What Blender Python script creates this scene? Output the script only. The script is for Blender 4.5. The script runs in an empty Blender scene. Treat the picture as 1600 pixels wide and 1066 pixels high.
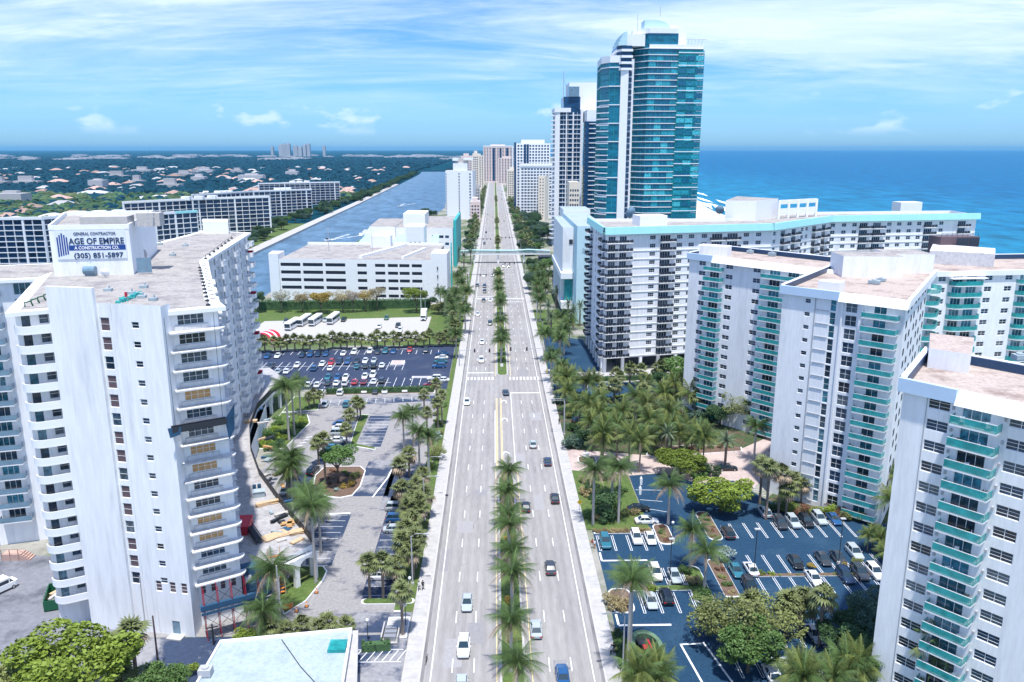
import bpy, bmesh, math, random
from mathutils import Vector, Matrix
random.seed(7)
R = math.radians
sc = bpy.context.scene
COL = sc.collection
# ---------------------------------------------------------------- camera
cam_d = bpy.data.cameras.new('camera'); cam = bpy.data.objects.new('camera', cam_d); COL.objects.link(cam)
cam_d.sensor_width = 36.0; cam_d.lens = 28.0; cam_d.clip_start = 0.5; cam_d.clip_end = 90000.0
cam.location = (0, 0, 72.0)
cam.rotation_euler = (math.pi / 2 - math.atan(300 / 1244.0), 0, -math.atan(28 / 1280.0))
sc.camera = cam
# ---------------------------------------------------------------- world, sun, exposure
SUN_AZ = R(176.0)      # clockwise from +Y (north); the sun stands to the right, over the sea
SUN_EL = R(74.0)
world = bpy.data.worlds.new('World'); sc.world = world; world.use_nodes = True
wt = world.node_tree; wn = wt.nodes; wl = wt.links
for n in list(wn): wn.remove(n)
def wnode(t, **k):
    n = wn.new(t)
    for a, b in k.items(): setattr(n, a, b)
    return n
wo = wnode('ShaderNodeOutputWorld'); bg = wnode('ShaderNodeBackground'); bg.inputs['Strength'].default_value = 0.15
sky = wnode('ShaderNodeTexSky', sky_type='NISHITA', sun_disc=False, sun_elevation=SUN_EL, sun_rotation=SUN_AZ,
            altitude=50.0, air_density=1.0, dust_density=0.4, ozone_density=3.0)
tint = wnode('ShaderNodeMix', data_type='RGBA', blend_type='MULTIPLY'); tint.inputs[0].default_value = 1.0
tint.inputs[7].default_value = (0.19, 0.345, 0.60, 1)
wl.new(sky.outputs[0], tint.inputs[6])
tc = wnode('ShaderNodeTexCoord'); sep = wnode('ShaderNodeSeparateXYZ'); wl.new(tc.outputs['Generated'], sep.inputs[0])
def wmath(op, a, b=None, c=None):
    n = wnode('ShaderNodeMath', operation=op)
    for i, v in enumerate((a, b, c)):
        if v is None: continue
        if isinstance(v, (int, float)): n.inputs[i].default_value = v
        else: wl.new(v, n.inputs[i])
    return n.outputs[0]
zc = wmath('ADD', wmath('MAXIMUM', sep.outputs['Z'], 0.0), 0.10)
cx = wmath('DIVIDE', sep.outputs['X'], zc); cy = wmath('DIVIDE', sep.outputs['Y'], zc)
comb = wnode('ShaderNodeCombineXYZ'); wl.new(cx, comb.inputs[0]); wl.new(cy, comb.inputs[1])
def cloud(scale, sx, sy, rot, detail, lo, hi, loc):
    mp = wnode('ShaderNodeMapping'); mp.inputs['Scale'].default_value = (sx, sy, 1); mp.inputs['Rotation'].default_value = (0, 0, rot)
    mp.inputs['Location'].default_value = (loc, loc * .7, 0)
    wl.new(comb.outputs[0], mp.inputs[0])
    nz = wnode('ShaderNodeTexNoise'); nz.inputs['Scale'].default_value = scale; nz.inputs['Detail'].default_value = detail
    nz.inputs['Roughness'].default_value = .62; nz.inputs['Distortion'].default_value = .7
    wl.new(mp.outputs[0], nz.inputs['Vector'])
    mr = wnode('ShaderNodeMapRange', interpolation_type='SMOOTHSTEP')
    mr.inputs[1].default_value = lo; mr.inputs[2].default_value = hi
    wl.new(nz.outputs['Fac'], mr.inputs[0]); return mr.outputs[0]
c1 = cloud(.50, .62, 1.15, .16, 12, .36, .68, 2.3)       # broad high sheets
c2 = cloud(2.2, .55, 1.3, -.12, 12, .42, .82, 9.0)      # streaks
up = wnode('ShaderNodeMapRange', interpolation_type='SMOOTHSTEP'); up.inputs[1].default_value = .015; up.inputs[2].default_value = .13
wl.new(sep.outputs['Z'], up.inputs[0])
fac = wmath('MULTIPLY', wmath('MINIMUM', wmath('ADD', wmath('MULTIPLY', c1, .78), wmath('MULTIPLY', c2, .5)), .88), up.outputs[0])
# small cumulus puffs low over the mainland horizon
mp3 = wnode('ShaderNodeMapping'); mp3.inputs['Scale'].default_value = (15, 15, 34); wl.new(tc.outputs['Generated'], mp3.inputs[0])
nz3 = wnode('ShaderNodeTexNoise'); nz3.inputs['Scale'].default_value = 1.0; nz3.inputs['Detail'].default_value = 7; wl.new(mp3.outputs[0], nz3.inputs['Vector'])
m3 = wnode('ShaderNodeMapRange', interpolation_type='SMOOTHSTEP'); m3.inputs[1].default_value = .56; m3.inputs[2].default_value = .68; wl.new(nz3.outputs['Fac'], m3.inputs[0])
b1 = wnode('ShaderNodeMapRange', interpolation_type='SMOOTHSTEP'); b1.inputs[1].default_value = .012; b1.inputs[2].default_value = .03; wl.new(sep.outputs['Z'], b1.inputs[0])
b2 = wnode('ShaderNodeMapRange', interpolation_type='SMOOTHSTEP'); b2.inputs[1].default_value = .075; b2.inputs[2].default_value = .05; wl.new(sep.outputs['Z'], b2.inputs[0])
puff = wmath('MULTIPLY', wmath('MULTIPLY', m3.outputs[0], b1.outputs[0]), wmath('MULTIPLY', b2.outputs[0], .55))
fac = wmath('MAXIMUM', fac, puff)
cm = wnode('ShaderNodeMix', data_type='RGBA'); wl.new(fac, cm.inputs[0]); wl.new(tint.outputs[2], cm.inputs[6])
cm.inputs[7].default_value = (2.85, 3.35, 3.8, 1)
wl.new(cm.outputs[2], bg.inputs['Color']); wl.new(bg.outputs[0], wo.inputs['Surface'])
sl = bpy.data.lights.new('sun', 'SUN'); sl.energy = 2.6; sl.angle = R(1.5); sl.color = (1.0, .965, .91)
so = bpy.data.objects.new('sun', sl); COL.objects.link(so); so.location = (200, 0, 300)
sdir = Vector((math.sin(SUN_AZ) * math.cos(SUN_EL), math.cos(SUN_AZ) * math.cos(SUN_EL), math.sin(SUN_EL)))
so.rotation_euler = sdir.to_track_quat('Z', 'Y').to_euler()
vs = sc.view_settings; vs.view_transform = 'Standard'; vs.look = 'None'; vs.exposure = 1.18; vs.gamma = 1.0; vs.use_curve_mapping = False
sc.cycles.max_bounces = 6; sc.cycles.diffuse_bounces = 3; sc.cycles.volume_bounces = 0; sc.cycles.transparent_max_bounces = 6
# ---------------------------------------------------------------- materials
M = {}
def mat(name, col, rough=.8, var=0.0, vscale=1.0, bump=0.0, bscale=3.0, spec=.3, metal=0.0, objcol=False, rnd=0.0, stain=None, stain_scale=.1, stain_lo=.5, stain_hi=.7, stretch=(1, 1, 1), coat=0):
    m = bpy.data.materials.new(name); m.use_nodes = True; M[name] = m
    nt = m.node_tree; N = nt.nodes; L = nt.links; b = N['Principled BSDF']
    b.inputs['Roughness'].default_value = rough; b.inputs['Metallic'].default_value = metal
    b.inputs['Specular IOR Level'].default_value = spec
    if coat: b.inputs['Coat Weight'].default_value = coat; b.inputs['Coat Roughness'].default_value = .05
    b.inputs['Base Color'].default_value = (*col, 1)
    out = None
    if objcol:
        oi = N.new('ShaderNodeObjectInfo'); out = oi.outputs['Color']
    if var or stain or bump:
        co = N.new('ShaderNodeTexCoord'); mp = N.new('ShaderNodeMapping'); mp.inputs['Scale'].default_value = stretch
        ge = N.new('ShaderNodeNewGeometry'); L.new(ge.outputs['Position'], mp.inputs[0])
    def rgb(c):
        n = N.new('ShaderNodeRGB'); n.outputs[0].default_value = (*c, 1); return n.outputs[0]
    if out is None: out = rgb(col)
    def mix(a, b_, f, mode='MIX'):
        n = N.new('ShaderNodeMix'); n.data_type = 'RGBA'; n.blend_type = mode
        for s, v in ((n.inputs[0], f), (n.inputs[6], a), (n.inputs[7], b_)):
            if isinstance(v, (int, float)): s.default_value = v
            else: L.new(v, s)
        return n.outputs[2]
    def noise(s, d=5, r=.6):
        n = N.new('ShaderNodeTexNoise'); n.inputs['Scale'].default_value = s; n.inputs['Detail'].default_value = d; n.inputs['Roughness'].default_value = r
        L.new(mp.outputs[0], n.inputs['Vector']); return n.outputs['Fac']
    def rng(f, a, b_, c, d):
        n = N.new('ShaderNodeMapRange'); n.inputs[1].default_value = a; n.inputs[2].default_value = b_; n.inputs[3].default_value = c; n.inputs[4].default_value = d
        L.new(f, n.inputs[0]); return n.outputs[0]
    if stain: out = mix(out, rgb(stain), rng(noise(stain_scale, 7, .65), stain_lo, stain_hi, 0, 1))
    if var:
        v = N.new('ShaderNodeHueSaturation'); L.new(out, v.inputs['Color']); L.new(rng(noise(vscale), .25, .75, 1 - var, 1 + var), v.inputs['Value']); out = v.outputs[0]
    if rnd:
        oi2 = N.new('ShaderNodeObjectInfo'); v = N.new('ShaderNodeHueSaturation'); L.new(out, v.inputs['Color'])
        L.new(rng(oi2.outputs['Random'], 0, 1, 1 - rnd, 1 + rnd), v.inputs['Value']); out = v.outputs[0]
    L.new(out, b.inputs['Base Color'])
    if bump:
        bn = N.new('ShaderNodeBump'); bn.inputs['Strength'].default_value = bump; L.new(noise(bscale, 6), bn.inputs['Height']); L.new(bn.outputs[0], b.inputs['Normal'])
    return m
mat('stucco', (.82, .83, .85), .9, .09, 1.6, .15, 6, stain=(.56, .575, .60), stain_scale=.35, stain_lo=.54, stain_hi=.82, stretch=(1, 1, .12))
mat('stucco_b', (.84, .85, .87), .9, .09, 2.2, .2, 8, stain=(.68, .69, .71), stain_scale=.4, stain_lo=.52, stain_hi=.82, stretch=(1, 1, .15))
mat('banner_cloth', (.70, .75, .79), .7, .06, 1)
mat('white_paint', (.84, .85, .86), .6, .03, .6)
mat('worn_slab', (.62, .62, .63), .85, .16, 1.4, stain=(.34, .34, .35), stain_scale=.9, stain_lo=.56, stain_hi=.78)
mat('aqua_paint', (.36, .72, .74), .6, .04, .4)
mat('pale_aqua', (.50, .70, .76), .8, .06, .3)
mat('blue_fascia', (.50, .64, .80), .6, .04, .4)
mat('navy_shade', (.025, .06, .13), .4, .1, 2)  # shade on the inner side of the roof parapets, put into the colour
mat('cream', (.80, .70, .58), .85, .06, .4)
mat('pink_stucco', (.74, .60, .55), .85, .06, .4)
mat('grey_stone', (.50, .48, .46), .9, .1, 1)
mat('roof_gravel', (.36, .34, .325), .95, .3, 1.6, .4, 4, stain=(.20, .185, .20), stain_scale=.22, stain_lo=.47, stain_hi=.7)
mat('roof_tan', (.44, .37, .335), .95, .28, 2.2, .4, 4, stain=(.25, .19, .17), stain_scale=.22, stain_lo=.5, stain_hi=.68)
mat('roof_white', (.36, .43, .47), .8, .2, 2.4, stain=(.26, .33, .38), stain_scale=.3, stain_lo=.5, stain_hi=.75)
mat('deck', (.40, .39, .40), .9, .22, 1.2, .2, 3, stain=(.24, .235, .25), stain_scale=.5, stain_lo=.5, stain_hi=.7)
mat('concrete', (.44, .43, .425), .9, .13, 1.3, .15, 5, stain=(.46, .44, .42), stain_scale=.25, stain_lo=.55, stain_hi=.8)
mat('kerb', (.48, .47, .46), .9, .1, 1.5)
mat('road', (.315, .304, .300), .9, .13, 2.6, .3, 14, stain=(.225, .217, .222), stain_scale=.30, stain_lo=.42, stain_hi=.78, stretch=(1, .12, 1))
def wheel_tracks(m, period, amt):
    nt = m.node_tree; N = nt.nodes; L = nt.links; b = N['Principled BSDF']; src = b.inputs['Base Color'].links[0].from_socket
    ge = N.new('ShaderNodeNewGeometry'); sp = N.new('ShaderNodeSeparateXYZ'); L.new(ge.outputs['Position'], sp.inputs[0])
    mu = N.new('ShaderNodeMath'); mu.operation = 'MULTIPLY'; L.new(sp.outputs['X'], mu.inputs[0]); mu.inputs[1].default_value = 6.2832 / period
    si = N.new('ShaderNodeMath'); si.operation = 'SINE'; L.new(mu.outputs[0], si.inputs[0])
    mr = N.new('ShaderNodeMapRange'); mr.inputs[1].default_value = -1; mr.inputs[2].default_value = 1; mr.inputs[3].default_value = 1 - amt; mr.inputs[4].default_value = 1 + amt; L.new(si.outputs[0], mr.inputs[0])
    hv = N.new('ShaderNodeHueSaturation'); L.new(src, hv.inputs['Color']); L.new(mr.outputs[0], hv.inputs['Value']); L.new(hv.outputs[0], b.inputs['Base Color'])
wheel_tracks(M['road'], 1.55, .06)
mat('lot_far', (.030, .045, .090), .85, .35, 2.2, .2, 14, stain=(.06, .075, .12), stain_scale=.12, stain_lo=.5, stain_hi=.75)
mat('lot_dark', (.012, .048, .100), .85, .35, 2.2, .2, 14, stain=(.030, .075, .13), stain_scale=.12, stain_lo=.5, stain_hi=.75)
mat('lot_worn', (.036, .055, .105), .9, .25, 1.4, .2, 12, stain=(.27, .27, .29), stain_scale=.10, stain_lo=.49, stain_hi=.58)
mat('lot_lane', (.285, .276, .28), .9, .24, 1.8, .2, 12, stain=(.08, .09, .13), stain_scale=.20, stain_lo=.54, stain_hi=.68)
mat('yard_concrete', (.20, .205, .235), .9, .2, 1.2, .2, 8, stain=(.07, .075, .095), stain_scale=.12, stain_lo=.5, stain_hi=.7)
mat('pavers', (.50, .41, .38), .9, .16, 2.2, .2, 9, stain=(.36, .28, .27), stain_scale=.2)
mat('line_white', (.78, .79, .80), .8, .12, 2.5)
mat('line_yellow', (.74, .60, .30), .8, .12, 2.5)
mat('grass', (.085, .135, .035), .95, .35, 1.4, .5, 8, stain=(.17, .17, .06), stain_scale=.2, stain_lo=.52, stain_hi=.75)
mat('groundcover', (.055, .085, .035), .95, .5, 1.5, .5, 6, stain=(.12, .085, .06), stain_scale=.3, stain_lo=.5, stain_hi=.6)
mat('soil', (.15, .10, .075), .95, .3, 2.5, .5, 6)
mat('sand', (.66, .58, .46), .95, .08, .3)
mat('bark_pale', (.40, .385, .37), .9, .16, 3, stretch=(1, 1, 2.5))
mat('bark', (.16, .125, .10), .95, .3, 3)
mat('bark_palm', (.24, .19, .155), .95, .3, 4, stretch=(1, 1, 3))
def leaf(name, col, rnd=.25, tr=.25, objcol=False):
    m = mat(name, col, .55, .30, .9, spec=.25, rnd=rnd, objcol=objcol); return m
leaf('frond', (.078, .13, .040)); leaf('frond_yellow', (.145, .18, .05)); leaf('frond_dry', (.30, .235, .165)); leaf('fan', (.14, .165, .065)); leaf('date', (.14, .19, .12))
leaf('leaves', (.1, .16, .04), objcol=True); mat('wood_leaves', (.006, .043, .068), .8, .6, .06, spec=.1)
mat('glass', (.02, .045, .075), .08, spec=.6)
def glass_var(name, ramp, rough=.12):
    m = bpy.data.materials.new(name); m.use_nodes = True; M[name] = m; nt = m.node_tree; N = nt.nodes; L = nt.links; b = N['Principled BSDF']
    oi = N.new('ShaderNodeObjectInfo'); cr = N.new('ShaderNodeValToRGB'); L.new(oi.outputs['Random'], cr.inputs[0]); cr.color_ramp.interpolation = 'CONSTANT'
    e = cr.color_ramp.elements
    for i, (p, c) in enumerate(ramp):
        el = e[i] if i < 2 else e.new(p); el.position = p; el.color = (*c, 1)
    ge = N.new('ShaderNodeNewGeometry'); nz = N.new('ShaderNodeTexNoise'); nz.inputs['Scale'].default_value = 1.7; nz.inputs['Detail'].default_value = 2; L.new(ge.outputs['Position'], nz.inputs['Vector'])
    mr = N.new('ShaderNodeMapRange'); mr.inputs[1].default_value = .3; mr.inputs[2].default_value = .7; mr.inputs[3].default_value = .5; mr.inputs[4].default_value = 1.5; L.new(nz.outputs['Fac'], mr.inputs[0])
    hv = N.new('ShaderNodeHueSaturation'); L.new(cr.outputs[0], hv.inputs['Color']); L.new(mr.outputs[0], hv.inputs['Value']); L.new(hv.outputs[0], b.inputs['Base Color'])
    b.inputs['Roughness'].default_value = rough; b.inputs['Specular IOR Level'].default_value = .6; return m
glass_var('pane', [(0, (.018, .035, .060)), (.3, (.05, .08, .115)), (.55, (.02, .05, .10)), (.75, (.10, .13, .16)), (.9, (.012, .02, .035))])
glass_var('door_pane', [(0, (.02, .10, .14)), (.28, (.03, .06, .09)), (.5, (.05, .22, .30)), (.7, (.015, .03, .05)), (.85, (.12, .24, .30))])
glass_var('teal_pane', [(0, (.004, .14, .22)), (.25, (.008, .21, .29)), (.5, (.003, .11, .20)), (.7, (.02, .30, .38)), (.88, (.06, .44, .52))])
glass_var('pane_far', [(0, (.02, .05, .11)), (.4, (.03, .07, .14)), (.7, (.015, .03, .07)), (.9, (.08, .11, .16))])
mat('rail_teal', (.03, .38, .38), .2, .35, .9, spec=.3)
_b = M['rail_teal'].node_tree.nodes['Principled BSDF']; _b.inputs['Alpha'].default_value = .68
mat('rail_dark', (.035, .045, .065), .5, .2, 2)
mat('rail_blue', (.16, .26, .34), .2, .2, .8, spec=.6)
mat('tower_teal', (.006, .155, .24), .12, .6, .22, spec=.5, stretch=(1, 1, 2.4))
mat('tower_teal_light', (.006, .23, .27), .12, .6, .35, spec=.35, stretch=(1, 1, 2.4))
mat('tower_blue', (.012, .055, .13), .12, .55, .3, spec=.3, stretch=(1, 1, 2.2))
mat('steel', (.50, .51, .53), .4, .05, 2, metal=.6)
mat('galv', (.42, .43, .45), .6, .06, 2)
mat('dark_metal', (.03, .035, .045), .5)
mat('rubber', (.015, .015, .017), .8)
mat('car_paint', (.5, .5, .5), .25, objcol=True, spec=.5, coat=.7)
mat('car_glass', (.015, .035, .05), .06, spec=.8)
mat('lamp_clear', (.75, .78, .8), .15, spec=.6)
mat('lamp_red', (.45, .02, .015), .25, spec=.6)
mat('plywood', (.55, .33, .15), .85, .25, 2)
mat('lumber', (.58, .42, .27), .85, .2, 2)
mat('red_paint', (.50, .025, .05), .5, .15, 1)
mat('orange_paint', (.75, .25, .06), .6, .1, 2)
mat('yellow_paint', (.85, .55, .02), .6)
mat('blue_tarp', (.03, .09, .17), .7, .2, 1)
mat('sign_blue', (.015, .06, .25), .6)
mat('navy_text', (.015, .045, .12), .6)
mat('teal_metal', (.05, .42, .42), .45, .1, 1)
mat('green_metal', (.015, .10, .05), .5, .2, 2)
mat('bridge_teal', (.42, .62, .64), .5)
mat('louvre', (.13, .09, .10), .6, .2, 4)
mat('skin', (.45, .27, .19), .6); mat('cloth_dark', (.02, .025, .035), .9); mat('cloth_white', (.7, .7, .7), .9); mat('cloth_red', (.35, .06, .04), .9)
mat('wall_far', (.46, .45, .46), .9, rnd=.12); mat('tile_roof', (.40, .27, .23), .9, .15, .8, rnd=.35); mat('roof_far', (.45, .45, .46), .9, rnd=.25)
mat('pool', (.03, .33, .42), .1, spec=.6)
mat('foam', (.80, .84, .86), .9)
# ---------------------------------------------------------------- mesh builder
class MB:
    def __init__(s): s.v = []; s.f = []; s.m = []
    def quad(s, a, b, c, d, m=0):
        i = len(s.v); s.v += [a, b, c, d]; s.f.append((i, i + 1, i + 2, i + 3)); s.m.append(m)
    def tri(s, a, b, c, m=0):
        i = len(s.v); s.v += [a, b, c]; s.f.append((i, i + 1, i + 2)); s.m.append(m)
    def box(s, x0, y0, z0, x1, y1, z1, m=0):
        i = len(s.v); s.v += [(x, y, z) for z in (z0, z1) for (x, y) in ((x0, y0), (x1, y0), (x1, y1), (x0, y1))]
        for f in ((3, 2, 1, 0), (4, 5, 6, 7), (0, 1, 5, 4), (1, 2, 6, 5), (2, 3, 7, 6), (3, 0, 4, 7)): s.f.append(tuple(i + k for k in f)); s.m.append(m)
    def prism(s, poly, z0, z1, m=0, mtop=None, bottom=True, top=True):
        a = sum(poly[i][0] * poly[(i + 1) % len(poly)][1] - poly[(i + 1) % len(poly)][0] * poly[i][1] for i in range(len(poly)))
        if a < 0: poly = poly[::-1]
        n = len(poly); i = len(s.v); s.v += [(p[0], p[1], z0) for p in poly] + [(p[0], p[1], z1) for p in poly]
        for k in range(n): s.f.append((i + k, i + (k + 1) % n, i + n + (k + 1) % n, i + n + k)); s.m.append(m)
        if top: s.f.append(tuple(i + n + k for k in range(n))); s.m.append(m if mtop is None else mtop)
        if bottom: s.f.append(tuple(i + n - 1 - k for k in range(n))); s.m.append(m)
    def sheet(s, poly, z, m=0):
        a = sum(poly[i][0] * poly[(i + 1) % len(poly)][1] - poly[(i + 1) % len(poly)][0] * poly[i][1] for i in range(len(poly)))
        if a < 0: poly = poly[::-1]
        i = len(s.v); s.v += [(p[0], p[1], z) for p in poly]; s.f.append(tuple(range(i, i + len(poly)))); s.m.append(m)
    def tube(s, pts, rad, n=6, m=0, cap=True):
        pts = [Vector(p) for p in pts]; rr = rad if isinstance(rad, (list, tuple)) else [rad] * len(pts); rings = []
        for k, p in enumerate(pts):
            d = (pts[min(k + 1, len(pts) - 1)] - pts[max(k - 1, 0)]).normalized()
            u = d.cross(Vector((0, 0, 1)) if abs(d.z) < .9 else Vector((1, 0, 0))).normalized(); w = d.cross(u)
            i = len(s.v); rings.append(i)
            for j in range(n):
                a = 2 * math.pi * j / n; q = p + (u * math.cos(a) + w * math.sin(a)) * rr[k]; s.v.append((q.x, q.y, q.z))
        for k in range(len(pts) - 1):
            for j in range(n):
                s.f.append((rings[k] + (j + 1) % n, rings[k] + j, rings[k + 1] + j, rings[k + 1] + (j + 1) % n)); s.m.append(m)
        if cap:
            s.f.append(tuple(rings[0] + j for j in range(n))); s.m.append(m); s.f.append(tuple(rings[-1] + n - 1 - j for j in range(n))); s.m.append(m)
    def mesh(s, name, mats, smooth=False):
        me = bpy.data.meshes.new(name); me.from_pydata(s.v, [], s.f)
        for x in (mats if isinstance(mats, (list, tuple)) else [mats]): me.materials.append(M[x])
        if max(s.m, default=0): me.polygons.foreach_set('material_index', s.m)
        if smooth: me.polygons.foreach_set('use_smooth', [True] * len(s.f))
        me.update(); return me
def place(name, mesh, parent=None, loc=(0, 0, 0), rz=0.0, scale=None, color=None):
    o = bpy.data.objects.new(name, mesh); COL.objects.link(o); o.location = loc
    if rz: o.rotation_euler = (0, 0, rz)
    if scale is not None: o.scale = scale if isinstance(scale, (tuple, list)) else (scale,) * 3
    if parent is not None: o.parent = parent
    if color: o.color = (*color, 1)
    return o
def tag(o, label, cat, group=None):
    o['label'] = label; o['category'] = cat
    if group: o['group'] = group
    return o
def thing(name, label, cat, loc=(0, 0, 0), rz=0, group=None):
    o = bpy.data.objects.new(name, None); COL.objects.link(o); o.location = loc; o.rotation_euler = (0, 0, rz); o.empty_display_size = .5
    return tag(o, label, cat, group)
def struct(name, mb, mats, parent=None):
    o = place(name, mb.mesh(name, mats), parent)
    if parent is None: o['kind'] = 'structure'
    return o
def stuff(o, label=None, cat=None):
    o['kind'] = 'stuff'
    if label: o['label'] = label; o['category'] = cat
    return o
ORD = ['first', 'second', 'third', 'fourth', 'fifth', 'sixth', 'seventh', 'eighth', 'ninth', 'tenth', 'eleventh', 'twelfth', 'thirteenth', 'fourteenth', 'fifteenth', 'sixteenth', 'seventeenth', 'eighteenth', 'nineteenth', 'twentieth', 'twenty-first', 'twenty-second', 'twenty-third', 'twenty-fourth', 'twenty-fifth', 'twenty-sixth', 'twenty-seventh', 'twenty-eighth', 'twenty-ninth', 'thirtieth']

# ---------------------------------------------------------------- ground, water
def water(name, deep, shallow, x0, x1, bs, bstr, rough=.12, spec=.25):
    m = bpy.data.materials.new(name); m.use_nodes = True; M[name] = m; nt = m.node_tree; N = nt.nodes; L = nt.links; b = N['Principled BSDF']
    ge = N.new('ShaderNodeNewGeometry'); sp = N.new('ShaderNodeSeparateXYZ'); L.new(ge.outputs['Position'], sp.inputs[0])
    nz0 = N.new('ShaderNodeTexNoise'); nz0.inputs['Scale'].default_value = .006; nz0.inputs['Detail'].default_value = 5; L.new(ge.outputs['Position'], nz0.inputs['Vector'])
    ad = N.new('ShaderNodeMath'); ad.operation = 'MULTIPLY_ADD'; L.new(nz0.outputs['Fac'], ad.inputs[0]); ad.inputs[1].default_value = (x1 - x0) * .7; L.new(sp.outputs['X'], ad.inputs[2])
    mr = N.new('ShaderNodeMapRange'); mr.interpolation_type = 'SMOOTHSTEP'; mr.inputs[1].default_value = x0 + (x1 - x0) * .3; mr.inputs[2].default_value = x1 + (x1 - x0) * .3; L.new(ad.outputs[0], mr.inputs[0])
    mx = N.new('ShaderNodeMix'); mx.data_type = 'RGBA'; L.new(mr.outputs[0], mx.inputs[0]); mx.inputs[6].default_value = (*shallow, 1); mx.inputs[7].default_value = (*deep, 1)
    mp = N.new('ShaderNodeMapping'); mp.inputs['Scale'].default_value = (1, .45, 1); mp.inputs['Rotation'].default_value = (0, 0, .5); L.new(ge.outputs['Position'], mp.inputs[0])
    nz = N.new('ShaderNodeTexNoise'); nz.inputs['Scale'].default_value = bs; nz.inputs['Detail'].default_value = 9; nz.inputs['Roughness'].default_value = .72; L.new(mp.outputs[0], nz.inputs['Vector'])
    hv = N.new('ShaderNodeHueSaturation'); L.new(mx.outputs[2], hv.inputs['Color'])
    mr2 = N.new('ShaderNodeMapRange'); mr2.inputs[1].default_value = .3; mr2.inputs[2].default_value = .7; mr2.inputs[3].default_value = .5; mr2.inputs[4].default_value = 1.55; L.new(nz.outputs['Fac'], mr2.inputs[0]); L.new(mr2.outputs[0], hv.inputs['Value'])
    L.new(hv.outputs[0], b.inputs['Base Color'])
    bn = N.new('ShaderNodeBump'); bn.inputs['Strength'].default_value = bstr; bn.inputs['Distance'].default_value = .6; L.new(nz.outputs['Fac'], bn.inputs['Height']); L.new(bn.outputs[0], b.inputs['Normal'])
    b.inputs['Roughness'].default_value = rough; b.inputs['Specular IOR Level'].default_value = spec
water('sea_water', (.001, .105, .24), (.008, .165, .29), 250, 1000, .035, .9, .5, .06)
water('channel_water', (.075, .145, .225), (.10, .175, .255), -190, -100, .07, 1.0, .4, .12)
def farland():
    m = bpy.data.materials.new('far_land'); m.use_nodes = True; M['far_land'] = m; nt = m.node_tree; N = nt.nodes; L = nt.links; b = N['Principled BSDF']
    ge = N.new('ShaderNodeNewGeometry')
    def nz(s, d, st=(1, 1, 1)):
        mp = N.new('ShaderNodeMapping'); mp.inputs['Scale'].default_value = st; L.new(ge.outputs['Position'], mp.inputs[0])
        n = N.new('ShaderNodeTexNoise'); n.inputs['Scale'].default_value = s; n.inputs['Detail'].default_value = d; n.inputs['Roughness'].default_value = .65; L.new(mp.outputs[0], n.inputs['Vector']); return n.outputs['Fac']
    cr = N.new('ShaderNodeValToRGB'); L.new(nz(.012, 8), cr.inputs[0]); e = cr.color_ramp.elements
    e[0].position = .3; e[0].color = (.003, .030, .055, 1); e[1].position = .75; e[1].color = (.015, .075, .10, 1)
    mr = N.new('ShaderNodeMapRange'); mr.inputs[1].default_value = .64; mr.inputs[2].default_value = .70; L.new(nz(.035, 3), mr.inputs[0])
    mr2 = N.new('ShaderNodeMapRange'); mr2.inputs[1].default_value = .46; mr2.inputs[2].default_value = .62; L.new(nz(.0016, 4), mr2.inputs[0])
    mu = N.new('ShaderNodeMath'); mu.operation = 'MULTIPLY'; L.new(mr.outputs[0], mu.inputs[0]); L.new(mr2.outputs[0], mu.inputs[1])
    mx = N.new('ShaderNodeMix'); mx.data_type = 'RGBA'; L.new(mu.outputs[0], mx.inputs[0]); L.new(cr.outputs[0], mx.inputs[6]); mx.inputs[7].default_value = (.55, .52, .5, 1)
    L.new(mx.outputs[2], b.inputs['Base Color']); b.inputs['Roughness'].default_value = 1; b.inputs['Specular IOR Level'].default_value = 0
farland()
mat('island_soil', (.30, .29, .26), .95, .25, .3, stain=(.10, .14, .06), stain_scale=.03, stain_lo=.45, stain_hi=.55)
BANK_L = [(-160, -400), (-165, 300), (-170.8, 557), (-177.5, 811), (-183, 1089), (-200, 1700), (-222, 2418), (-240, 2700)]
BANK_R = [(-116, -400), (-116, 480), (-112, 620), (-100, 800), (-66, 930), (-62, 1010), (-86, 1500), (-120, 2150), (-150, 2700)]
SHORE = [(235, -400), (236, 600), (250, 863), (275, 1066), (300, 1400), (360, 3000), (600, 9000), (1500, 42000)]
m = MB(); m.sheet([(150, -3000), (42000, -3000), (42000, 42000), (150, 42000)], -1.5); struct('ocean', m, 'sea_water')
m = MB(); m.sheet(BANK_L[:] + [(-195, 2702)] + BANK_R[::-1], -1.2); struct('waterway', m, 'channel_water')
m = MB(); m.prism(BANK_R + SHORE[5:4:-1][:0] + [(-150, 2701), (-150, 42000)] + SHORE[::-1], -2.5, 0.0); struct('island_ground', m, 'island_soil')
m = MB(); m.prism([(-42000, -400), (-42000, 42000), (-150.5, 42000), (-150.5, 2702)] + BANK_L[::-1], -2.5, 0.0); struct('mainland_ground', m, 'far_land')
m = MB(); n = len(SHORE)
m.sheet(SHORE[:6] + [(320, 3000), (262, 1400), (238, 1066), (214, 863), (203, 600), (203, -400)], .01); struct('beach', m, 'sand')
m = MB()
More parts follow.
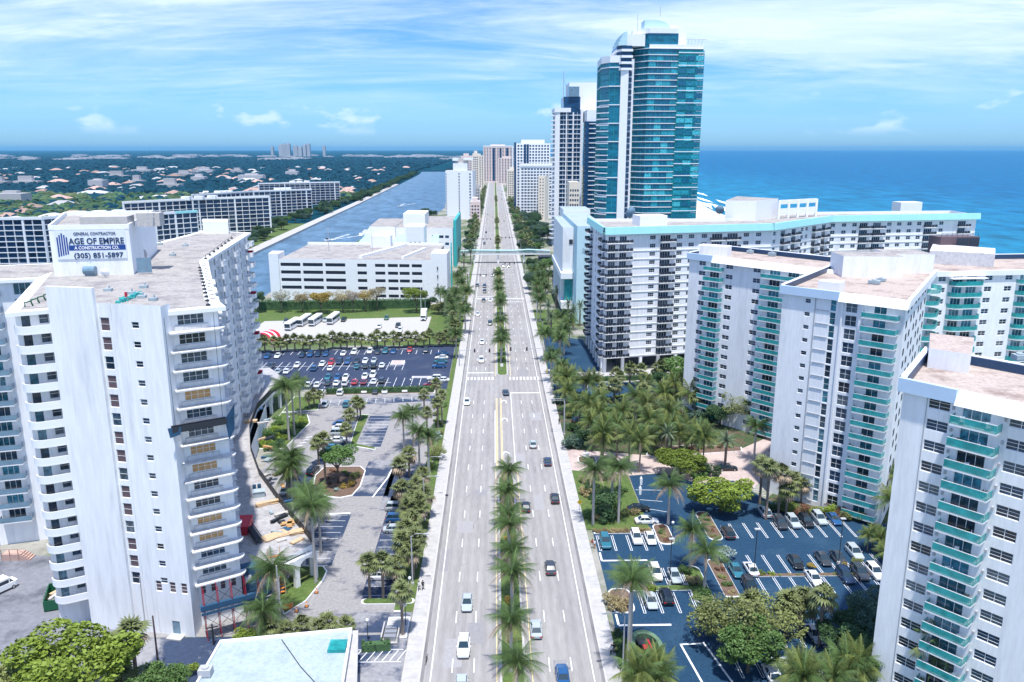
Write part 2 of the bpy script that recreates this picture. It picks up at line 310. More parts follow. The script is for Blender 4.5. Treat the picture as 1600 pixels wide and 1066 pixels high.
for k, off in enumerate((6, 17, 31, 48)):
    pts = []; rnd = random.Random(k)
    for i in range(120):
        y = 560 + i * 12; x = 0
        for (a, b) in zip(SHORE[:-1], SHORE[1:]):
            if a[1] <= y <= b[1]: x = a[0] + (b[0] - a[0]) * (y - a[1]) / (b[1] - a[1])
        w = max(0, 3.2 * math.sin(i * .31 + k * 2) + 2.4 * rnd.random() + (1.5 if k < 2 else -.6)); pts.append((x + off + 4 * math.sin(i * .17 + k), y, w))
    for a, b in zip(pts[:-1], pts[1:]): m.quad((a[0] - a[2], a[1], -1.43), (a[0] + a[2], a[1], -1.43), (b[0] + b[2], b[1], -1.43), (b[0] - b[2], b[1], -1.43))
stuff(place('surf', m.mesh('surf', 'foam')), 'white breaking surf along the sandy shore behind the teal towers', 'surf')
# seawall with walkway on the mainland bank
m = MB()
for a, b in zip(BANK_L[1:5], BANK_L[2:6]): m.prism([(a[0] - 9, a[1]), (a[0] + .6, a[1]), (b[0] + .6, b[1]), (b[0] - 9, b[1])], -2.4, .5)
struct('waterfront_walk', m, 'concrete')
# ---------------------------------------------------------------- avenue
m = MB(); m.sheet([(-10.7, -60), (15.1, -60), (15.1, 2600), (-10.7, 2600)], .012); road = struct('road', m, 'road')
def strip(mb, x0, y0, x1, y1, z): mb.quad((x0, y0, z), (x1, y0, z), (x1, y1, z), (x0, y1, z))
sw = []
m = MB(); m.box(-13.3, -60, 0, -11.0, 2600, .14); swl = struct('sidewalk', m, 'concrete')
m = MB(); m.box(15.4, -60, 0, 17.5, 2600, .14); swr = struct('sidewalk', m, 'concrete')
m = MB(); m.box(-11.0, -60, 0, -10.7, 2600, .15); m.box(15.1, -60, 0, 15.4, 2600, .15)
struct('kerb', m, 'kerb')
m = MB()      # expansion joints across the pavements
for i in range(150):
    y = 190.7 + i * 1.9
    m.quad((-13.28, y, .144), (-11.02, y, .144), (-11.02, y + .035, .144), (-13.28, y + .035, .144)); m.quad((15.42, y, .144), (17.48, y, .144), (17.48, y + .035, .144), (15.42, y + .035, .144))
struct('pavement_joints', m, 'grey_stone')
mat('paving', (.45, .44, .435), .9, .16, 1.6, .15, 5, stain=(.34, .33, .325), stain_scale=.4, stain_lo=.52, stain_hi=.75, rnd=.05)
def slab_mesh(w):
    q = MB(); q.box(-w / 2, 0, 0, w / 2, 1.86, .03); return q.mesh('paving_slab', 'paving')
for par, xc, w in ((swl, -12.15, 2.26), (swr, 16.45, 2.06)):
    me_ = slab_mesh(w)
    for i in range(56): place('paving_slab', me_, par, (xc, 84.3 + i * 1.9, .135))
mat('gutter', (.20, .195, .20), .9, .35, .6, stretch=(1, .3, 1))
m = MB(); strip(m, -10.7, -60, -10.25, 1200, .016); strip(m, 14.65, -60, 15.1, 1200, .016); struct('gutter', m, 'gutter', road)
Z1 = .018
m = MB()
strip(m, -9.35, -60, -9.2, 2500, Z1); strip(m, 13.55, -60, 13.7, 2500, Z1)
for i in range(180):
    y = 62 + i * 12.2
    if 226 < y < 252: continue
    for x in (-6.35, -3.25, 7.55, 10.7): strip(m, x - .075, y, x + .075, y + 3.2, Z1)
for i in range(21): strip(m, -9.0 + i * 1.13, 245.5, -8.5 + i * 1.13, 248.6, Z1) if not (-.4 < -9.0 + i * 1.13 < 4.2) else None
for i in range(24): strip(m, -9.6 + i * 1.02, 386.5, -9.1 + i * 1.02, 389.5, Z1) if not (-.4 < -9.6 + i * 1.02 < 4.2) else None
strip(m, 4.6, 231, 13.5, 231.6, Z1); strip(m, -9.2, 253.5, -.4, 254.1, Z1); strip(m, -9.2, 394, -.4, 394.6, Z1); strip(m, 5, 379, 13.5, 379.6, Z1)
strip(m, 4.55, 176, 4.7, 231, Z1); strip(m, -.2, 176, -.05, 215, Z1)
for y in (180, 205, 221):       # turn arrows
    m.tube([(3.2, y, Z1), (3.2, y + 2.2, Z1), (2.6, y + 2.9, Z1), (1.9, y + 2.6, Z1), (1.8, y + 1.8, Z1)], .13, 4)
    m.tri((1.4, y + 1.9, Z1 + .002), (1.8, y + 1.0, Z1 + .002), (2.2, y + 1.9, Z1 + .002))
rr_ = random.Random(77); pm = [MB(), MB()]
for i in range(26):      # resurfaced patches
    x = rr_.choice((-9, -6.2, -3.1, 6, 9, 11.2)) + rr_.uniform(-.3, .3); y = rr_.uniform(75, 420); w_ = rr_.uniform(1.2, 2.9); l_ = rr_.uniform(2, 9); strip(pm[i % 2], x - w_ / 2, y, x + w_ / 2, y + l_, .0145 + .0005 * (i % 2))
mat('patch_dark', (.265, .26, .275), .9, .15, 2.0); mat('patch_pale', (.325, .318, .33), .9, .12, 2.0); mat('crack', (.12, .12, .135), .95, .3, 2)
for q, nm_ in zip(pm, ('patch_dark', 'patch_pale')): o = struct('road_patch', q, nm_, road); o['kind'] = 'stuff'
q = MB()
for i in range(60):      # cracks and tyre scuffs
    x = rr_.uniform(-9, 14); y = rr_.uniform(75, 330); ang = rr_.choice((1.57, 1.57, 0, .5)) + rr_.uniform(-.3, .3); px_, py_ = x, y
    if -.6 < x < 5.2: continue
    for k in range(rr_.randrange(4, 12)):
        ang += rr_.uniform(-.25, .25); l_ = rr_.uniform(.4, 1.0); nx_, ny_ = px_ + math.cos(ang) * l_, py_ + math.sin(ang) * l_
        if not -10 < nx_ < 14.4: break
        w_ = rr_.uniform(.015, .05); q.quad((px_ - w_, py_, .0165), (nx_ - w_, ny_, .0165), (nx_ + w_, ny_ + .01, .0165), (px_ + w_, py_ + .01, .0165)); px_, py_ = nx_, ny_
o = struct('road_crack', q, 'crack', road); o['kind'] = 'stuff'
mk = struct('lane_marking', m, 'line_white', road); mk['kind'] = 'stuff'
m = MB()
for (a, b) in ((-60, 172), (250, 500), (560, 820), (860, 1900)):
    strip(m, -.05, a, .08, b, Z1); strip(m, 4.95, a, 5.08, b, Z1)
for x in (.15, .45, 1.35, 1.65): strip(m, x, 174, x + .13, 226, Z1)
mk = struct('centre_marking', m, 'line_yellow', road); mk['kind'] = 'stuff'
# raised planted medians
for (a, b, nm) in ((-60, 172, 0), (250, 500, 1), (560, 820, 2), (860, 1900, 3)):
    p = [(.45, a), (4.15, a), (4.15, b - 6), (3.3, b - 1.2), (2.3, b), (1.3, b - 1.2), (.45, b - 6)] if nm == 0 else [(.45, a + 1.5), (1.2, a + .3), (3.4, a + .3), (4.15, a + 1.5), (4.15, b - 6), (2.3, b), (.45, b - 6)]
    m = MB(); m.prism(p, 0, .16); md = struct('median', m, 'kerb')
    q = [(2.3 + (x - 2.3) * .82, a + (y - a) * .995 + .4) for x, y in p]
    m = MB(); m.sheet(q, .2); struct('lawn', m, 'grass' if nm else 'grass', md)
# ---------------------------------------------------------------- parking lots and yards
def flat(name, poly, mt, z=.014): 
    m = MB(); m.sheet(poly, z); return struct(name, m, mt)
def kerbed(name, poly, mt, z=.13, kw=.22):
    c = Vector((sum(p[0] for p in poly) / len(poly), sum(p[1] for p in poly) / len(poly)))
    m = MB(); m.prism(poly, 0, z); o = struct(name, m, 'line_white')
    q = []
    for p in poly:
        d = Vector(p) - c; l = d.length; q.append(tuple(c + d * max(.3, (l - kw * 1.5) / l)))
    m = MB(); m.sheet(q, z + .03); struct('soil_bed', m, mt, o); return o
def rounded(x0, y0, x1, y1, r, n=4):
    out = []
    for (cx_, cy_, a0) in ((x1 - r, y1 - r, 0), (x0 + r, y1 - r, 90), (x0 + r, y0 + r, 180), (x1 - r, y0 + r, 270)):
        for k in range(n + 1): a = R(a0 + 90 * k / n); out.append((cx_ + r * math.cos(a), cy_ + r * math.sin(a)))
    return out
lotl = flat('parking_lot', [(-54, 108), (-13.4, 108), (-13.4, 234), (-54, 234)], 'lot_lane')
for q in ([(-35, 129), (-29.3, 129), (-29.3, 149.5), (-35, 149.5)], [(-22.3, 118), (-16.4, 118), (-16.4, 158), (-22.3, 158)], [(-34.8, 187), (-28.6, 187), (-28.6, 211), (-34.8, 211)],
          [(-51, 219), (-18, 224), (-18, 229), (-51, 225.5)], [(-42, 176), (-37, 176), (-37, 207), (-42, 207)], [(-24, 151), (-16.4, 151), (-16.4, 175), (-24, 175)], [(-30.5, 158), (-23, 158), (-23, 178), (-30, 178)], [(-46, 150), (-41, 150), (-41, 174), (-46, 174)], [(-26, 108.5), (-13.6, 108.5), (-13.6, 114), (-22, 114)]):
    o = flat('stall_paving', q, 'lot_worn', .017); 
lotf = flat('parking_lot', [(-86, 236), (-15, 236), (-15, 292), (-89, 284)], 'lot_far')
lotr = flat('parking_lot', [(17.9, 92), (18.6, 120), (18.7, 141.5), (30, 141.5), (30.1, 167.6), (37.7, 168.8), (45, 163), (53, 164.4), (57, 154.7), (64, 146), (80, 142), (72, 118), (72, 92)], 'lot_dark')
flat('lawn', [(17.5, 141.5), (29.9, 141.5), (29.9, 168), (17.5, 171)], 'grass', .1)
flat('driveway', [(17.5, 170.5), (17.5, 184.5), (36.2, 180), (61, 184), (74, 195), (80, 186), (69, 178), (56, 160), (53, 164.6), (45, 163.2), (37.7, 169), (30.1, 167.8)], 'pavers', .02)
flat('lawn', [(17.5, 184.5), (36.2, 180), (61, 184), (74, 195), (60, 232), (17.5, 226)], 'groundcover', .03)
flat('parking_lot', [(19.6, 231.2), (38.1, 234.1), (36.7, 223.4), (20.4, 222.5)], 'lot_dark', .04)
flat('parking_lot', [(18, 226.5), (58, 232), (58, 243), (18, 240)], 'lot_dark', .036)
flat('parking_lot', [(17.8, 258), (30, 254), (35.5, 252), (34, 300), (19, 310)], 'lot_dark', .02)
flat('apron', [(17.5, 241), (60, 244), (60, 258), (30, 253.8), (17.5, 257.5)], 'concrete', .03)
flat('yard', [(-100, 60), (-54.2, 60), (-54.2, 130), (-100, 136)], 'yard_concrete')
flat('driveway', [(-54, 92), (-13.4, 92), (-13.4, 107.9), (-54, 107.9)], 'lot_worn', .02)
flat('parking_lot', [(-100, 298), (-27.5, 300), (-28, 345), (-99, 337)], 'concrete', .02)
flat('lawn', [(-114, 292.5), (-14, 292.5), (-14, 372), (-114, 372)], 'grass', .008)
flat('lawn', [(-14.9, 114), (-13.4, 114), (-13.4, 600), (-14.9, 600)], 'grass', .06)
flat('lawn', [(17.5, 60), (19.5, 60), (19.5, 108), (17.5, 108)], 'grass', .06)
flat('lawn', [(27, 60), (120, 60), (120, 92), (27, 92)], 'groundcover', .02)
flat('lawn', [(17.5, 310), (30, 310), (30, 360), (17.5, 360)], 'grass', .02)
flat('lawn', [(57.2, 154.7), (64.2, 146.2), (80, 142.2), (90, 150), (70, 170)], 'groundcover', .03)
# painted stall lines
def lines(mb, x0, y0, x1, y1, w=.10, z=.022):
    d = Vector((x1 - x0, y1 - y0)).normalized(); p = Vector((-d.y, d.x)) * w / 2
    mb.quad((x0 - p.x, y0 - p.y, z), (x1 - p.x, y1 - p.y, z), (x1 + p.x, y1 + p.y, z), (x0 + p.x, y0 + p.y, z))
def hairpin(mb, x, y0, y1, g=.34):
    for s in (-g / 2, g / 2): lines(mb, x + s, y0, x + s, y1)
    y = y0 if abs(y0) < abs(y1) else y1
    lines(mb, x - g / 2, y, x + g / 2, y)
m = MB()
for i in range(5): hairpin(m, 19.3 + 2.85 * i, 133.2, 139.2)
for i in range(4): hairpin(m, 24.0 + 2.85 * i - .3, 112.8, 118.9); hairpin(m, 24.0 + 2.85 * i - .4, 126.8, 121.2)
for i in range(9): hairpin(m, 46.0 + 2.85 * i, 137.6, 143.6 + .15 * i)
for i in range(10): hairpin(m, 45.3 + 2.85 * i - .3, 117.3, 123.2); hairpin(m, 45.6 + 2.85 * i, 131, 124.6)
for i in range(10): hairpin(m, 34.5 + 2.85 * i, 103.4, 108.4); hairpin(m, 34.5 + 2.85 * i, 101.6, 96.6)
for y in (109.6, 129.6): lines(m, 19, y, 27.2, y, .45); lines(m, 19, y, 19, y + 3, .35)
lines(m, 27.4, 104.5, 30.8, 104.7, .3); lines(m, 27.5, 104.5, 28.7, 94, .3); lines(m, 31, 105, 33.2, 93, .3)
lines(m, 30.4, 151, 35, 149, .12); lines(m, 30.4, 155, 35, 154, .12); lines(m, 30.4, 160, 37, 159.6, .14)
for i in range(5): lines(m, 53.0 + i * .9, 163.5 - i * 1.6, 56.2 + i * .5, 162.2 - i * 1.6, .12)
for i in range(3): lines(m, 22 + i * 5, 228, 24 + i * 5, 239, .14, .045)
o = struct('stall_marking', m, 'line_white', lotr); o['kind'] = 'stuff'
m = MB()
for i in range(9): lines(m, -35, 129.2 + 2.5 * i, -30, 129.0 + 2.5 * i)
lines(m, -35, 149.6, -29.6, 149.9, .5)
for i in range(14): lines(m, -22, 119 + 2.75 * i, -17.2, 119 + 2.75 * i)
for i in range(11): lines(m, -34.8, 187 + 2.4 * i, -28.7, 186.7 + 2.4 * i)
for i in range(13): lines(m, -50.5 + 2.6 * i, 219.4 + .48 * i, -51 + 2.6 * i, 225 + .3 * i)
lines(m, -26.2, 157.5, -24.3, 168, .35); lines(m, -24.3, 168, -23.8, 176, .35)
for i in range(4): lines(m, -49.6 + i * .3, 188 + i * 2, -48.2 + i * .3, 188.6 + i * 2, .3)
for i in range(7): lines(m, -21 + i * 1.1, 101.5, -20 + i * 1.1, 104, .12, .026)
lines(m, -21.5, 101.3, -13.8, 101.3, .12, .026); lines(m, -21.3, 104.2, -13.8, 104.2, .12, .026)
o = struct('stall_marking', m, 'line_white', lotl); o['kind'] = 'stuff'
m = MB()
for r_, (y0, y1, n_) in enumerate(((237.6, 243, 17), (243.3, 248.5, 17), (258, 263, 19), (263.3, 268.5, 19), (279, 285, 25))):
    for i in range(n_):
        x = -79 + i * 2.65 + (18 if r_ < 2 else 0)
        if x < -19: lines(m, x, y0, x, y1, .14)
lines(m, -61, 243.15, -33, 243.15, .2); lines(m, -80, 263.15, -32, 263.15, .2); lines(m, -84, 285.2, -30, 287, .3)
o = struct('stall_marking', m, 'line_white', lotf); o['kind'] = 'stuff'
# planted islands with white kerbs
kerbed('planting_island', rounded(32.5, 115.2, 35.8, 127.4, 1.5), 'grass'); kerbed('planting_island', rounded(40.4, 136.6, 43.2, 149, 1.3), 'soil')
kerbed('planting_island', rounded(30.6, 135.2, 33.7, 143.6, 1.3), 'soil'); kerbed('planting_island', rounded(37.8, 117, 40.4, 129.5, .6), 'soil')
kerbed('planting_island', rounded(18.6, 112.8, 22.3, 120.2, 1.4), 'soil'); kerbed('planting_island', rounded(22.5, 119.3, 33, 120.9, .6), 'grass')
kerbed('planting_island', rounded(44.5, 123.4, 68, 124.3, .4), 'soil'); kerbed('planting_island', [(18.8, 139.8), (30.4, 139.8), (30.4, 141.4), (18.8, 141.4)], 'soil')
kerbed('planting_island', [(-41, 169.4), (-40.3, 164), (-38.5, 160.1), (-35.5, 157.6), (-33, 157.1), (-30.6, 158.3), (-29.6, 163), (-29.9, 171.9), (-31.5, 174.5), (-39.8, 174.5)], 'soil')
kerbed('planting_island', [(-36.4, 188.5), (-35.2, 187.3), (-29.6, 184.8), (-29.7, 186), (-35, 188.6), (-35.2, 211.5), (-37.8, 212), (-37.2, 200)], 'grass')
kerbed('planting_island', [(-36, 118.5), (-33.8, 113.6), (-31.2, 117.3), (-29.6, 124), (-29.6, 127), (-30.6, 128.7), (-34.5, 128.9), (-36, 126)], 'grass')
kerbed('planting_island', rounded(-22.1, 116.3, -13.4, 117.9, .7), 'grass'); kerbed('planting_island', [(-52.2, 186), (-50, 205), (-52.6, 213), (-60, 214), (-60, 186)], 'grass')
kerbed('planting_island', [(-51.6, 229.8), (-18.4, 231.8), (-18.4, 234.4), (-51.6, 233)], 'soil'); kerbed('planting_island', [(-60, 214.2), (-50.3, 216), (-51.8, 229), (-60, 229)], 'grass')
kerbed('planting_island', [(-36, 264.5), (-31.5, 264.5), (-31.5, 270), (-36, 270)], 'pavers'); kerbed('planting_island', [(-16.4, 114), (-15, 114), (-15, 232), (-16.4, 232)], 'grass')
kerbed('planting_island', [(-17, 107), (-13.6, 107), (-13.6, 112.5), (-17, 112.5)], 'concrete'); kerbed('planting_island', [(-27, 248), (-18, 248), (-18, 250), (-27, 250)], 'concrete')
kerbed('planting_island', [(36.4, 180.2), (38, 178.6), (50, 180.4), (60.5, 182.2), (61, 184.5), (50, 186.5), (38, 185)], 'soil'); kerbed('planting_island', rounded(19.5, 175, 24, 179.5, 1.2), 'soil')
# iron covers in the pavement and road
cov = MB(); cov.tube([(0, 0, 0), (0, 0, .012)], .38, 14)
covm = cov.mesh('cover', 'dark_metal')
for i, (x, y) in enumerate(((-12.3, 101.7), (-11.6, 126.9), (15.7, 134.4), (16.6, 110.7), (-12.7, 162.1), (16.2, 168.6), (-10.5, 157.9))):
    o = place('manhole_cover', covm, None, (x, y, .142)); tag(o, 'round dark iron cover set in the ' + ('left' if x < 0 else 'right') + ' pavement, ' + ['nearest the camera on the left side', 'beside the lowest grassy verge', 'by the two walkers', 'nearest the camera on the right side', 'beside the palm verge', 'beside the brick driveway', 'beside the gutter'][i], 'manhole', 'manhole covers')
for x, y in ((-8.8, 162.2), (10.0, 232.3), (13.1, 231.9), (-9.1, 134.5)):
    pass

# ---------------------------------------------------------------- facades with real openings
PROTO = {}
def proto(key, fn):
    if key not in PROTO: PROTO[key] = fn()
    return PROTO[key]
def frame_mesh(w, h, nx, ny, mt, d=.07, t=.07):
    m = MB()
    m.box(-w / 2, -d, 0, -w / 2 + t, 0, h); m.box(w / 2 - t, -d, 0, w / 2, 0, h); m.box(-w / 2 + t, -d, 0, w / 2 - t, 0, t); m.box(-w / 2 + t, -d, h - t, w / 2 - t, 0, h)
    for i in range(1, nx): x = -w / 2 + w * i / nx; m.box(x - t * .4, -d * .9, t, x + t * .4, 0, h - t)
    for j in range(1, ny): z = h * j / ny; m.box(-w / 2 + t, -d * .8, z - t * .3, w / 2 - t, 0, z + t * .3)
    return m.mesh('frame', mt)
def pane_mesh(w, h, mt):
    m = MB(); m.quad((-w / 2, -.02, 0), (w / 2, -.02, 0), (w / 2, -.02, h), (-w / 2, -.02, h)); return m.mesh('pane', mt)
def window(par, loc, rz, w, h, nx=2, ny=2, frame='white_paint', pane='pane', name='window'):
    o = place(name, proto(('f', w, h, nx, ny, frame), lambda: frame_mesh(w, h, nx, ny, frame)), par, loc, rz)
    place('pane', proto(('p', w, h, pane), lambda: pane_mesh(w, h, pane)), o); return o
def simple_window(par, loc, rz, w, h, pane='pane_far', name='window'):
    def mk():
        m = MB(); m.box(-w / 2, -.03, 0, w / 2, .03, h); return m.mesh('window', pane)
    return place(name, proto(('s', w, h, pane), mk), par, loc, rz)
def wall_mesh(Lg, z0, z1, holes, depth=.22, m=None):
    """front plane y=0 (outward -y) from x 0..Lg, with rectangular holes (u0,u1,za,zb) and their reveals"""
    mb = m or MB()
    us = sorted({0.0, Lg} | {round(a, 3) for h in holes for a in h[:2] if 0 < a < Lg}); zs = sorted({z0, z1} | {round(a, 3) for h in holes for a in h[2:] if z0 < a < z1})
    hs = {}
    for h in holes: hs.setdefault(round((h[2]), 3), []).append(h)
    for j in range(len(zs) - 1):
        zm = (zs[j] + zs[j + 1]) / 2; row = [h for h in holes if h[2] < zm < h[3]]; start = None
        for i in range(len(us) - 1):
            um = (us[i] + us[i + 1]) / 2; inside = any(h[0] < um < h[1] for h in row)
            if not inside and start is None: start = us[i]
            if inside and start is not None: mb.quad((start, 0, zs[j]), (us[i], 0, zs[j]), (us[i], 0, zs[j + 1]), (start, 0, zs[j + 1])); start = None
        if start is not None: mb.quad((start, 0, zs[j]), (Lg, 0, zs[j]), (Lg, 0, zs[j + 1]), (start, 0, zs[j + 1]))
    for (a, b, c, d) in holes:
        mb.quad((a, 0, c), (a, depth, c), (a, depth, d), (a, 0, d)); mb.quad((b, depth, c), (b, 0, c), (b, 0, d), (b, depth, d))
        mb.quad((a, 0, c), (b, 0, c), (b, depth, c), (a, depth, c)); mb.quad((a, depth, d), (b, depth, d), (b, 0, d), (a, 0, d))
        mb.quad((a, depth, c), (b, depth, c), (b, depth, d), (a, depth, d))
    return mb
def balcony(par, loc, rz, w, d, style):
    """slab + railing; style: teal, dark, solid, blue"""
    def slab():
        m = MB()
        if style == 'solid': pass
        m.box(-w / 2, -d, -.18, w / 2, -.01, 0)
        if style == 'teal':
            for x in (-w / 2 + .03, w / 2 - .03): m.box(x - .03, -d + .02, 0, x + .03, -d + .08, 1.05)
            m.box(-w / 2, -d + .01, 1.02, w / 2, -d + .07, 1.08)
        return m.mesh('balcony', 'white_paint')
    def rail():
        m = MB()
        if style == 'dark':
            n = max(2, round(w / 1.25)); st = w / n
            for i in range(n): m.box(-w / 2 + st * i + .07, -d - .03, .12, -w / 2 + st * (i + 1) - .07, -d + .02, .98)
            m.box(-w / 2 - .03, -d + .1, .12, -w / 2 + .02, -.12, .98); m.box(w / 2 - .02, -d + .1, .12, w / 2 + .03, -.12, .98)
        else:
            m.box(-w / 2, -d - .01, .06, w / 2, -d + .02, 1.0)
            m.box(-w / 2 - .01, -d + .04, .06, -w / 2 + .02, -.05, 1.0); m.box(w / 2 - .02, -d + .04, .06, w / 2 + .01, -.05, 1.0)
        return m.mesh('railing', {'teal': 'rail_teal', 'dark': 'rail_dark', 'blue': 'rail_blue', 'white': 'white_paint'}[style])
    o = place('balcony', proto(('b', w, d, style), slab), par, loc, rz); place('railing', proto(('r', w, d, style), rail), o); return o
def curved_balcony(par, loc, rz, w, d, style='solid', left=True, right=False, h=1.0):
    def outline(ins):
        pts = []; r = d - ins if (left or right) else 0
        x0, x1, y = -w / 2 + ins, w / 2 - ins, -d + ins
        if left:
            for k in range(8): a = math.pi + k / 7 * math.pi / 2; pts.append((x0 + r * (1 + math.cos(a)), r * math.sin(a)))
        else: pts += [(x0, 0), (x0, y)]
        if right:
            for k in range(8): a = 1.5 * math.pi + k / 7 * math.pi / 2; pts.append((x1 - r * (1 - math.cos(a)), r * math.sin(a)))
        else: pts += [(x1, y), (x1, 0)]
        return pts
    def slab():
        m = MB(); m.prism([(x, y - .01) for x, y in outline(0)], -.2, 0); return m.mesh('balcony', 'worn_slab' if style == 'ledge' else 'white_paint')
    def rail():
        m = MB(); a = outline(0); b = outline(.12)
        for i in range(len(a) - 1):
            p, q, s, t = a[i], a[i + 1], b[i + 1], b[i]
            m.quad((*p, 0), (*q, 0), (*q, h), (*p, h)); m.quad((*s, 0), (*t, 0), (*t, h), (*s, h)); m.quad((*p, h), (*q, h), (*s, h), (*t, h))
        return m.mesh('parapet', 'rail_teal' if style == 'teal' else 'white_paint')
    o = place('balcony', proto(('cb', w, d, style, left, right), slab), par, loc, rz)
    if style != 'ledge': place('parapet', proto(('cr', w, d, style, left, right, h), rail), o)
    return o
class Face:
    """a wall from p0 to p1 (left to right seen from outside)"""
    def __init__(s, root, p0, p1, z0, z1, mt, name='wall'):
        s.root = root; s.p0 = Vector(p0); s.p1 = Vector(p1); s.L = (s.p1 - s.p0).length; s.d = (s.p1 - s.p0) / s.L; s.rz = math.atan2(s.d.y, s.d.x)
        s.n = Vector((s.d.y, -s.d.x)); s.z0 = z0; s.z1 = z1; s.mt = mt; s.holes = []; s.name = name
    def pt(s, u, z, out=0.0):
        p = s.p0 + s.d * u + s.n * out; r = s.root.location; return (p.x - r.x, p.y - r.y, z - r.z)
    def win(s, u, z, w, h, nx=2, ny=2, frame='white_paint', pane='pane', name='window', dep=.15):
        s.holes.append((u - w / 2, u + w / 2, z, z + h)); return window(s.root, s.pt(u, z, -dep), s.rz, w, h, nx, ny, frame, pane, name)
    def hole(s, u, z, w, h): s.holes.append((u - w / 2, u + w / 2, z, z + h))
    def balc(s, u, z, w, d, style): return balcony(s.root, s.pt(u, z), s.rz, w, d, style)
    def cbalc(s, u, z, w, d, style='solid', left=True, right=False): return curved_balcony(s.root, s.pt(u, z), s.rz, w, d, style, left, right)
    def box(s, name, u0, u1, za, zb, o0, o1, mt):
        m = MB(); m.box(u0, -o1, za, u1, -o0, zb); return place(name, m.mesh(name, mt), s.root, s.pt(0, 0), s.rz)
    def done(s, depth=.22):
        return place(s.name, wall_mesh(s.L, s.z0, s.z1, s.holes, depth).mesh(s.name, s.mt), s.root, s.pt(0, 0), s.rz)
def part_prism(root, name, poly, z0, z1, mt, mtop=None, parent=None):
    m = MB(); r = root.location; m.prism([(p[0] - r.x, p[1] - r.y) for p in poly], z0, z1, 0, 1 if mtop else None)
    return place(name, m.mesh(name, [mt, mtop] if mtop else mt), parent or root)
def inset(poly, d):
    n = len(poly); a = sum(poly[i][0] * poly[(i + 1) % n][1] - poly[(i + 1) % n][0] * poly[i][1] for i in range(n)); s = 1 if a > 0 else -1; out = []
    for i in range(n):
        p, q, r = Vector(poly[i - 1]), Vector(poly[i]), Vector(poly[(i + 1) % n]); e1 = (q - p).normalized(); e2 = (r - q).normalized()
        n1 = Vector((-e1.y, e1.x)) * s; n2 = Vector((-e2.y, e2.x)) * s; b = (n1 + n2); k = b.length_squared
        out.append(tuple(q + b * (2 * d / k if k > .05 else d)))
    return out
def parapet(root, name, poly, z0, z1, t, mt):
    q = inset(poly, t); n = len(poly); m = MB(); r = root.location
    P_ = [(p[0] - r.x, p[1] - r.y) for p in poly]; Q_ = [(p[0] - r.x, p[1] - r.y) for p in q]
    for i in range(n):
        j = (i + 1) % n
        m.quad((*P_[i], z0), (*P_[j], z0), (*P_[j], z1), (*P_[i], z1)); m.quad((*Q_[j], z0), (*Q_[i], z0), (*Q_[i], z1), (*Q_[j], z1)); m.quad((*P_[i], z1), (*P_[j], z1), (*Q_[j], z1), (*Q_[i], z1)); m.quad((*P_[j], z0), (*P_[i], z0), (*Q_[i], z0), (*Q_[j], z0))
    return place(name, m.mesh(name, mt), root)
def lerp(a, b, t): return (a[0] + (b[0] - a[0]) * t, a[1] + (b[1] - a[1]) * t)

# ================================================================ construction condo on the left
A = thing('apartment_tower', 'white condominium under repair with a contractor sign on its roof', 'apartment building', (-60, 130, 0))
AV = [(-67.3, 110.9), (-62.5, 113.4), (-62.5, 111.5), (-45.7, 107.9), (-45.7, 111.0), (-40.2, 114.2), (-43, 119), (-59.7, 163.6), (-67, 218), (-80, 223), (-82.5, 148)]
FHA = 2.8; ZA = [4.9 + FHA * k for k in range(16)]
rng = random.Random(3)
f = Face(A, AV[2], AV[3], 0, 51.2, 'stucco')
for k, z in enumerate(ZA[1:]):
    f.win(8.3, z + .35, 1.45, 1.95, 1, 2, 'white_paint', 'louvre' if k % 3 else 'pane'); f.win(13.0, z + .9, 1.15, .95, 1, 2)
for u in (12.0, 14.3, 16.2): f.win(u, 7.2, 1.0, 1.75, 1, 3, 'white_paint', 'louvre')
f.hole(14.2, .2, 1.3, 2.2); f.done()
f.box('service_door', 13.55, 14.85, .2, 2.4, -.18, -.08, 'rail_blue'); f.box('door_step', 13.2, 15.6, 0, .22, 0.0, 1.4, 'concrete')
f.box('shear_wall', -.05, 7.3, 0, 53.4, .02, .5, 'stucco'); f.box('wall_pilaster', 9.25, 9.5, 0, 51.4, .01, .14, 'stucco'); f.box('drain_pipe', 8.9, 9.0, 0, 9.5, .02, .12, 'galv'); f.box('wall_pilaster', 11.2, 11.4, 0, 51.4, .01, .10, 'stucco')
f = Face(A, AV[4], AV[5], 0, 49.3, 'stucco')      # ledges with boarded windows
boards = {11: 1, 8: 1, 7: 1, 4: 1, 3: 1}
for k, z in enumerate(ZA):
    if k > 0:
        f.cbalc(3.3, z, 7.8, 1.7, 'ledge', False, True)
        f.win(2.6, z + .72, 3.6, 1.5, 4, 2, 'white_paint', 'plywood' if k in boards else 'pane'); f.box('spandrel', .3, 4.9, z + .02, z + .68, .02, .3, 'worn_slab')
    else:
        for u in (.7, 2.2, 3.6, 5.2): f.win(u, z + .3, .8, 1.7, 1, 2, 'white_paint', 'louvre')
f.done()
f = Face(A, AV[0], AV[1], 0, 49.3, 'stucco')      # rounded white balconies
for k, z in enumerate(ZA):
    f.cbalc(2.6, z, 5.8, 1.9, 'solid', True, False); f.win(4.0, z + .9, 2.4, 1.5, 2, 2); f.win(1.2, z + .1, 1.2, 2.2, 1, 1, 'white_paint', 'door_pane', 'balcony_door')
f.done()
for a, b in ((1, 2), (3, 4)): Face(A, AV[a], AV[b], 0, 51.0, 'stucco').done()
Face(A, AV[5], AV[6], 0, 49.3, 'stucco').done()
f = Face(A, AV[6], AV[7], 0, 49.3, 'stucco')
for z in ZA[1:]:
    for u in (8, 18, 28, 38): f.cbalc(u, z, 7, 1.8, 'ledge', False, True)
f.done()
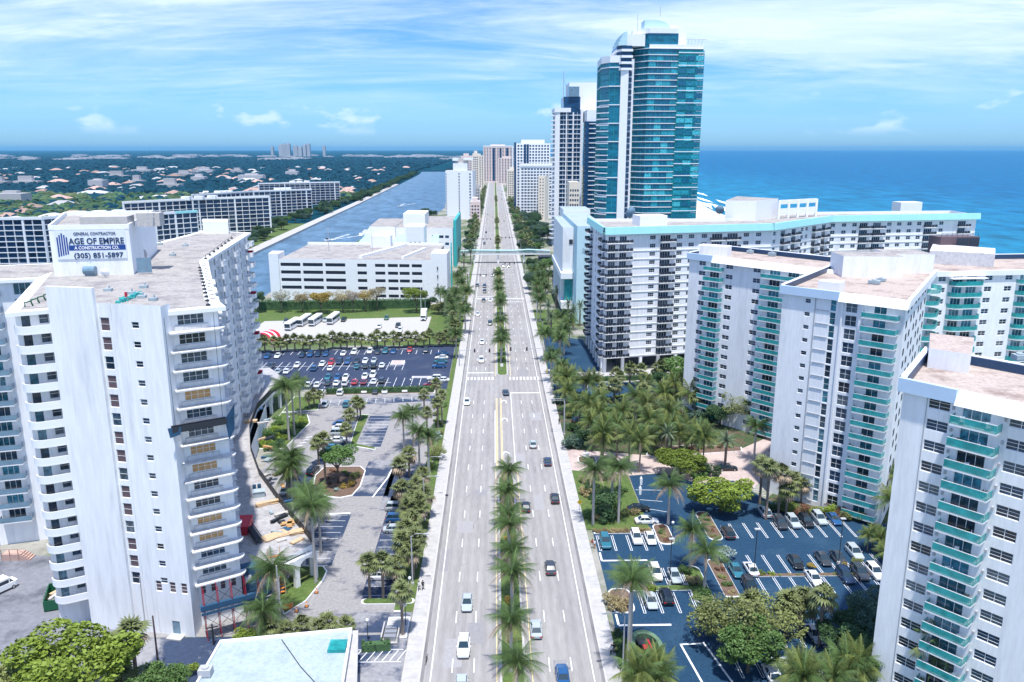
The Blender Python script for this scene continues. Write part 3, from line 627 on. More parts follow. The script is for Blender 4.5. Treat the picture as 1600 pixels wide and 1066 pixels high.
f = Face(A, AV[7], AV[8], 0, 49.3, 'stucco')
for k, z in enumerate(ZA[1:]):
    for j, u in enumerate((3, 11, 19, 27, 35, 43, 51)):
        f.win(u, z + .3, 2.0, 1.9, 2, 1, 'white_paint', 'pane')
        if j % 2 == 1: f.balc(u + 3.2, z, 3.4, 1.5, 'white')
    f.cbalc(52.0, z, 4.0, 1.8, 'solid', False, True) if k % 2 else f.balc(52.0, z, 4.0, 1.8, 'white')
    if k % 4 == 1: f.box('balcony_partition', 53, 53.9, z + .02, z + 1.2, .1, 1.5, 'red_paint')
for u in (6.9, 15, 23, 31, 39): f.box('wall_pilaster', u - .35, u + .35, 5, 49.2, .02, .5, 'white_paint')
f.done()
for a, b in ((8, 9), (9, 10), (10, 0)): Face(A, AV[a], AV[b], 0, 49.3, 'stucco').done()
part_prism(A, 'roof_slab', inset([AV[0], AV[1], (-62.5, 113.6), (-45.7, 111.3), AV[5], AV[6], AV[7], AV[8], AV[9], AV[10]], -1.0), 49.3, 49.9, 'white_paint')
part_prism(A, 'roof', inset([AV[0], AV[1], (-62.5, 113.6), (-45.7, 111.3), AV[5], AV[6], AV[7], AV[8], AV[9], AV[10]], .7), 49.9, 50.0, 'roof_gravel')
part_prism(A, 'roof', [(-62.4, 111.9), (-45.9, 108.3), (-45.9, 111.8), (-62.4, 114.2)], 49.9, 50.05, 'roof_gravel')
W_ = [(-106, 134), (-80, 141.5), (-83, 160), (-107, 154)]      # left wing
f = Face(A, W_[0], W_[1], 0, 49.3, 'stucco')
for k, z in enumerate(ZA):
    for j, u in enumerate((4, 11, 17.5, 23.6)):
        f.win(u, z + .1, 2.8, 2.1, 3, 1, 'white_paint', 'door_pane', 'balcony_door'); f.balc(u, z, 5.2, 1.6, 'blue') if (j < 3) else f.win(u + 2, z + .9, .9, .9, 1, 1)
f.done()
for a, b in ((1, 2), (2, 3), (3, 0)): Face(A, W_[a], W_[b], 0, 49.3, 'stucco').done()
part_prism(A, 'roof_slab', inset(W_, -1.0), 49.3, 49.85, 'white_paint'); part_prism(A, 'roof', inset(W_, .8), 49.85, 49.98, 'roof_gravel')
# mechanical penthouse
PH = [(-78.1, 141.9), (-65.0, 143.8), (-74.8, 178.2), (-91.3, 173.0)]
part_prism(A, 'penthouse', PH, 49.95, 58.2, 'stucco', 'roof_gravel'); parapet(A, 'penthouse_parapet', inset(PH, -.05), 58.2, 59.0, .35, 'white_paint')
pf = Face(A, PH[0], PH[1], 49.95, 58.2, 'stucco')
pf.box('plant_screen', 4.5, 12.5, 58.2, 60.2, -6.5, -2.2, 'grey_stone'); pf.box('plant_screen', 13.5, 17.5, 58.2, 60.6, -7.5, -4.2, 'grey_stone')
pf.box('penthouse_door', 13.9, 16.4, 50.3, 53.0, .02, .12, 'rail_blue')
mm = MB(); 
for k in range(3): mm.tube([(15.5 + k * .7, 2 + k * 1.3, 58.2), (16 + k * .7, 3.2 + k * 1.3, 61.2)], .06, 5); mm.tube([(15.6, 2.4, 59 + k * .8), (17.4, 5.6, 59 + k * .8)], .05, 5)
place('roof_ladder', mm.mesh('roof_ladder', 'galv'), A, pf.pt(0, 0), pf.rz)
part_prism(A, 'stair_head', [(-77.7, 215.2), (-70.9, 215.0), (-73.6, 223.6), (-80.7, 223.8)], 49.95, 53.2, 'white_paint')
# contractor banner
SG = thing('banner_sign', 'white contractor banner with navy lettering on the roof penthouse wall', 'sign', (PH[0][0], PH[0][1], 50))
m = MB(); m.box(.9, -.14, 3.0, 12.5, -.06, 8.1); place('banner', m.mesh('banner', 'banner_cloth'), SG, (0, 0, 0), pf.rz)
m = MB(); m.box(3.0, -.17, 4.55, 12.4, -.145, 5.45); place('stripe', m.mesh('stripe', 'sign_blue'), SG, (0, 0, 0), pf.rz)
m = MB()
for k in range(5): m.box(1.15 + k * .38, -.18, 3.5 + .1 * k, 1.38 + k * .38, -.145, 6.6 + [.3, .7, 1.0, .7, .3][k])
place('emblem', m.mesh('emblem', 'sign_blue'), SG, (0, 0, 0), pf.rz)
def text_mesh(s, size, mt, width=None, bold=0):
    cu = bpy.data.curves.new('lettering', 'FONT'); cu.body = s; cu.size = size; cu.extrude = .012; cu.offset = bold; cu.resolution_u = 2
    o = bpy.data.objects.new('tmp', cu); COL.objects.link(o); bpy.context.view_layer.update()
    me = bpy.data.meshes.new_from_object(o.evaluated_get(bpy.context.evaluated_depsgraph_get())); bpy.data.objects.remove(o)
    xs = [v.co.x for v in me.vertices]; sx = width / (max(xs) - min(xs)) if width else 1; x0 = min(xs)
    for v in me.vertices: v.co = ((v.co.x - x0) * sx, -v.co.z, v.co.y)
    me.materials.clear(); me.materials.append(M[mt]); return me
d2 = Vector((math.cos(pf.rz), math.sin(pf.rz)))
for s, u, z, size, wd, mt, bo in (('GENERAL CONTRACTOR', 4.0, 7.2, .75, 7.0, 'navy_text', .012), ('AGE OF EMPIRE', 3.05, 5.65, 1.5, 9.2, 'navy_text', .035), ('A CONSTRUCTION CO.', 3.9, 4.72, .8, 7.4, 'white_paint', .02), ('(305) 851-5897', 3.7, 3.2, 1.25, 8.2, 'navy_text', .03)):
    n_ = Vector((d2.y, -d2.x)) * .19; place('lettering', text_mesh(s, size, mt, wd, bo), SG, (d2.x * u + n_.x, d2.y * u + n_.y, z), pf.rz)
# roof clutter on the condo
def dish(loc, r, rz, label, mt='white_paint'):
    t = thing('satellite_dish', label, 'satellite dish', loc, rz); m = MB(); n = 12
    for j in range(3):
        for i in range(n):
            a, b = 2 * math.pi * i / n, 2 * math.pi * (i + 1) / n; r0, r1 = r * j / 3, r * (j + 1) / 3; g = lambda q, c: (q * math.cos(c), -.25 * r + .45 * q * q / r - .5 * q * math.sin(c) * .5, r * 1.15 + q * math.sin(c))
            m.quad(g(r0, a), g(r0, b), g(r1, b), g(r1, a))
    place('reflector', m.mesh('reflector', mt), t); m = MB(); m.tube([(0, 0, 0), (0, 0, r * 1.1)], .05, 6); m.tube([(0, -.2 * r, r), (0, -r, r * 1.5)], .03, 5); place('mast', m.mesh('mast', 'galv'), t)
x, y = (-68.4, 140.3); dish((x, y - .2, 50), .8, 0, 'small white dish on the roof below the contractor banner')
x, y = (-70.0, 158.0); dish((x, y, 50), 1.5, .4, 'large mesh dish beside the penthouse corner on the left roof', 'galv')
x, y = (-72.0, 143.3)
t = tag(place('roof_tank', (lambda m: (m.tube([(-1, 0, 1), (1, 0, 1)], .75, 12), m.box(-.8, -.4, 0, .8, .4, .4), m.mesh('roof_tank', 'rail_blue'))[2])(MB()), None, (x, y - 1, 50)), 'pale blue cylindrical tank under the contractor banner', 'tank')
m = MB()
for i in range(9): 
    p = (-.4 + .2 * (i % 3), i * .8, 0); m.box(p[0] - .35, p[1] - .2, 0, p[0] + .35, p[1] + .2, .35 + .25 * (i % 2))
m.tube([(0, 0, .5), (0, 7, .6)], .09, 5); m.tube([(-1.2, 2, .5), (1.2, 2, .5)], .07, 5)
x, y = (-54.8, 116.1); tag(place('pipe_run', m.mesh('pipe_run', 'teal_metal'), None, (x, y, 50)), 'green pipe manifold running across the left condominium roof', 'pipes')
m = MB(); m.box(-.15, -.15, 0, .15, .15, 1.3); m.box(-.3, -.1, .3, .3, .1, .5); x, y = (-54.9, 118.1); tag(place('hydrant', m.mesh('hydrant', 'red_paint'), None, (x, y, 50)), 'red standpipe on the left condominium roof', 'standpipe')
for i, (qx, qy) in enumerate(((170, 455), (225, 450), (222, 466), (205, 460), (270, 400), (250, 383), (290, 385), (240, 470))):
    x, y = G_ = [(-61.5, 126.5), (-57.1, 129.4), (-53.5, 120.2), (-56.6, 123.5), (-68.1, 169.6), (-78.9, 189.5), (-71.9, 186.8), (-50.9, 118.0)][i]
    m = MB(); m.box(-.6, -.4, 0, .6, .4, .45); m.tube([(.2, 0, .45), (.2, 0, .9)], .12, 6); tag(place('roof_vent', m.mesh('roof_vent', 'roof_white'), None, (x, y, 50.0)), 'low pale vent box on the gravel roof of the sign-bearing condominium', 'roof vent', 'vents on the left roof')
def davits(pts, n, label):
    for i in range(n):
        t = i / (n - 1); x, y = lerp(pts[0], pts[1], t); m_ = proto('davit', lambda: (lambda m: (m.tube([(0, 0, 0), (0, 0, .8), (.5, 0, 1.1), (1.1, 0, .9)], .07, 5), m.box(-.3, -.2, 0, .3, .2, .3), m.mesh('davit', 'dark_metal'))[2])(MB()))
        tag(place('roof_davit', m_, None, (x, y, 49.9), .4), label, 'davit', label)
davits(((-56.0, 151.5), (-41.5, 114.3)), 12, 'dark rigging davit along the inner roof edge of the sign-bearing condominium')
davits(((-59.6, 165.1), (-66.2, 202.5)), 8, 'dark rigging hook along the far roof edge of the sign-bearing condominium')
m = MB()
for i in range(5): m.tube([(i * .9, i * 1.9, 0), (i * .9, i * 1.9, .7), (i * .9 + .8, i * 1.9 + .3, .8), (i * .9 + 1, i * 1.9 + .3, .1)], .12, 6)
x, y = (-67.2, 113.4); tag(place('pipe_run', m.mesh('pipe_run', 'green_metal'), None, (x, y, 49.95), .55), 'row of looped green pipes on the white left roof edge', 'pipes')
# podium deck with curved edge
PC = [(-31.4, 125.6), (-36.3, 133.4), (-42.5, 143.9), (-49.3, 155.9), (-55.0, 169.4), (-59.3, 183.3), (-62.1, 199.0), (-62.0, 212.9), (-60.0, 224.1)]
PD = thing('podium_deck', 'curved concrete terrace deck with dark railing beside the construction condominium', 'terrace', (-50, 150, 0))
poly = PC + [(-70, 240), (-78, 240), (-66.2, 205), (-59.3, 164), (-42.5, 119.2), (-39.6, 114.5), (-38.3, 117.2)]
part_prism(PD, 'deck', poly, 5.2, 6.0, 'white_paint', 'deck')
part_prism(PD, 'base_wall', inset(poly, 4.5), 0, 5.2, 'stucco')
r0 = PD.location; m = MB(); m2 = MB()
for a, b in zip(PC[:-1], PC[1:]):
    m.quad((a[0] - r0.x, a[1] - r0.y, 6.0), (b[0] - r0.x, b[1] - r0.y, 6.0), (b[0] - r0.x, b[1] - r0.y, 7.5), (a[0] - r0.x, a[1] - r0.y, 7.5))
    m2.tube([(a[0] - r0.x, a[1] - r0.y, 7.55), (b[0] - r0.x, b[1] - r0.y, 7.55)], .07, 5)
    d = Vector(b) - Vector(a); n_ = max(2, int(d.length / 2))
    for i in range(n_): q = Vector(a) + d * i / n_; m2.tube([(q.x - r0.x, q.y - r0.y, 6), (q.x - r0.x, q.y - r0.y, 7.5)], .05, 4)
place('railing_screen', m.mesh('railing_screen', 'dark_metal'), PD); place('rail', m2.mesh('rail', 'dark_metal'), PD)
tot = 0; 
for i, (a, b) in enumerate(zip(PC[:-1], PC[1:])):
    for t in (0.0, .5):
        q = lerp(a, b, t); mm = proto('col', lambda: (lambda m: (m.box(-.35, -.35, 0, .35, .35, 5.2), m.box(-.5, -.5, 4.5, .5, .5, 5.2), m.mesh('column', 'white_paint'))[2])(MB()))
        place('column', mm, PD, (q[0] - .5 - r0.x, q[1] - r0.y, 0), math.atan2(b[1] - a[1], b[0] - a[0]))
def arch_panel(w, h, t, pw):
    m = MB(); n = 10; r = w / 2 - pw; zs = h - r - .5
    for s in (-1, 1): m.box(min(s * w / 2, s * r), -t, 0, max(s * w / 2, s * r), 0, zs)
    for i in range(n):
        a, b = math.pi * i / n, math.pi * (i + 1) / n; p = (r * math.cos(a), zs + r * math.sin(a)); q = (r * math.cos(b), zs + r * math.sin(b))
        P_, Q_ = (p[0] if i else w / 2, h), (q[0] if i < n - 1 else -w / 2, h)
        if i == 0: m.quad((w / 2, -t, zs), (w / 2, -t, h), (q[0], -t, h), (q[0], -t, q[1])); m.tri((r, -t, zs), (w / 2, -t, zs), (q[0], -t, q[1]))
        elif i == n - 1: m.quad((p[0], -t, p[1]), (p[0], -t, h), (-w / 2, -t, h), (-w / 2, -t, zs)); m.tri((p[0], -t, p[1]), (-w / 2, -t, zs), (-r, -t, zs))
        else: m.quad((p[0], -t, p[1]), (p[0], -t, h), (q[0], -t, h), (q[0], -t, q[1]))
        m.quad((p[0], -t, p[1]), (q[0], -t, q[1]), (q[0], 0, q[1]), (p[0], 0, p[1]))
    m.quad((-w / 2, -t, h), (w / 2, -t, h), (w / 2, 0, h), (-w / 2, 0, h)); return m.mesh('arch', 'white_paint')
a0, a1 = (-36.8, 119.2), (-31.5, 125.4); rz = math.atan2(a1[1] - a0[1], a1[0] - a0[0]); wd = (Vector(a1) - Vector(a0)).length / 2
for k in range(2):
    q = lerp(a0, a1, .25 + .5 * k); place('arch', arch_panel(wd, 5.2, .7, .45), PD, (q[0] - r0.x + .3, q[1] - r0.y - .3, 0), rz)
q = lerp(a1, PC[1], .5); place('arch', arch_panel(5, 5.2, .7, .45), PD, (q[0] - r0.x + .2, q[1] - r0.y, 0), rz + 1.25)
# building materials on the deck
def pile(px, mb, mt, nm, label, cat, rz=0.0): tag(place(nm, mb.mesh(nm, mt), None, (px[0], px[1], 6.0), rz), label, cat)
def boards_mb(n, l, w, h=.06, seed=0):
    r = random.Random(seed); m = MB()
    for i in range(n):
        a = r.uniform(-.15, .15); x = r.uniform(-.2, .2); z = i * h; c, s = math.cos(a), math.sin(a); pts = [(-l / 2, -w / 2), (l / 2, -w / 2), (l / 2, w / 2), (-l / 2, w / 2)]
        m.prism([(x + p[0] * c - p[1] * s, p[0] * s + p[1] * c) for p in pts], z, z + h * .92)
    return m
pile((-35.1, 129.7), boards_mb(8, 2.4, 1.4, .07, 1), 'lumber', 'lumber_stack', 'square stack of tan boards near the deck corner', 'lumber', .4)
pile((-43.6, 141.6), boards_mb(7, 4.2, .9, .09, 2), 'lumber', 'lumber_stack', 'long stack of pale planks lying against the curved deck rail', 'lumber', .5)
pile((-39.7, 135.0), boards_mb(6, 3.6, .5, .1, 3), 'dark_metal', 'beam_stack', 'dark steel beams stacked on the deck', 'beams', 1.0)
pile((-38.7, 128.6), boards_mb(5, 4.6, 2.2, .06, 4), 'lumber', 'plywood_stack', 'scattered plywood sheets on the terrace deck', 'plywood', .7)
pile((-37.6, 132.9), boards_mb(5, 2.2, .9, .1, 9), 'plywood', 'plywood_stack', 'small stack of brown sheets beside the dark beams', 'plywood', .2)
pile((-46.3, 145.4), (lambda m: (m.box(-1.1, -.8, 0, 1.1, .8, 1.1), m.box(-1.2, -.9, 1.1, 1.2, .9, 1.2), m)[2])(MB()), 'roof_white', 'material_crate', 'pale crate standing on the terrace deck', 'crate', .3)
pile((-47.8, 148.5), (lambda m: (m.tube([(-.3, 0, 0), (-.3, 0, 1)], .35, 10), m.tube([(.6, .3, 0), (.6, .3, 1)], .35, 10), m)[2])(MB()), 'blue_tarp', 'drum', 'pair of blue drums on the terrace deck', 'drum')
pile((-45.1, 131.1), (lambda m: (m.prism([(-1.2, -2.2), (1.2, -2.2), (1.4, 2.2), (-1.4, 2.2)], 0, 1.6), m.box(-1.5, -2.4, 1.6, 1.5, 2.4, 1.75), m)[2])(MB()), 'red_paint', 'waste_skip', 'red skip on the deck beside the white ledges', 'skip', .1)
pile((-42.2, 128.2), (lambda m: (m.box(-.5, -3, .4, .5, 3, .9), m.tube([(-.5, -3, 0), (-.5, -3, 1.6)], .06, 5), m.tube([(.5, 3, 0), (.5, 3, 1.6)], .06, 5), m.box(-.5, -3, 1.3, -.42, 3, 1.5), m.box(.42, -3, 1.3, .5, 3, 1.5), m)[5])(MB()), 'dark_metal', 'work_platform', 'dark work platform propped at the deck edge', 'platform', .55)
pile((-65.4, 199.0), boards_mb(6, 3, 1.2, .1, 5), 'grey_stone', 'rubble_heap', 'grey debris heap on the far end of the deck', 'rubble', .8)
pile((-60.8, 188.9), boards_mb(6, 3, 1.4, .1, 6), 'lumber', 'rubble_heap', 'pinkish boards heaped on the far deck', 'rubble', .2)
drn = random.Random(44)
ts_ = sorted(drn.random() for _ in range(22))
for i in range(22):
    t_ = ts_[i]; a_ = lerp((-38, 124), (-62, 200), t_); b_ = lerp((-34, 126), (-60.5, 200), t_); q_ = lerp(a_, b_, drn.random()); mt_ = ('lumber', 'grey_stone', 'roof_white', 'blue_tarp', 'plywood', 'dark_metal')[i % 6]
    pile(q_, boards_mb(drn.randrange(3, 7), drn.uniform(.8, 2.6), drn.uniform(.4, 1.1), .1, 100 + i), mt_, 'offcut_heap', {'lumber': 'small heap of tan offcuts', 'grey_stone': 'small heap of grey slabs', 'roof_white': 'small heap of pale boards', 'blue_tarp': 'folded blue sheets', 'plywood': 'small heap of brown boards', 'dark_metal': 'small heap of dark bars'}[mt_] + ' littering the terrace deck, ' + ORD[i // 6] + ' from the camera', 'debris', drn.uniform(0, 3))
WP = thing('suspended_platform', 'dark hanging work platform with black tarp on the ledge side', 'platform', (-46.2, 108.2, 33), .56); m = MB(); m.box(0, -1.4, 0, 7.5, -.6, .1); m.box(0, -1.45, .1, 7.5, -1.4, .9); m.box(0, -.6, .1, 7.5, -.55, .9); place('cradle', m.mesh('cradle', 'dark_metal'), WP)
m = MB(); m.quad((7.2, -1.4, .8), (8.9, -.6, 2.6), (8.7, -.3, -1.4), (7.6, -1.2, -2.6)); m.quad((-.6, -1.4, .9), (1.2, -1.46, .8), (1.0, -1.46, -.3), (-.4, -1.4, -.6)); place('tarp', m.mesh('tarp', 'blue_tarp'), WP)
m = MB(); [m.tube([(x_, -1.0, .9), (x_, -1.0, 16.5)], .03, 4) for x_ in (.5, 7)]; place('cable', m.mesh('cable', 'dark_metal'), WP)
# ground-level scaffold in front of the ledges
SC = thing('scaffold', 'red and dark scaffold with cross braces under the lowest white ledges', 'scaffold', (-44, 108, 0), .5)
m = MB(); m2 = MB()
for i in range(5):
    for j in (0, 1.3): m.tube([(i * 2.0, -j, 0), (i * 2.0, -j, 8.6)], .06, 5)
for i in range(4):
    for k in range(4): m2.tube([(i * 2, -1.3, k * 2), (i * 2 + 2, -1.3, k * 2 + 2)], .035, 4); m2.tube([(i * 2 + 2, -1.3, k * 2), (i * 2, -1.3, k * 2 + 2)], .035, 4)
place('standards', m.mesh('standards', 'red_paint'), SC); place('braces', m2.mesh('braces', 'dark_metal'), SC)
m = MB(); m.box(-.6, -1.7, 5.2, 9.6, .2, 5.3); m.box(-.6, -1.75, 5.3, 9.6, -1.7, 6.1); m.box(-.6, -1.74, 4.6, 9.6, -1.71, 5.0); place('platform', m.mesh('platform', 'blue_tarp'), SC)
m = MB(); m.box(-1.5, -1, 0, 1.5, 1, 7.2); m.box(-1.3, -1.2, 3.2, 2.6, -1, 4.6); t = tag(place('shrouded_tower', m.mesh('shrouded_tower', 'blue_tarp'), None, (*(-39.4, 116.6), 0), .5), 'blue mesh shroud beside the red scaffold', 'shroud')
ST = thing('stair_tower', 'tall wood and steel stair tower with orange treads at the deck front', 'stairs', ((-36.0, 119.4)[0], (-36.0, 119.4)[1], 0), .45)
m = MB()
for k in range(12): m.box(-.9, -.5 + k * .22, k * .55, .9, -.1 + k * .22, k * .55 + .08)
place('treads', m.mesh('treads', 'orange_paint'), ST); m = MB()
for sx in (-1, 1):
    for sy in (-.6, 2.6): m.tube([(sx, sy, 0), (sx, sy, 7.5)], .06, 5)
    m.tube([(sx, -.6, 1), (sx, 2.4, 7.4)], .05, 5)
place('frame', m.mesh('frame', 'lumber'), ST)
SK = thing('dumpster', 'green open dumpster full of rubble behind the leafy tree', 'dumpster', (*(-72.0, 118.3), 0), .35)
m = MB()
for (x0, y0, x1, y1) in ((-1.3, -3, -1.15, 3), (1.15, -3, 1.3, 3), (-1.15, -3, 1.15, -2.85), (-1.15, 2.85, 1.15, 3)): m.box(x0, y0, .2, x1, y1, 1.9)
m.box(-1.15, -2.85, .2, 1.15, 2.85, .4); 
for y in (-2, -1, 0, 1, 2): m.box(-1.4, y - .08, .2, -1.3, y + .08, 1.9); m.box(1.3, y - .08, .2, 1.4, y + .08, 1.9)
place('bin', m.mesh('bin', 'green_metal'), SK)
place('rubble', boards_mb(9, 2.4, .5, .12, 8).mesh('rubble', 'grey_stone'), SK, (0, -.5, .5), 1.2); place('rubble', boards_mb(7, 2.2, .6, .12, 12).mesh('rubble', 'lumber'), SK, (0, 1.2, .5), .9)
# small wooden stair at the left wing
WS = thing('porch_stair', 'small red-brown wooden porch stair at the left wing wall', 'stairs', (*(-85.8, 131.9), 0))
m = MB(); m.box(-3, 0, 0, 0, 1.8, 1.2)
for k in range(5): m.box(k * .4, 0, 0, k * .4 + .4, 1.8, 1.2 - .24 * k)
place('steps', m.mesh('steps', 'tile_roof'), WS); m = MB()
for x in (-3, -1.5, 0): m.box(x - .05, -.05, 0, x + .05, .05, 2.2)
m.tube([(-3, 0, 2.2), (0, 0, 2.2), (2, 0, 1.0)], .05, 5); place('handrail', m.mesh('handrail', 'tile_roof'), WS)
# ================================================================ green-railed condominium (three wings)
def beach_wing(root, poly, z1, spec, fasc=(.45,), mtw='stucco_b', nblue=0):
    pass
def ledge_fascia(f, z, u_split, L):
    f.box('fascia', -.5, u_split, z - .2, z + 1.5, .0, .6, 'blue_fascia')
    m = MB()
    for (ua, ub) in ((u_split, L + .6),):
        m.quad((ua, -.95, z - .3), (ub, -.95, z - .3), (ub, -.75, z + .1), (ua, -.75, z + .1)); m.quad((ua, -.75, z + .1), (ub, -.75, z + .1), (ub, .3, z + 1.4), (ua, .3, z + 1.4)); m.quad((ub, -.95, z - .3), (ua, -.95, z - .3), (ua, 0.0, z - .3), (ub, 0.0, z - .3)); m.quad((ua, -.75, z + .1), (ua, .3, z + 1.4), (ua, .3, z - .3), (ua, -.95, z - .3)); m.quad((ub, .3, z + 1.4), (ub, -.75, z + .1), (ub, -.95, z - .3), (ub, .3, z - .3))
    place('coping', m.mesh('coping', 'white_paint'), f.root, f.pt(0, 0), f.rz)
def roof_deck(root, poly, z, edges, mt='roof_tan'):
    part_prism(root, 'roof', inset(poly, .12), z - .3, z, mt)
    n = len(poly); r = root.location
    for i in edges:
        f = Face(root, poly[i], poly[(i + 1) % n], 0, 0, 'navy_shade'); f.box('parapet', -.2, f.L + .2, z - .1, z + 1.3, -.25, .45, 'white_paint'); f.box('parapet_inner_shade', .3, f.L - .3, z + .05, z + 1.2, -.36, -.26, 'navy_shade')  # navy strip paints the shade on the parapet's inner face
FHB = 2.67; ZB = [1.1 + FHB * k for k in range(16)]
B = thing('apartment_tower', 'white three-winged condominium with green glass balconies behind the dark car park', 'apartment building', (85, 175, 0))
P1 = [(58.5, 158.3), (75.4, 141.8), (102.3, 181.4), (85, 192.5)]
f = Face(B, P1[0], P1[1], 0, 43.7, 'stucco_b')
for k, z in enumerate(ZB):
    f.win(5.3, z + 1.0, 1.15, .9, 1, 2)
    f.win(10.4, z + .05, 1.15, 2.45, 1, 2, 'white_paint', 'door_pane', 'strip_window'); f.box('floor_ledge', 7.1, 9.7, z - .1, z + .05, .01, .14, 'galv')
    f.win(13.9, z + .25, 2.2, 2.1, 2, 2); f.win(19.2, z + .02, 2.3, 2.2, 2, 1, 'white_paint', 'door_pane', 'balcony_door'); f.balc(19.6, z, 6.4, 1.7, 'teal')
f.done(); f.box('wall_pilaster', 12.05, 12.4, 0, 43.5, .01, .35, 'stucco_b'); f.box('wall_pilaster', 15.5, 16.1, 0, 43.5, .01, .35, 'stucco_b'); f.box('wall_groove', 6.75, 6.95, 0, 43.5, .01, .08, 'galv')
ledge_fascia(f, 43.7, 11.5, f.L)
f = Face(B, P1[1], P1[2], 0, 43.7, 'stucco_b')
for k, z in enumerate(ZB):
    for j, u in enumerate((3, 8.5, 14, 19.5, 25, 30.5)): f.win(u + (1.2 if (j + k) % 2 else 0), z + .9, 1.5, 1.25, 1, 2, 'rail_dark', 'pane', 'window', .0)
    f.cbalc(38.5, z, 8, 2.4, 'teal', True, True)
f.done(); f.box('coping', 0, f.L, 43.4, 44.9, -.1, .55, 'white_paint')
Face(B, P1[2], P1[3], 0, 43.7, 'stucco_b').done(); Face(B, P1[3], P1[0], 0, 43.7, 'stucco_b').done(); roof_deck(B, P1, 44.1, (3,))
P2 = [(52.3, 211.8), (81.6, 176.4), (96, 189), (66.2, 226)]
f = Face(B, P2[0], P2[1], 0, 43.5, 'stucco_b')
for k, z in enumerate(ZB):
    for u in (4.2, 12.6, 20.6, 37.5): f.win(u, z + .85, 2.1, 1.2, 2, 2)
    f.win(8.1, z + .02, 2.9, 2.2, 3, 1, 'white_paint', 'door_pane', 'balcony_door'); f.balc(8.3, z, 5.2, 1.6, 'teal')
    for u in (25.6, 30.6): f.win(u, z + .02, 2.9, 2.2, 3, 1, 'white_paint', 'door_pane', 'balcony_door')
    f.balc(28.2, z, 11, 1.6, 'teal')
f.done(); ledge_fascia(f, 43.5, 7.5, f.L)
for a, b in ((1, 2), (2, 3), (3, 0)): Face(B, P2[a], P2[b], 0, 43.5, 'stucco_b').done()
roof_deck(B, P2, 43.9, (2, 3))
P3 = [(99.5, 180.6), (152, 187), (152, 208), (96, 203)]
f = Face(B, P3[0], P3[1], 0, 43.5, 'stucco_b')
for k, z in enumerate(ZB[3:]):
    for u in (4.6, 16.6, 21.8, 34): f.win(u, z + .85, 1.9, 1.2, 2, 2)
    for u0 in (10.6, 28): f.cbalc(u0, z, 8.4, 1.9, 'teal', True, True); f.win(u0 - 2, z + .02, 2.6, 2.2, 3, 1, 'white_paint', 'door_pane', 'balcony_door'); f.win(u0 + 1.6, z + .02, 2.6, 2.2, 3, 1, 'white_paint', 'door_pane', 'balcony_door')
f.done(); f.box('coping', -.3, f.L, 43.2, 44.4, 0, .5, 'white_paint'); f.box('eyebrow', 6, 15, 42.7, 42.9, 0, 1.8, 'white_paint')
for a, b in ((1, 2), (2, 3), (3, 0)): Face(B, P3[a], P3[b], 0, 43.5, 'stucco_b').done()
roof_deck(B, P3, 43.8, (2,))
# plant rooms over the core
def rect(c, w, d, rz): 
    co, s = math.cos(rz), math.sin(rz); return [(c[0] + x * co - y * s, c[1] + x * s + y * co) for x, y in ((-w / 2, -d / 2), (w / 2, -d / 2), (w / 2, d / 2), (-w / 2, d / 2))]
part_prism(B, 'plant_room', rect((84.6, 178.9), 13, 9, -.1), 43.9, 48.8, 'stucco_b', 'roof_gravel'); part_prism(B, 'plant_room', rect((96.2, 185.0), 10, 10, -.1), 43.9, 48.5, 'stucco', 'roof_gravel')
part_prism(B, 'lift_room', rect((59.5, 214.0), 8, 4, -.6), 43.9, 46.7, 'stucco_b'); part_prism(B, 'roof_hatch', rect((67.5, 156.5), 4.2, 3, -.75), 44.1, 46.3, 'white_paint')
gx = (114.0, 191.4); part_prism(B, 'plant_screen', [(109.7, 198.2), (122.1, 191.2), (129.1, 202.5), (118.5, 212.9)], 43.8, 47.1, 'worn_slab')
CT = thing('cooling_tower', 'brown and black cooling tower on the roof of the green-railed condominium', 'cooling tower', (*(123.9, 212.6), 43.8), .1)
m = MB(); m.box(-5.6, -2.5, 0, 5.6, 2.5, 5.4); place('casing', m.mesh('casing', 'louvre'), CT); m = MB(); m.box(-1.0, -2.58, 1.4, 2.4, -2.51, 5.1); m.box(2.6, -2.58, 1.4, 5.5, -2.51, 5.1); place('louvres', m.mesh('louvres', 'rail_dark'), CT)
m = MB(); 
for i in range(8): m.tube([(-5.4 + i * 1.5, -2.4, 5.4), (-5.4 + i * 1.5, -2.4, 6.4)], .05, 4)
m.tube([(-5.4, -2.4, 6.4), (5.1, -2.4, 6.4)], .05, 4); place('guard_rail', m.mesh('guard_rail', 'dark_metal'), CT)
def roof_box(p, z, w, d, h, label, mt='roof_white', rz=0.0, fan=True):
    m = MB(); m.box(-w / 2, -d / 2, .15, w / 2, d / 2, h); m.box(-w / 2 + .1, -d / 2 + .1, 0, w / 2 - .1, d / 2 - .1, .15)
    if fan: m.tube([(0, 0, h), (0, 0, h + .2)], min(w, d) * .36, 10)
    tag(place('air_unit', m.mesh('air_unit', mt), None, (p[0], p[1], z), rz), label, 'air unit')
roof_box((84.7, 182.7), 44.1, 2.2, 1.4, .9, 'pale air unit below the square plant room', 'rail_blue', -.1); roof_box((80.6, 165.6), 44.1, 2.2, 1.6, .8, 'white air unit in the middle of the tan roof', rz=-.75); roof_box((83.6, 168.9), 44.1, 1.8, 1.2, .7, 'white vent cap beside the middle roof unit', rz=-.75)
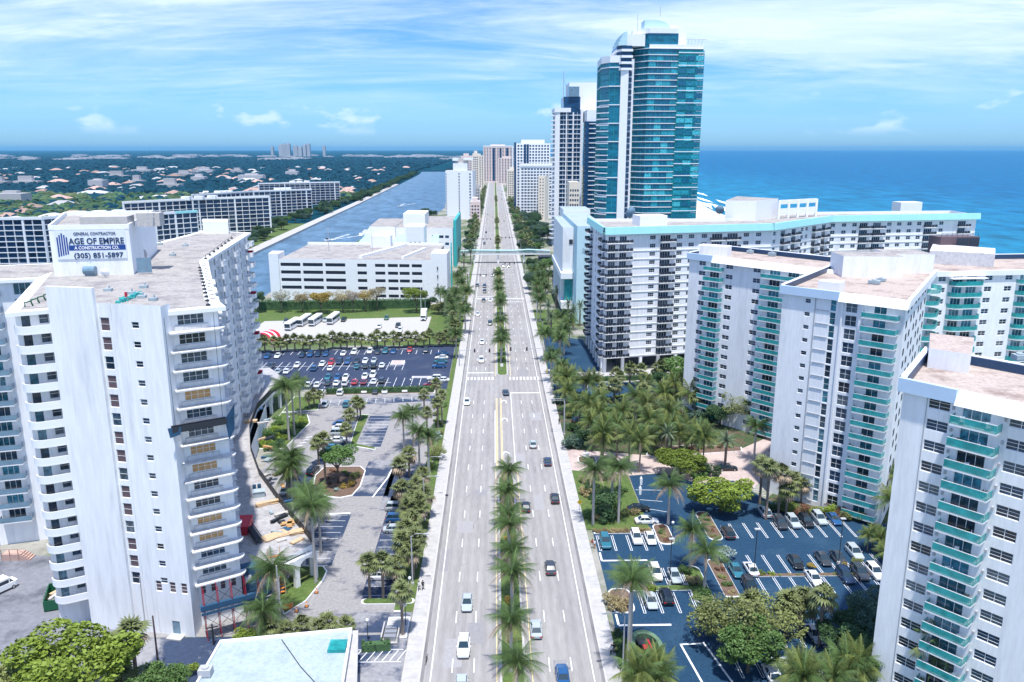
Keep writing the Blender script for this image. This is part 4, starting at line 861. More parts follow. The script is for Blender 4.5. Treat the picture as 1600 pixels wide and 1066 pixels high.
roof_box((93.2, 181.6), 44.1, 2.6, 1.4, .7, 'long white vent box near the far edge of the tan roof', rz=-.75); roof_box((104.9, 191.7), 44.1, 2.4, 2, 1.8, 'blue duct box at the screened plant area', 'rail_blue', .3); roof_box((70.5, 217.9), 43.9, 1.6, 1.3, .9, 'left white vent on the long tan roof behind', rz=-.8); roof_box((74.7, 212.4), 43.9, 1.8, 1.3, 1.0, 'right white vent on the long tan roof behind', rz=-.8)
# ================================================================ nearest green-railed tower at the right edge
Ct = thing('apartment_tower', 'nearest white tower with green glass balconies cut off by the right edge', 'apartment building', (62, 92, 0))
PCt = [(49.8, 92), (66.5, 71.0), (77, 85.2), (60.2, 106.1)]
f = Face(Ct, PCt[0], PCt[1], 0, 43.5, 'stucco_b')
for k, z in enumerate(ZB):
    for u in (4.3, 13.0, 22): f.win(u, z + .8, 2.5, 1.35, 2, 3)
    f.win(8.4, z + .02, 3.1, 2.25, 3, 1, 'white_paint', 'door_pane', 'balcony_door'); b = f.balc(8.7, z, 5.0, 1.6, 'teal')
    for s in (-1, 1):
        mm = proto('lampw', lambda: (lambda m: (m.box(-.12, -.25, 0, .12, 0, .4), m.mesh('wall_lamp', 'galv'))[1])(MB())); place('wall_lamp', mm, Ct, f.pt(8.7 + s * 2.75, z + 1.3), f.rz)
f.done(); ledge_fascia(f, 43.5, 6.2, f.L); f.box('wall_groove', 2.85, 2.95, 0, 43.2, .01, .05, 'galv')
for a, b in ((1, 2), (2, 3), (3, 0)): Face(Ct, PCt[a], PCt[b], 0, 43.5, 'stucco_b').done()
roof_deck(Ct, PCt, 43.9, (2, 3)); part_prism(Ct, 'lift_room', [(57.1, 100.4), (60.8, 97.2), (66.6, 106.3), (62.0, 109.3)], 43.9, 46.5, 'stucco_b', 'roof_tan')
roof_box((71.6, 103.7), 43.95, 1.6, 1.4, .8, 'white roof unit on the nearest tower at the right edge'); 
def chair(p, z, rz, par):
    def mk():
        m = MB(); m.box(-.25, -.25, .38, .25, .25, .44); m.box(-.25, .2, .44, .25, .26, .95)
        for x in (-.22, .22):
            for y in (-.22, .22): m.box(x - .03, y - .03, 0, x + .03, y + .03, .38)
            m.box(x - .03, -.25, .62, x + .03, .2, .66)
        return m.mesh('balcony_chair', 'white_paint')
    return place('balcony_chair', proto('chair', mk), None, (p[0], p[1], z), rz)
for k, u, w in ((15, 7.3, 'left'), (15, 10.1, 'right')):
    p = f.p0 + f.d * u + f.n * .9; tag(chair(p, ZB[k], f.rz + .4, None), w + ' white chair on the top balcony of the nearest right tower', 'chair', 'balcony chairs')

crn = random.Random(55)
def plant_pot():
    m = MB(); m.tube([(0, 0, 0), (0, 0, .4)], [.16, .22], 8, 1)
    for k in range(14): a = k * 2.4; m.tri((0, 0, .4), (.35 * math.cos(a), .35 * math.sin(a), .75 + .02 * k), (.3 * math.cos(a + .4), .3 * math.sin(a + .4), .6 + .02 * k))
    return m.mesh('potted_plant', ['frond', 'tile_roof'])
for (ff, uc, wd, zl) in ((Face(Ct, PCt[0], PCt[1], 0, 0, 'stucco_b'), 8.7, 4.2, ZB), (Face(B, P1[0], P1[1], 0, 0, 'stucco_b'), 19.6, 5.4, ZB), (Face(B, P2[0], P2[1], 0, 0, 'stucco_b'), 28.2, 9, ZB)):
    for z in zl[:15]:
        for q in range(2):
            if crn.random() < .35: continue
            p = ff.p0 + ff.d * (uc + crn.uniform(-wd / 2, wd / 2)) + ff.n * crn.uniform(.5, 1.1)
            if crn.random() < .6: tag(chair(p, z, crn.uniform(0, 6), None), 'white chair on a lower green-glass balcony', 'chair', 'chairs on green-glass balconies')
            else: tag(place('potted_plant', proto('pot', plant_pot), None, (p.x, p.y, z)), 'potted plant on a green-glass balcony', 'plant', 'balcony plants')

# ================================================================ white condominium with dark railings
D = thing('apartment_tower', 'long white condominium with aqua roof band and dark panel balconies', 'apartment building', (60, 280, 0))
PDD = [(35.5, 253), (92.9, 266), (125.3, 297), (187, 307.5), (188, 328), (118, 321), (84, 291), (35, 292)]
FHD = 2.68; ZD = [5.3 + FHD * k for k in range(15)]
f = Face(D, PDD[0], PDD[1], 5, 45.6, 'stucco')
for k, z in enumerate(ZD):
    f.box('floor_band', 0, f.L, z - .16, z + .04, .01, .16, 'white_paint')
    f.balc(4.3, z, 8.8, 1.5, 'dark')
    for u in (2.0, 5.8): f.win(u, z + .1, 2.4, 2.0, 3, 1, 'white_paint', 'pane', 'balcony_door')
    for u in (16, 25.4, 29.6, 34.2, 49.5, 54): f.win(u, z + .75, 2.0, 1.35, 3, 2)
    f.win(20.4, z + .1, 3.6, 2.0, 4, 1, 'white_paint', 'pane', 'balcony_door'); f.balc(21.2, z, 5.2, 1.3, 'dark')
    for u in (38.8, 44.4): f.win(u, z + .1, 3.8, 2.0, 4, 1, 'white_paint', 'pane', 'balcony_door'); f.balc(u, z, 5.2, 1.3, 'dark')
f.done()
def aqua(f, z=45.6): 
    m = MB(); L = f.L
    m.quad((-.8, -1.3, z), (L + .8, -1.3, z), (L + .8, -1.0, z + 2.3), (-.8, -1.0, z + 2.3)); m.quad((-.8, -1.0, z + 2.3), (L + .8, -1.0, z + 2.3), (L + .8, -.2, z + 2.3), (-.8, -.2, z + 2.3)); m.quad((L + .8, -1.3, z), (-.8, -1.3, z), (-.8, .1, z), (L + .8, .1, z)); m.quad((L + .8, -.2, z + 2.3), (-.8, -.2, z + 2.3), (-.8, -.2, z), (L + .8, -.2, z)) if False else m.quad((-.8, -.2, z + 2.3), (L + .8, -.2, z + 2.3), (L + .8, -.2, z + .4), (-.8, -.2, z + .4))
    place('roof_band', m.mesh('roof_band', 'aqua_paint'), f.root, f.pt(0, 0), f.rz)
aqua(f)
f = Face(D, PDD[1], PDD[2], 5, 45.6, 'stucco')
for k, z in enumerate(ZD[6:]):
    f.box('floor_band', 0, f.L, z - .16, z + .04, .01, .16, 'white_paint')
    for u in (2, 22.5, 26): f.win(u, z + .75, 1.9, 1.35, 2, 2)
    for u in (8, 16, 32, 40): f.win(u, z + .1, 3.2, 2.0, 3, 1, 'white_paint', 'pane', 'balcony_door'); f.balc(u + 1.2, z, 4.6, 1.3, 'dark')
f.done(); aqua(f)
f = Face(D, PDD[2], PDD[3], 5, 45.6, 'stucco')
for k, z in enumerate(ZD[4:]):
    f.box('floor_band', 0, f.L, z - .16, z + .04, .01, .16, 'white_paint')
    for u in (1.4, 6, 10.4, 25, 29.2, 33.6, 37.8, 47.4): f.win(u, z + .75, 1.9, 1.35, 2, 2)
    for u in (14.8, 20.4, 42.3, 57): f.win(u - .6, z + .1, 3.4, 2.0, 4, 1, 'white_paint', 'pane', 'balcony_door'); f.balc(u, z, 5.0, 1.3, 'dark')
f.done(); aqua(f)
f = Face(D, PDD[7], PDD[0], 5, 45.6, 'stucco')
for k, z in enumerate(ZD):
    for u in (16, 22, 27): f.win(u, z + .6, 2.2, 1.5, 2, 2)
    f.balc(34.5, z, 8, 1.4, 'dark'); f.win(34, z + .1, 3, 2.0, 2, 1, 'white_paint', 'pane', 'balcony_door'); f.balc(4.5, z, 7.5, 2.0, 'dark'); f.win(4.5, z + .1, 3, 2, 2, 1, 'white_paint', 'pane', 'balcony_door')
f.done(); aqua(f)
for a in (3, 4, 5, 6): Face(D, PDD[a], PDD[(a + 1) % 8], 0, 45.6, 'stucco').done()
part_prism(D, 'roof', inset(PDD, .3), 45.7, 46.3, 'roof_gravel'); parapet(D, 'parapet', PDD, 46.0, 47.3, .3, 'white_paint')
part_prism(D, 'soffit', PDD, 4.7, 5.0, 'white_paint')
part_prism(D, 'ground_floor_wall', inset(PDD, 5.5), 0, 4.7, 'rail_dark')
for (a, b) in ((0, 1), (7, 0)):
    L_ = (Vector(PDD[b]) - Vector(PDD[a])).length; n_ = int(L_ / 6.4)
    for i in range(n_ + 1):
        q = lerp(PDD[a], PDD[b], (i + .12) / (n_ + .3)); mm = proto('dcol', lambda: (lambda m: (m.box(-.45, 0, 0, .45, .9, 4.7), m.mesh('column', 'white_paint'))[1])(MB())); place('column', mm, D, (q[0] - 60, q[1] - 280, 0), .2)
part_prism(D, 'lift_room', rect((53.8, 277.0), 10, 7, .2), 46.3, 49.8, 'white_paint'); part_prism(D, 'plant_room', [(85.6, 296.8), (96.1, 293.8), (109.0, 307.7), (97.8, 323.4)], 46.3, 53.5, 'white_paint', 'roof_gravel')
m = MB(); pp = [(107.5, 301.9), (126.2, 313.3)]
for i in range(5):
    q = lerp(pp[0], pp[1], i / 4); m.box(q[0] - 60.4, q[1] - 280.4, 46.3, q[0] - 59.6, q[1] - 279.6, 53)
m.prism([(p[0] - 60, p[1] - 280) for p in (pp[0], pp[1], (pp[1][0], pp[1][1] + .8), (pp[0][0], pp[0][1] + .8))], 51.6, 53.2); m.prism([(p[0] - 60, p[1] - 280) for p in (pp[0], pp[1], (pp[1][0], pp[1][1] + .6), (pp[0][0], pp[0][1] + .6))], 47.6, 50)
place('plant_screen', m.mesh('plant_screen', 'white_paint'), D); part_prism(D, 'lift_room', rect((175.3, 338.8), 10, 6, .15), 46.3, 50.2, 'white_paint')
x, y = (51.3, 300.3); dish((x, y, 46.3), 2.2, .5, 'left large dish on the roof with the aqua band', 'rail_blue'); x, y = (90.2, 320.4); dish((x, y, 46.3), 1.8, -.3, 'small dish beside the white plant room on the aqua-banded roof', 'rail_blue')
# ================================================================ hotel block with aqua side wall
E_ = thing('hotel_podium', 'windowless white hotel block with pale aqua end wall beyond the palms', 'hotel', (36, 360, 0))
part_prism(E_, 'aqua_wall', [(34.2, 330), (46, 331), (46, 400), (34.2, 400)], 0, 41, 'pale_aqua', 'roof_white')
part_prism(E_, 'hall', [(29.5, 344), (34.1, 344), (34.1, 405), (30, 405)], 19, 39, 'white_paint', 'roof_white'); part_prism(E_, 'lower_band', [(28.7, 342.5), (34.1, 342.5), (34.1, 405), (29.2, 405)], 17, 19.6, 'white_paint'); part_prism(E_, 'glass_lobby', [(30.6, 345), (34.0, 345), (34.0, 404), (31, 404)], 5, 17, 'rail_teal'); part_prism(E_, 'terrace', [(28.9, 341.5), (34.1, 341.5), (34.1, 405), (29.4, 405)], 4, 7, 'white_paint'); part_prism(E_, 'base', [(30.6, 345), (34.0, 345), (34, 404), (31, 404)], 0, 4, 'rail_dark')
part_prism(E_, 'upper_block', [(34.5, 402), (48, 402), (48, 425), (34.5, 425)], 0, 42.5, 'white_paint', 'roof_white')
for i in range(6): part_prism(E_, 'pier', [(29.2 + i * .08, 350 + i * 9.5), (30.8 + i * .08, 350 + i * 9.5), (30.8 + i * .08, 352 + i * 9.5), (29.2 + i * .08, 352 + i * 9.5)], 7, 17, 'white_paint')
for i in range(5): part_prism(E_, 'wall_joint', [(29.9 + i * .6, 343.9), (29.98 + i * .6, 343.9), (29.98 + i * .6, 344.05), (29.9 + i * .6, 344.05)], 24, 38 - i * 1.2, 'galv')
m = MB(); m.tube([(0, 0, 0), (.5, 0, .8), (1, 0, 0), (1.6, 0, .4), (2.2, 0, 0), (2.8, 0, .7), (3.3, 0, 0), (4, 0, .5), (4.6, 0, 0), (5.4, 0, .3), (6.5, 0, .1)], .12, 5); place('script_lettering', m.mesh('script_lettering', 'navy_text'), E_, (36.5 - 36, 329.85 - 360, 31))
m = MB(); m.box(0, -.1, 0, 1.6, 0, 2); place('vent_window', m.mesh('vent_window', 'rail_dark'), E_, (32.2 - 36, 343.9 - 360, 32))
# ================================================================ generic towers
def ring(poly, out, h, name, mt):
    q = inset(poly, -out); m = MB(); m.prism(q, 0, h); return m.mesh(name, mt)
def band_tower(root, poly, z0, z1, fh, glass, out=.5, h=.45, name='glass_shaft', mullion=2.4, bandmat='white_paint', every=1, mulmat='rail_teal'):
    r = root.location; lp = [(p[0] - r.x, p[1] - r.y) for p in poly]; m = MB(); m.prism(lp, z0, z1); place(name, m.mesh(name, glass), root)
    me = ring(lp, out, h, 'floor_slab', bandmat); n = int((z1 - z0) / fh)
    for k in range(0, n + 1, every): place('floor_slab', me, root, (0, 0, z0 + k * fh))
    if mullion:
        m = MB(); q = inset(lp, -.12)
        for i in range(len(q)):
            a, b = Vector(q[i]), Vector(q[(i + 1) % len(q)]); n_ = max(1, int((b - a).length / mullion))
            for j in range(n_): c = a + (b - a) * j / n_; m.box(c.x - .09, c.y - .09, z0, c.x + .09, c.y + .09, z1)
        o = place('mullions', m.mesh('mullions', mulmat), root); o['kind'] = 'stuff'
def block(name, label, cat, poly, z1, mt, fh, cols, w=1.8, h=1.5, z0=0.0, ground=3.5, roof='roof_far', pane='pane_far', group=None, root=None):
    """prism with rows of windows; cols = {edge index: (count, margin)}"""
    c = (sum(p[0] for p in poly) / len(poly), sum(p[1] for p in poly) / len(poly)); t = root or thing(name, label, cat, (c[0], c[1], 0), group=group)
    part_prism(t, 'wall', poly, z0, z1, mt, roof); 
    for e, (n_, mg) in cols.items():
        f = Face(t, poly[e], poly[(e + 1) % len(poly)], 0, 0, mt); nf = int((z1 - z0 - ground - .6) / fh)
        for k in range(nf):
            for i in range(n_):
                u = mg + (f.L - 2 * mg) * (i + .5) / n_; simple_window(t, f.pt(u, z0 + ground + k * fh + .4), f.rz, w, h, pane)
    return t
# teal twin tower
T = thing('glass_tower', 'tallest tower, teal glass with white floor bands and a curved crown', 'tower', (92, 450, 0))
band_tower(T, [(73.5, 446), (81, 437.5), (110, 440), (112.5, 470), (76, 474)], 0, 123.2, 3.15, 'tower_teal', .5, .36)
band_tower(T, [(97, 438.2), (110.6, 439.6), (112.9, 468), (99, 466)], 20, 122, 3.15, 'tower_teal_light', .25, .4, 'glass_bay', 1.6, every=2)
for (pa, pb, nc) in (((81, 437.5), (97, 438.85), 4), ((97, 438.2), (110.6, 439.6), 3), ((57.5, 446), (61, 439), 1)):
    f = Face(T, pa, pb, 0, 0, 'white_paint')
    for k in range(38 if nc > 1 else 36):
        for i in range(nc): simple_window(T, f.pt(f.L * (i + .5) / nc, k * 3.15 + .55, .16 if nc != 3 else .2), f.rz, round(f.L / nc - .35, 2), 2.35, 'teal_pane')
part_prism(T, 'upper_storeys', [(73.8, 446), (81, 438), (96.5, 439), (98.5, 470), (76, 473)], 123.2, 130.5, 'tower_teal'); part_prism(T, 'crown_band', [(73.6, 445.8), (81, 437.6), (96.2, 438.6), (97.5, 470), (75.6, 473)], 130.5, 133, 'white_paint')
part_prism(T, 'roof_parapet', [(81.2, 437.4), (110.2, 439.8), (112.7, 470.2), (98, 471)], 123.2, 125, 'white_paint')
m = MB(); n_ = 10
for i in range(n_):
    a, b = i / n_, (i + 1) / n_; g = lambda t: (79 + 14 * t, 133 + 4.6 * math.sqrt(max(0, 1 - max(0, (t - .35) / .65) ** 2)))
    (xa, za), (xb, zb) = g(a), g(b); m.quad((xa - 92, -8, 133), (xb - 92, -8, 133), (xb - 92, -8, zb), (xa - 92, -8, za)); m.quad((xb - 92, 2, 133), (xa - 92, 2, 133), (xa - 92, 2, za), (xb - 92, 2, zb)); m.quad((xa - 92, -8, za), (xb - 92, -8, zb), (xb - 92, 2, zb), (xa - 92, 2, za))
m.quad((79 - 92, 2, 133), (79 - 92, -8, 133), (79 - 92, -8, 137.6), (79 - 92, 2, 137.6)); place('crown', m.mesh('crown', 'pale_aqua'), T)
part_prism(T, 'roof_wall', [(93, 447), (102.5, 447), (102.5, 450), (93, 450)], 125, 135.5, 'white_paint')
m = MB(); m.tube([(-4, -3, 140), (-4, -3, 145)], .12, 5)
for i in range(5): m.tube([(10 + i * 1.7, -9, 125), (10.4 + i * 1.9, -9, 128)], .1, 4)
m.tube([(8, -9, 127.8), (20, -9, 127.8)], .12, 4); place('mast', m.mesh('mast', 'galv'), T)
part_prism(T, 'white_spine', [(66.6, 437), (70.6, 436.5), (70.8, 470), (66.8, 470)], 0, 112, 'white_paint'); part_prism(T, 'white_spine', [(69.6, 440), (74, 440), (74, 468), (69.6, 468)], 0, 118, 'stucco')
f = Face(T, (70.9, 439.4), (73.4, 439.4), 0, 0, 'stucco')
for k in range(36): simple_window(T, f.pt(1.0, 4 + k * 3.1), f.rz, 1.9, 2.3, 'pane_far')
band_tower(T, [(57.5, 446), (61, 439), (66.5, 438), (66.5, 470), (58.5, 470)], 0, 116, 3.15, 'tower_teal', .35, .45, mullion=2.2, every=3)
for k in range(26): part_prism(T, 'balcony', [(55.2, 446), (60.6, 438.4), (61.6, 439.4), (58, 448)], 18 + k * 3.15, 18.5 + k * 3.15, 'white_paint')
part_prism(T, 'crown_band', [(57.3, 445.6), (61, 438.6), (66.6, 437.6), (66.6, 470), (58.3, 470)], 116, 119.5, 'white_paint')
band_tower(T, [(64.6, 441), (67, 436.6), (72, 436.6), (72, 462), (65, 462)], 112, 124.2, 3.1, 'tower_blue', .5, 1.2, mullion=0); part_prism(T, 'roof_wall', [(67.4, 438), (79, 438.6), (79, 460), (67.4, 460)], 124.2, 130, 'white_paint')
m = MB()
for i in range(6):
    a, b = i / 6, (i + 1) / 6; g = lambda t: (64.8 + 4.5 * t, 124.4 + 6.6 * math.sin(t * math.pi / 2)); (xa, za), (xb, zb) = g(a), g(b); m.prism([(xa - 92, -13.5), (xb - 92, -13.5), (xb - 92, 8), (xa - 92, 8)], 124.3, zb)
place('crown', m.mesh('crown', 'pale_aqua'), T); m = MB(); m.tube([(-17, -10, 130), (-17, -10, 140)], .1, 5); place('mast', m.mesh('mast', 'galv'), T)
# blue residential pair
Gt = thing('glass_tower', 'blue glass tower with white floor bands and corner pier, left of the teal one', 'tower', (58, 610, 0))
band_tower(Gt, [(44.5, 604), (64, 602), (64.5, 630), (45.5, 632)], 0, 98, 3.3, 'tower_blue', .55, .5, mullion=3.3, mulmat='white_paint')
part_prism(Gt, 'corner_pier', [(44.7, 602.2), (48.2, 601.8), (48.2, 606), (44.7, 606)], 0, 100.5, 'white_paint'); part_prism(Gt, 'corner_pier', [(52.6, 601.6), (53.4, 601.6), (53.4, 604), (52.6, 604)], 0, 98, 'white_paint'); part_prism(Gt, 'corner_pier', [(57.6, 601.3), (58.4, 601.3), (58.4, 604), (57.6, 604)], 0, 98, 'white_paint'); part_prism(Gt, 'corner_pier', [(63.2, 601), (65, 601), (65, 606), (63.2, 606)], 0, 100, 'white_paint')
for k in range(28): part_prism(Gt, 'balcony', [(41.6, 604), (44.6, 602.5), (45, 612), (42, 612)], 6 + k * 3.3, 6.9 + k * 3.3, 'white_paint')
part_prism(Gt, 'roof_band', [(44.2, 601.6), (56, 601), (56, 632), (44.2, 632)], 98, 101, 'white_paint'); part_prism(Gt, 'upper_glass', [(51, 605), (63, 604), (63, 630), (51, 630)], 98, 109, 'tower_blue'); part_prism(Gt, 'roof_block', [(55, 606), (75, 606), (75, 635), (55, 635)], 98, 119, 'white_paint'); part_prism(Gt, 'roof_lantern', [(54.4, 603), (62, 603), (62, 612), (54.4, 612)], 109, 116, 'rail_blue')
m = MB(); m.tube([(-7.2, -4, 105), (-7.2, -4, 127)], .22, 5); m.tube([(-7.2, -4, 122), (-4, -3, 112)], .1, 4); place('mast', m.mesh('mast', 'galv'), Gt)
G2 = thing('glass_tower', 'second blue tower with navy edge strip, squeezed behind the teal tower', 'tower', (75, 590, 0))
band_tower(G2, [(66.6, 584), (80, 583), (80, 612), (67, 612)], 0, 91, 3.3, 'tower_blue', .5, .5, mullion=4); part_prism(G2, 'navy_strip', [(64.6, 582.6), (67.4, 582.2), (67.4, 586), (64.6, 586)], 0, 91, 'tower_blue'); part_prism(G2, 'white_top', [(66, 585), (80, 585), (80, 612), (66, 612)], 91, 99, 'white_paint')
block('residential_block', 'small white block with paired windows before the blue tower', 'apartment building', [(51.5, 556), (58.5, 555.5), (58.5, 575), (51.5, 575)], 50, 'cream', 3.3, {0: (4, .2), 3: (3, 1)}, 1.1, 1.5)
t = block('residential_block', 'white grid-fronted tower with stepped top right of the far avenue', 'apartment building', [(24.5, 905), (62, 903), (62, 930), (25.5, 930)], 78, 'white_paint', 3.2, {0: (11, .8)}, 2.0, 1.9); part_prism(t, 'navy_strip', [(22.3, 905), (24.4, 904.6), (24.4, 930), (22.3, 930)], 0, 79, 'tower_blue'); part_prism(t, 'roof_block', [(30, 908), (56, 908), (56, 928), (30, 928)], 78, 82, 'white_paint')
for x in (33, 36, 40): part_prism(t, 'dark_bay', [(x, 904.2), (x + 2.4, 904.1), (x + 2.4, 905.2), (x, 905.2)], 4, 77, 'tower_blue')
t = block('residential_block', 'broad white slab with dark square windows, lower and nearer right of the avenue', 'apartment building', [(27.5, 862), (62, 860), (62, 882), (28.5, 882)], 54, 'white_paint', 3.1, {0: (10, .8)}, 2.3, 1.7); part_prism(t, 'roof_band', [(27.2, 861.4), (62, 859.4), (62, 882), (28, 882)], 54, 56.5, 'white_paint')
block('residential_block', 'narrow cream tower with pink side wall beneath the blue tower', 'apartment building', [(45.3, 832), (52, 831), (57, 850), (46, 852)], 45, 'cream', 3.1, {0: (2, .6)}, 1.0, 1.4)
# white slab left of the avenue
W = block('residential_block', 'tall white slab with two columns of small dark windows beside the waterway', 'apartment building', [(-51, 852), (-22.5, 848), (-20, 872), (-50, 876)], 50, 'white_paint', 3.0, {0: (1, 9.5)}, 1.3, 1.6)
f = Face(W, (-51, 852), (-22.5, 848), 0, 0, 'white_paint')
for k in range(15): simple_window(W, f.pt(26, 3.5 + k * 3.0), f.rz, 1.7, 1.7); simple_window(W, f.pt(.7, 3.5 + k * 3), f.rz, .9, 1.5)
part_prism(W, 'roof_block', [(-43, 853), (-28, 852), (-28, 872), (-43, 872)], 50, 57.5, 'stucco'); part_prism(W, 'roof_block', [(-41, 855), (-27, 854), (-27, 866), (-41, 866)], 57.5, 62, 'grey_stone')
part_prism(W, 'roof_band', [(-43.5, 852.4), (-37.5, 852.2), (-37.5, 872), (-43.5, 872)], 60, 62.8, 'white_paint'); part_prism(W, 'roof_band', [(-32, 852.2), (-22, 851.8), (-22, 866), (-32, 866)], 60.5, 62.8, 'white_paint')
far = [((8, 1800), 64, 24, 78, 'pink_stucco', 'pinkish tower block closing the end of the avenue', 3.1, 11), ((26, 1690), 36, 18, 54, 'pink_stucco', 'pink towered block just right of the avenue end', 3.1, 6), ((24, 1130), 13, 16, 44, 'cream', 'cream mid-rise before the pink towers', 3.0, 4),
       ((-26, 1150), 9, 14, 66, 'cream', 'slim cream tower left of the avenue end', 3.1, 3), ((-42, 1230), 16, 16, 62, 'pink_stucco', 'pale pink tower behind the white slab', 3.1, 5), ((-22, 905), 12, 12, 33, 'grey_stone', 'dark-roofed mid-rise beside the white slab', 3.3, 4), ((-19, 800), 10, 22, 22, 'pink_stucco', 'salmon low building with arched windows left of the avenue', 3.2, 3), ((-30, 1500), 22, 16, 60, 'cream', 'hazy cream tower far left of the avenue end', 3.1, 5), ((44, 1420), 26, 16, 76, 'white_paint', 'far white tower behind the grid-fronted one', 3.1, 7)]
for (c, w_, d_, z_, mt_, lb, fh_, n_) in far:
    t = block('residential_block', lb, 'apartment building', rect(c, w_, d_, .03), z_, mt_, fh_, {0: (n_, .8)}, w_ / n_ * .5, 1.7); part_prism(t, 'roof_block', rect(c, w_ * .5, d_ * .6, .03), z_, z_ + 3.5, mt_)
    if w_ > 40: part_prism(t, 'roof_band', rect((c[0], c[1] - .4), w_ + 1.2, d_, .03), z_ - 1, z_ + 1.2, 'white_paint'); [part_prism(t, 'dark_bay', rect((c[0] + q, c[1] - d_ / 2 - .2), 4.5, .8, .03), 4, z_ - 4, 'tower_blue') for q in (-26, -9, 6, 21)]
# ================================================================ parking garage by the water
GA = thing('parking_garage', 'long white parking garage with dark horizontal openings beside the waterway', 'garage', (-70, 385, 0))
g0, g1 = (-104, 384.5), (-30, 377.5)
f = Face(GA, g0, g1, 0, 20.6, 'white_paint')
for k in range(5):
    z = 2.2 + k * 3.7
    if k > 0:
        for u in (5.6, 16.6, 27.6): f.hole(u, z, 9.8, 1.7)
    f.hole(40.6, z, 4.6, 1.6)
    for u in (49.4, 55.6, 61.2, 67.2): f.hole(u, z, 4.9, 1.6)
o = place('wall', wall_mesh(f.L, 0, 20.6, f.holes, .5).mesh('wall', 'white_paint'), GA, f.pt(0, 0), f.rz)
for (a, b, c, d) in f.holes: 
    w_ = round(b - a, 2); mm = proto(('gop', w_), lambda: (lambda m: (m.quad((0, .42, 0), (w_, .42, 0), (w_, .42, 1.75), (0, .42, 1.75)), m.mesh('opening_shade', 'rail_dark'))[1])(MB())); place('opening_shade', mm, GA, f.pt(a, c), f.rz)  # dark panels in the holes stand in for the shade inside the garage
f.box('projecting_bay', 33.6, 45.4, 0, 21.4, .02, .5, 'white_paint') if False else None
part_prism(GA, 'end_tower', [(-109, 385.2), (-104.1, 384.2), (-104, 396), (-110, 396)], 0, 23, 'white_paint'); part_prism(GA, 'roof', [(-104, 386), (-30, 379), (-28, 440), (-104, 446)], 19.6, 20.3, 'roof_gravel'); part_prism(GA, 'back_wall', [(-104, 446), (-28, 440), (-28, 441), (-104, 447)], 0, 21.6, 'white_paint')
part_prism(GA, 'ramp_wall', [(-66, 388), (-64.5, 388), (-48, 438), (-50, 438)], 20.3, 21.6, 'white_paint'); part_prism(GA, 'ramp_wall', [(-45, 384), (-43.8, 384), (-36, 420), (-37.4, 420)], 20.3, 21.6, 'white_paint'); part_prism(GA, 'stair_tower', [(-30.2, 377.2), (-22.6, 376.4), (-22, 392), (-29.6, 393)], 0, 24, 'white_paint'); part_prism(GA, 'stair_tower', [(-67, 432), (-56, 431), (-56, 440), (-67, 441)], 19, 26.5, 'white_paint')
for k in range(4): part_prism(GA, 'slit_window', [(-27.4, 376.55), (-26.9, 376.5), (-26.9, 376.8), (-27.4, 376.8)], 4 + k * 4, 5.6 + k * 4, 'rail_dark')
m = MB()
for i in range(7): m.box(-.3, i * 5, 0, .3, i * 5 + 3.2, 20 + (i % 3) * 2.2); m.box(-.25, i * 5 + 3.2, 0, .2, i * 5 + 5, 14)
place('teal_screen', m.mesh('teal_screen', 'teal_metal'), GA, (-21.4 + 70, 392 - 385, 0), .05)
place('lamp_post', (lambda m: (m.tube([(0, 0, 20), (0, 0, 32)], .15, 6), m.box(-.8, -.2, 32, .8, .2, 32.2), m.mesh('lamp_post', 'galv'))[2])(MB()), GA, (-86 + 70, 30, 0)); place('lamp_post', (lambda m: (m.tube([(0, 0, 20), (0, 0, 30)], .15, 6), m.box(-.8, -.2, 30, .8, .2, 30.2), m.mesh('lamp_post', 'galv'))[2])(MB()), GA, (-62 + 70, 20, 0))
G3 = thing('conference_building', 'white building with aqua roof hips and teal corner behind the garage', 'building', (-55, 520, 0))
part_prism(G3, 'wall', [(-78, 500), (-62, 499), (-62, 560), (-80, 560)], 0, 25, 'white_paint', 'roof_gravel'); part_prism(G3, 'wall', [(-62, 505), (-26, 500), (-25, 590), (-64, 594)], 0, 24, 'white_paint', 'roof_gravel'); part_prism(G3, 'tower_block', [(-53, 478), (-42, 477), (-42, 496), (-53, 497)], 0, 27, 'white_paint'); part_prism(G3, 'tower_block', [(-58, 512), (-44, 510), (-44, 540), (-58, 542)], 24, 32, 'white_paint')
f = Face(G3, (-62, 505), (-26, 500), 0, 0, 'white_paint')
for k in range(3):
    for u, w_ in ((24, 1.6), (28, 4.6), (32.6, 2.4)): simple_window(G3, f.pt(u, 9 + k * 4.4), f.rz, w_, 1.6)
f = Face(G3, (-53, 478), (-42, 477), 0, 0, 'white_paint')
for u in (3, 5.6, 8.2): simple_window(G3, f.pt(u, 15), f.rz, 1.4, 3)
for (x0, x1, y0) in ((-84, -74, 480), (-64, -54, 478), (-42, -34, 478)):
    m = MB(); m.quad((x0, y0, 15), (x1, y0, 15), (x1, y0 + 14, 21), (x0 + 5, y0 + 14, 21)); m.quad((x0, y0, 0), (x1, y0, 0), (x1, y0, 15), (x0, y0, 15)); place('aqua_roof', m.mesh('aqua_roof', 'aqua_paint'), G3, (55, -520, 0))
part_prism(G3, 'lobby', [(-80, 482), (-40, 478.5), (-40, 500), (-80, 500)], 0, 14.5, 'white_paint'); part_prism(G3, 'teal_screen', [(-25.6, 498), (-23.8, 498), (-23.4, 560), (-25, 560)], 0, 29, 'teal_metal')
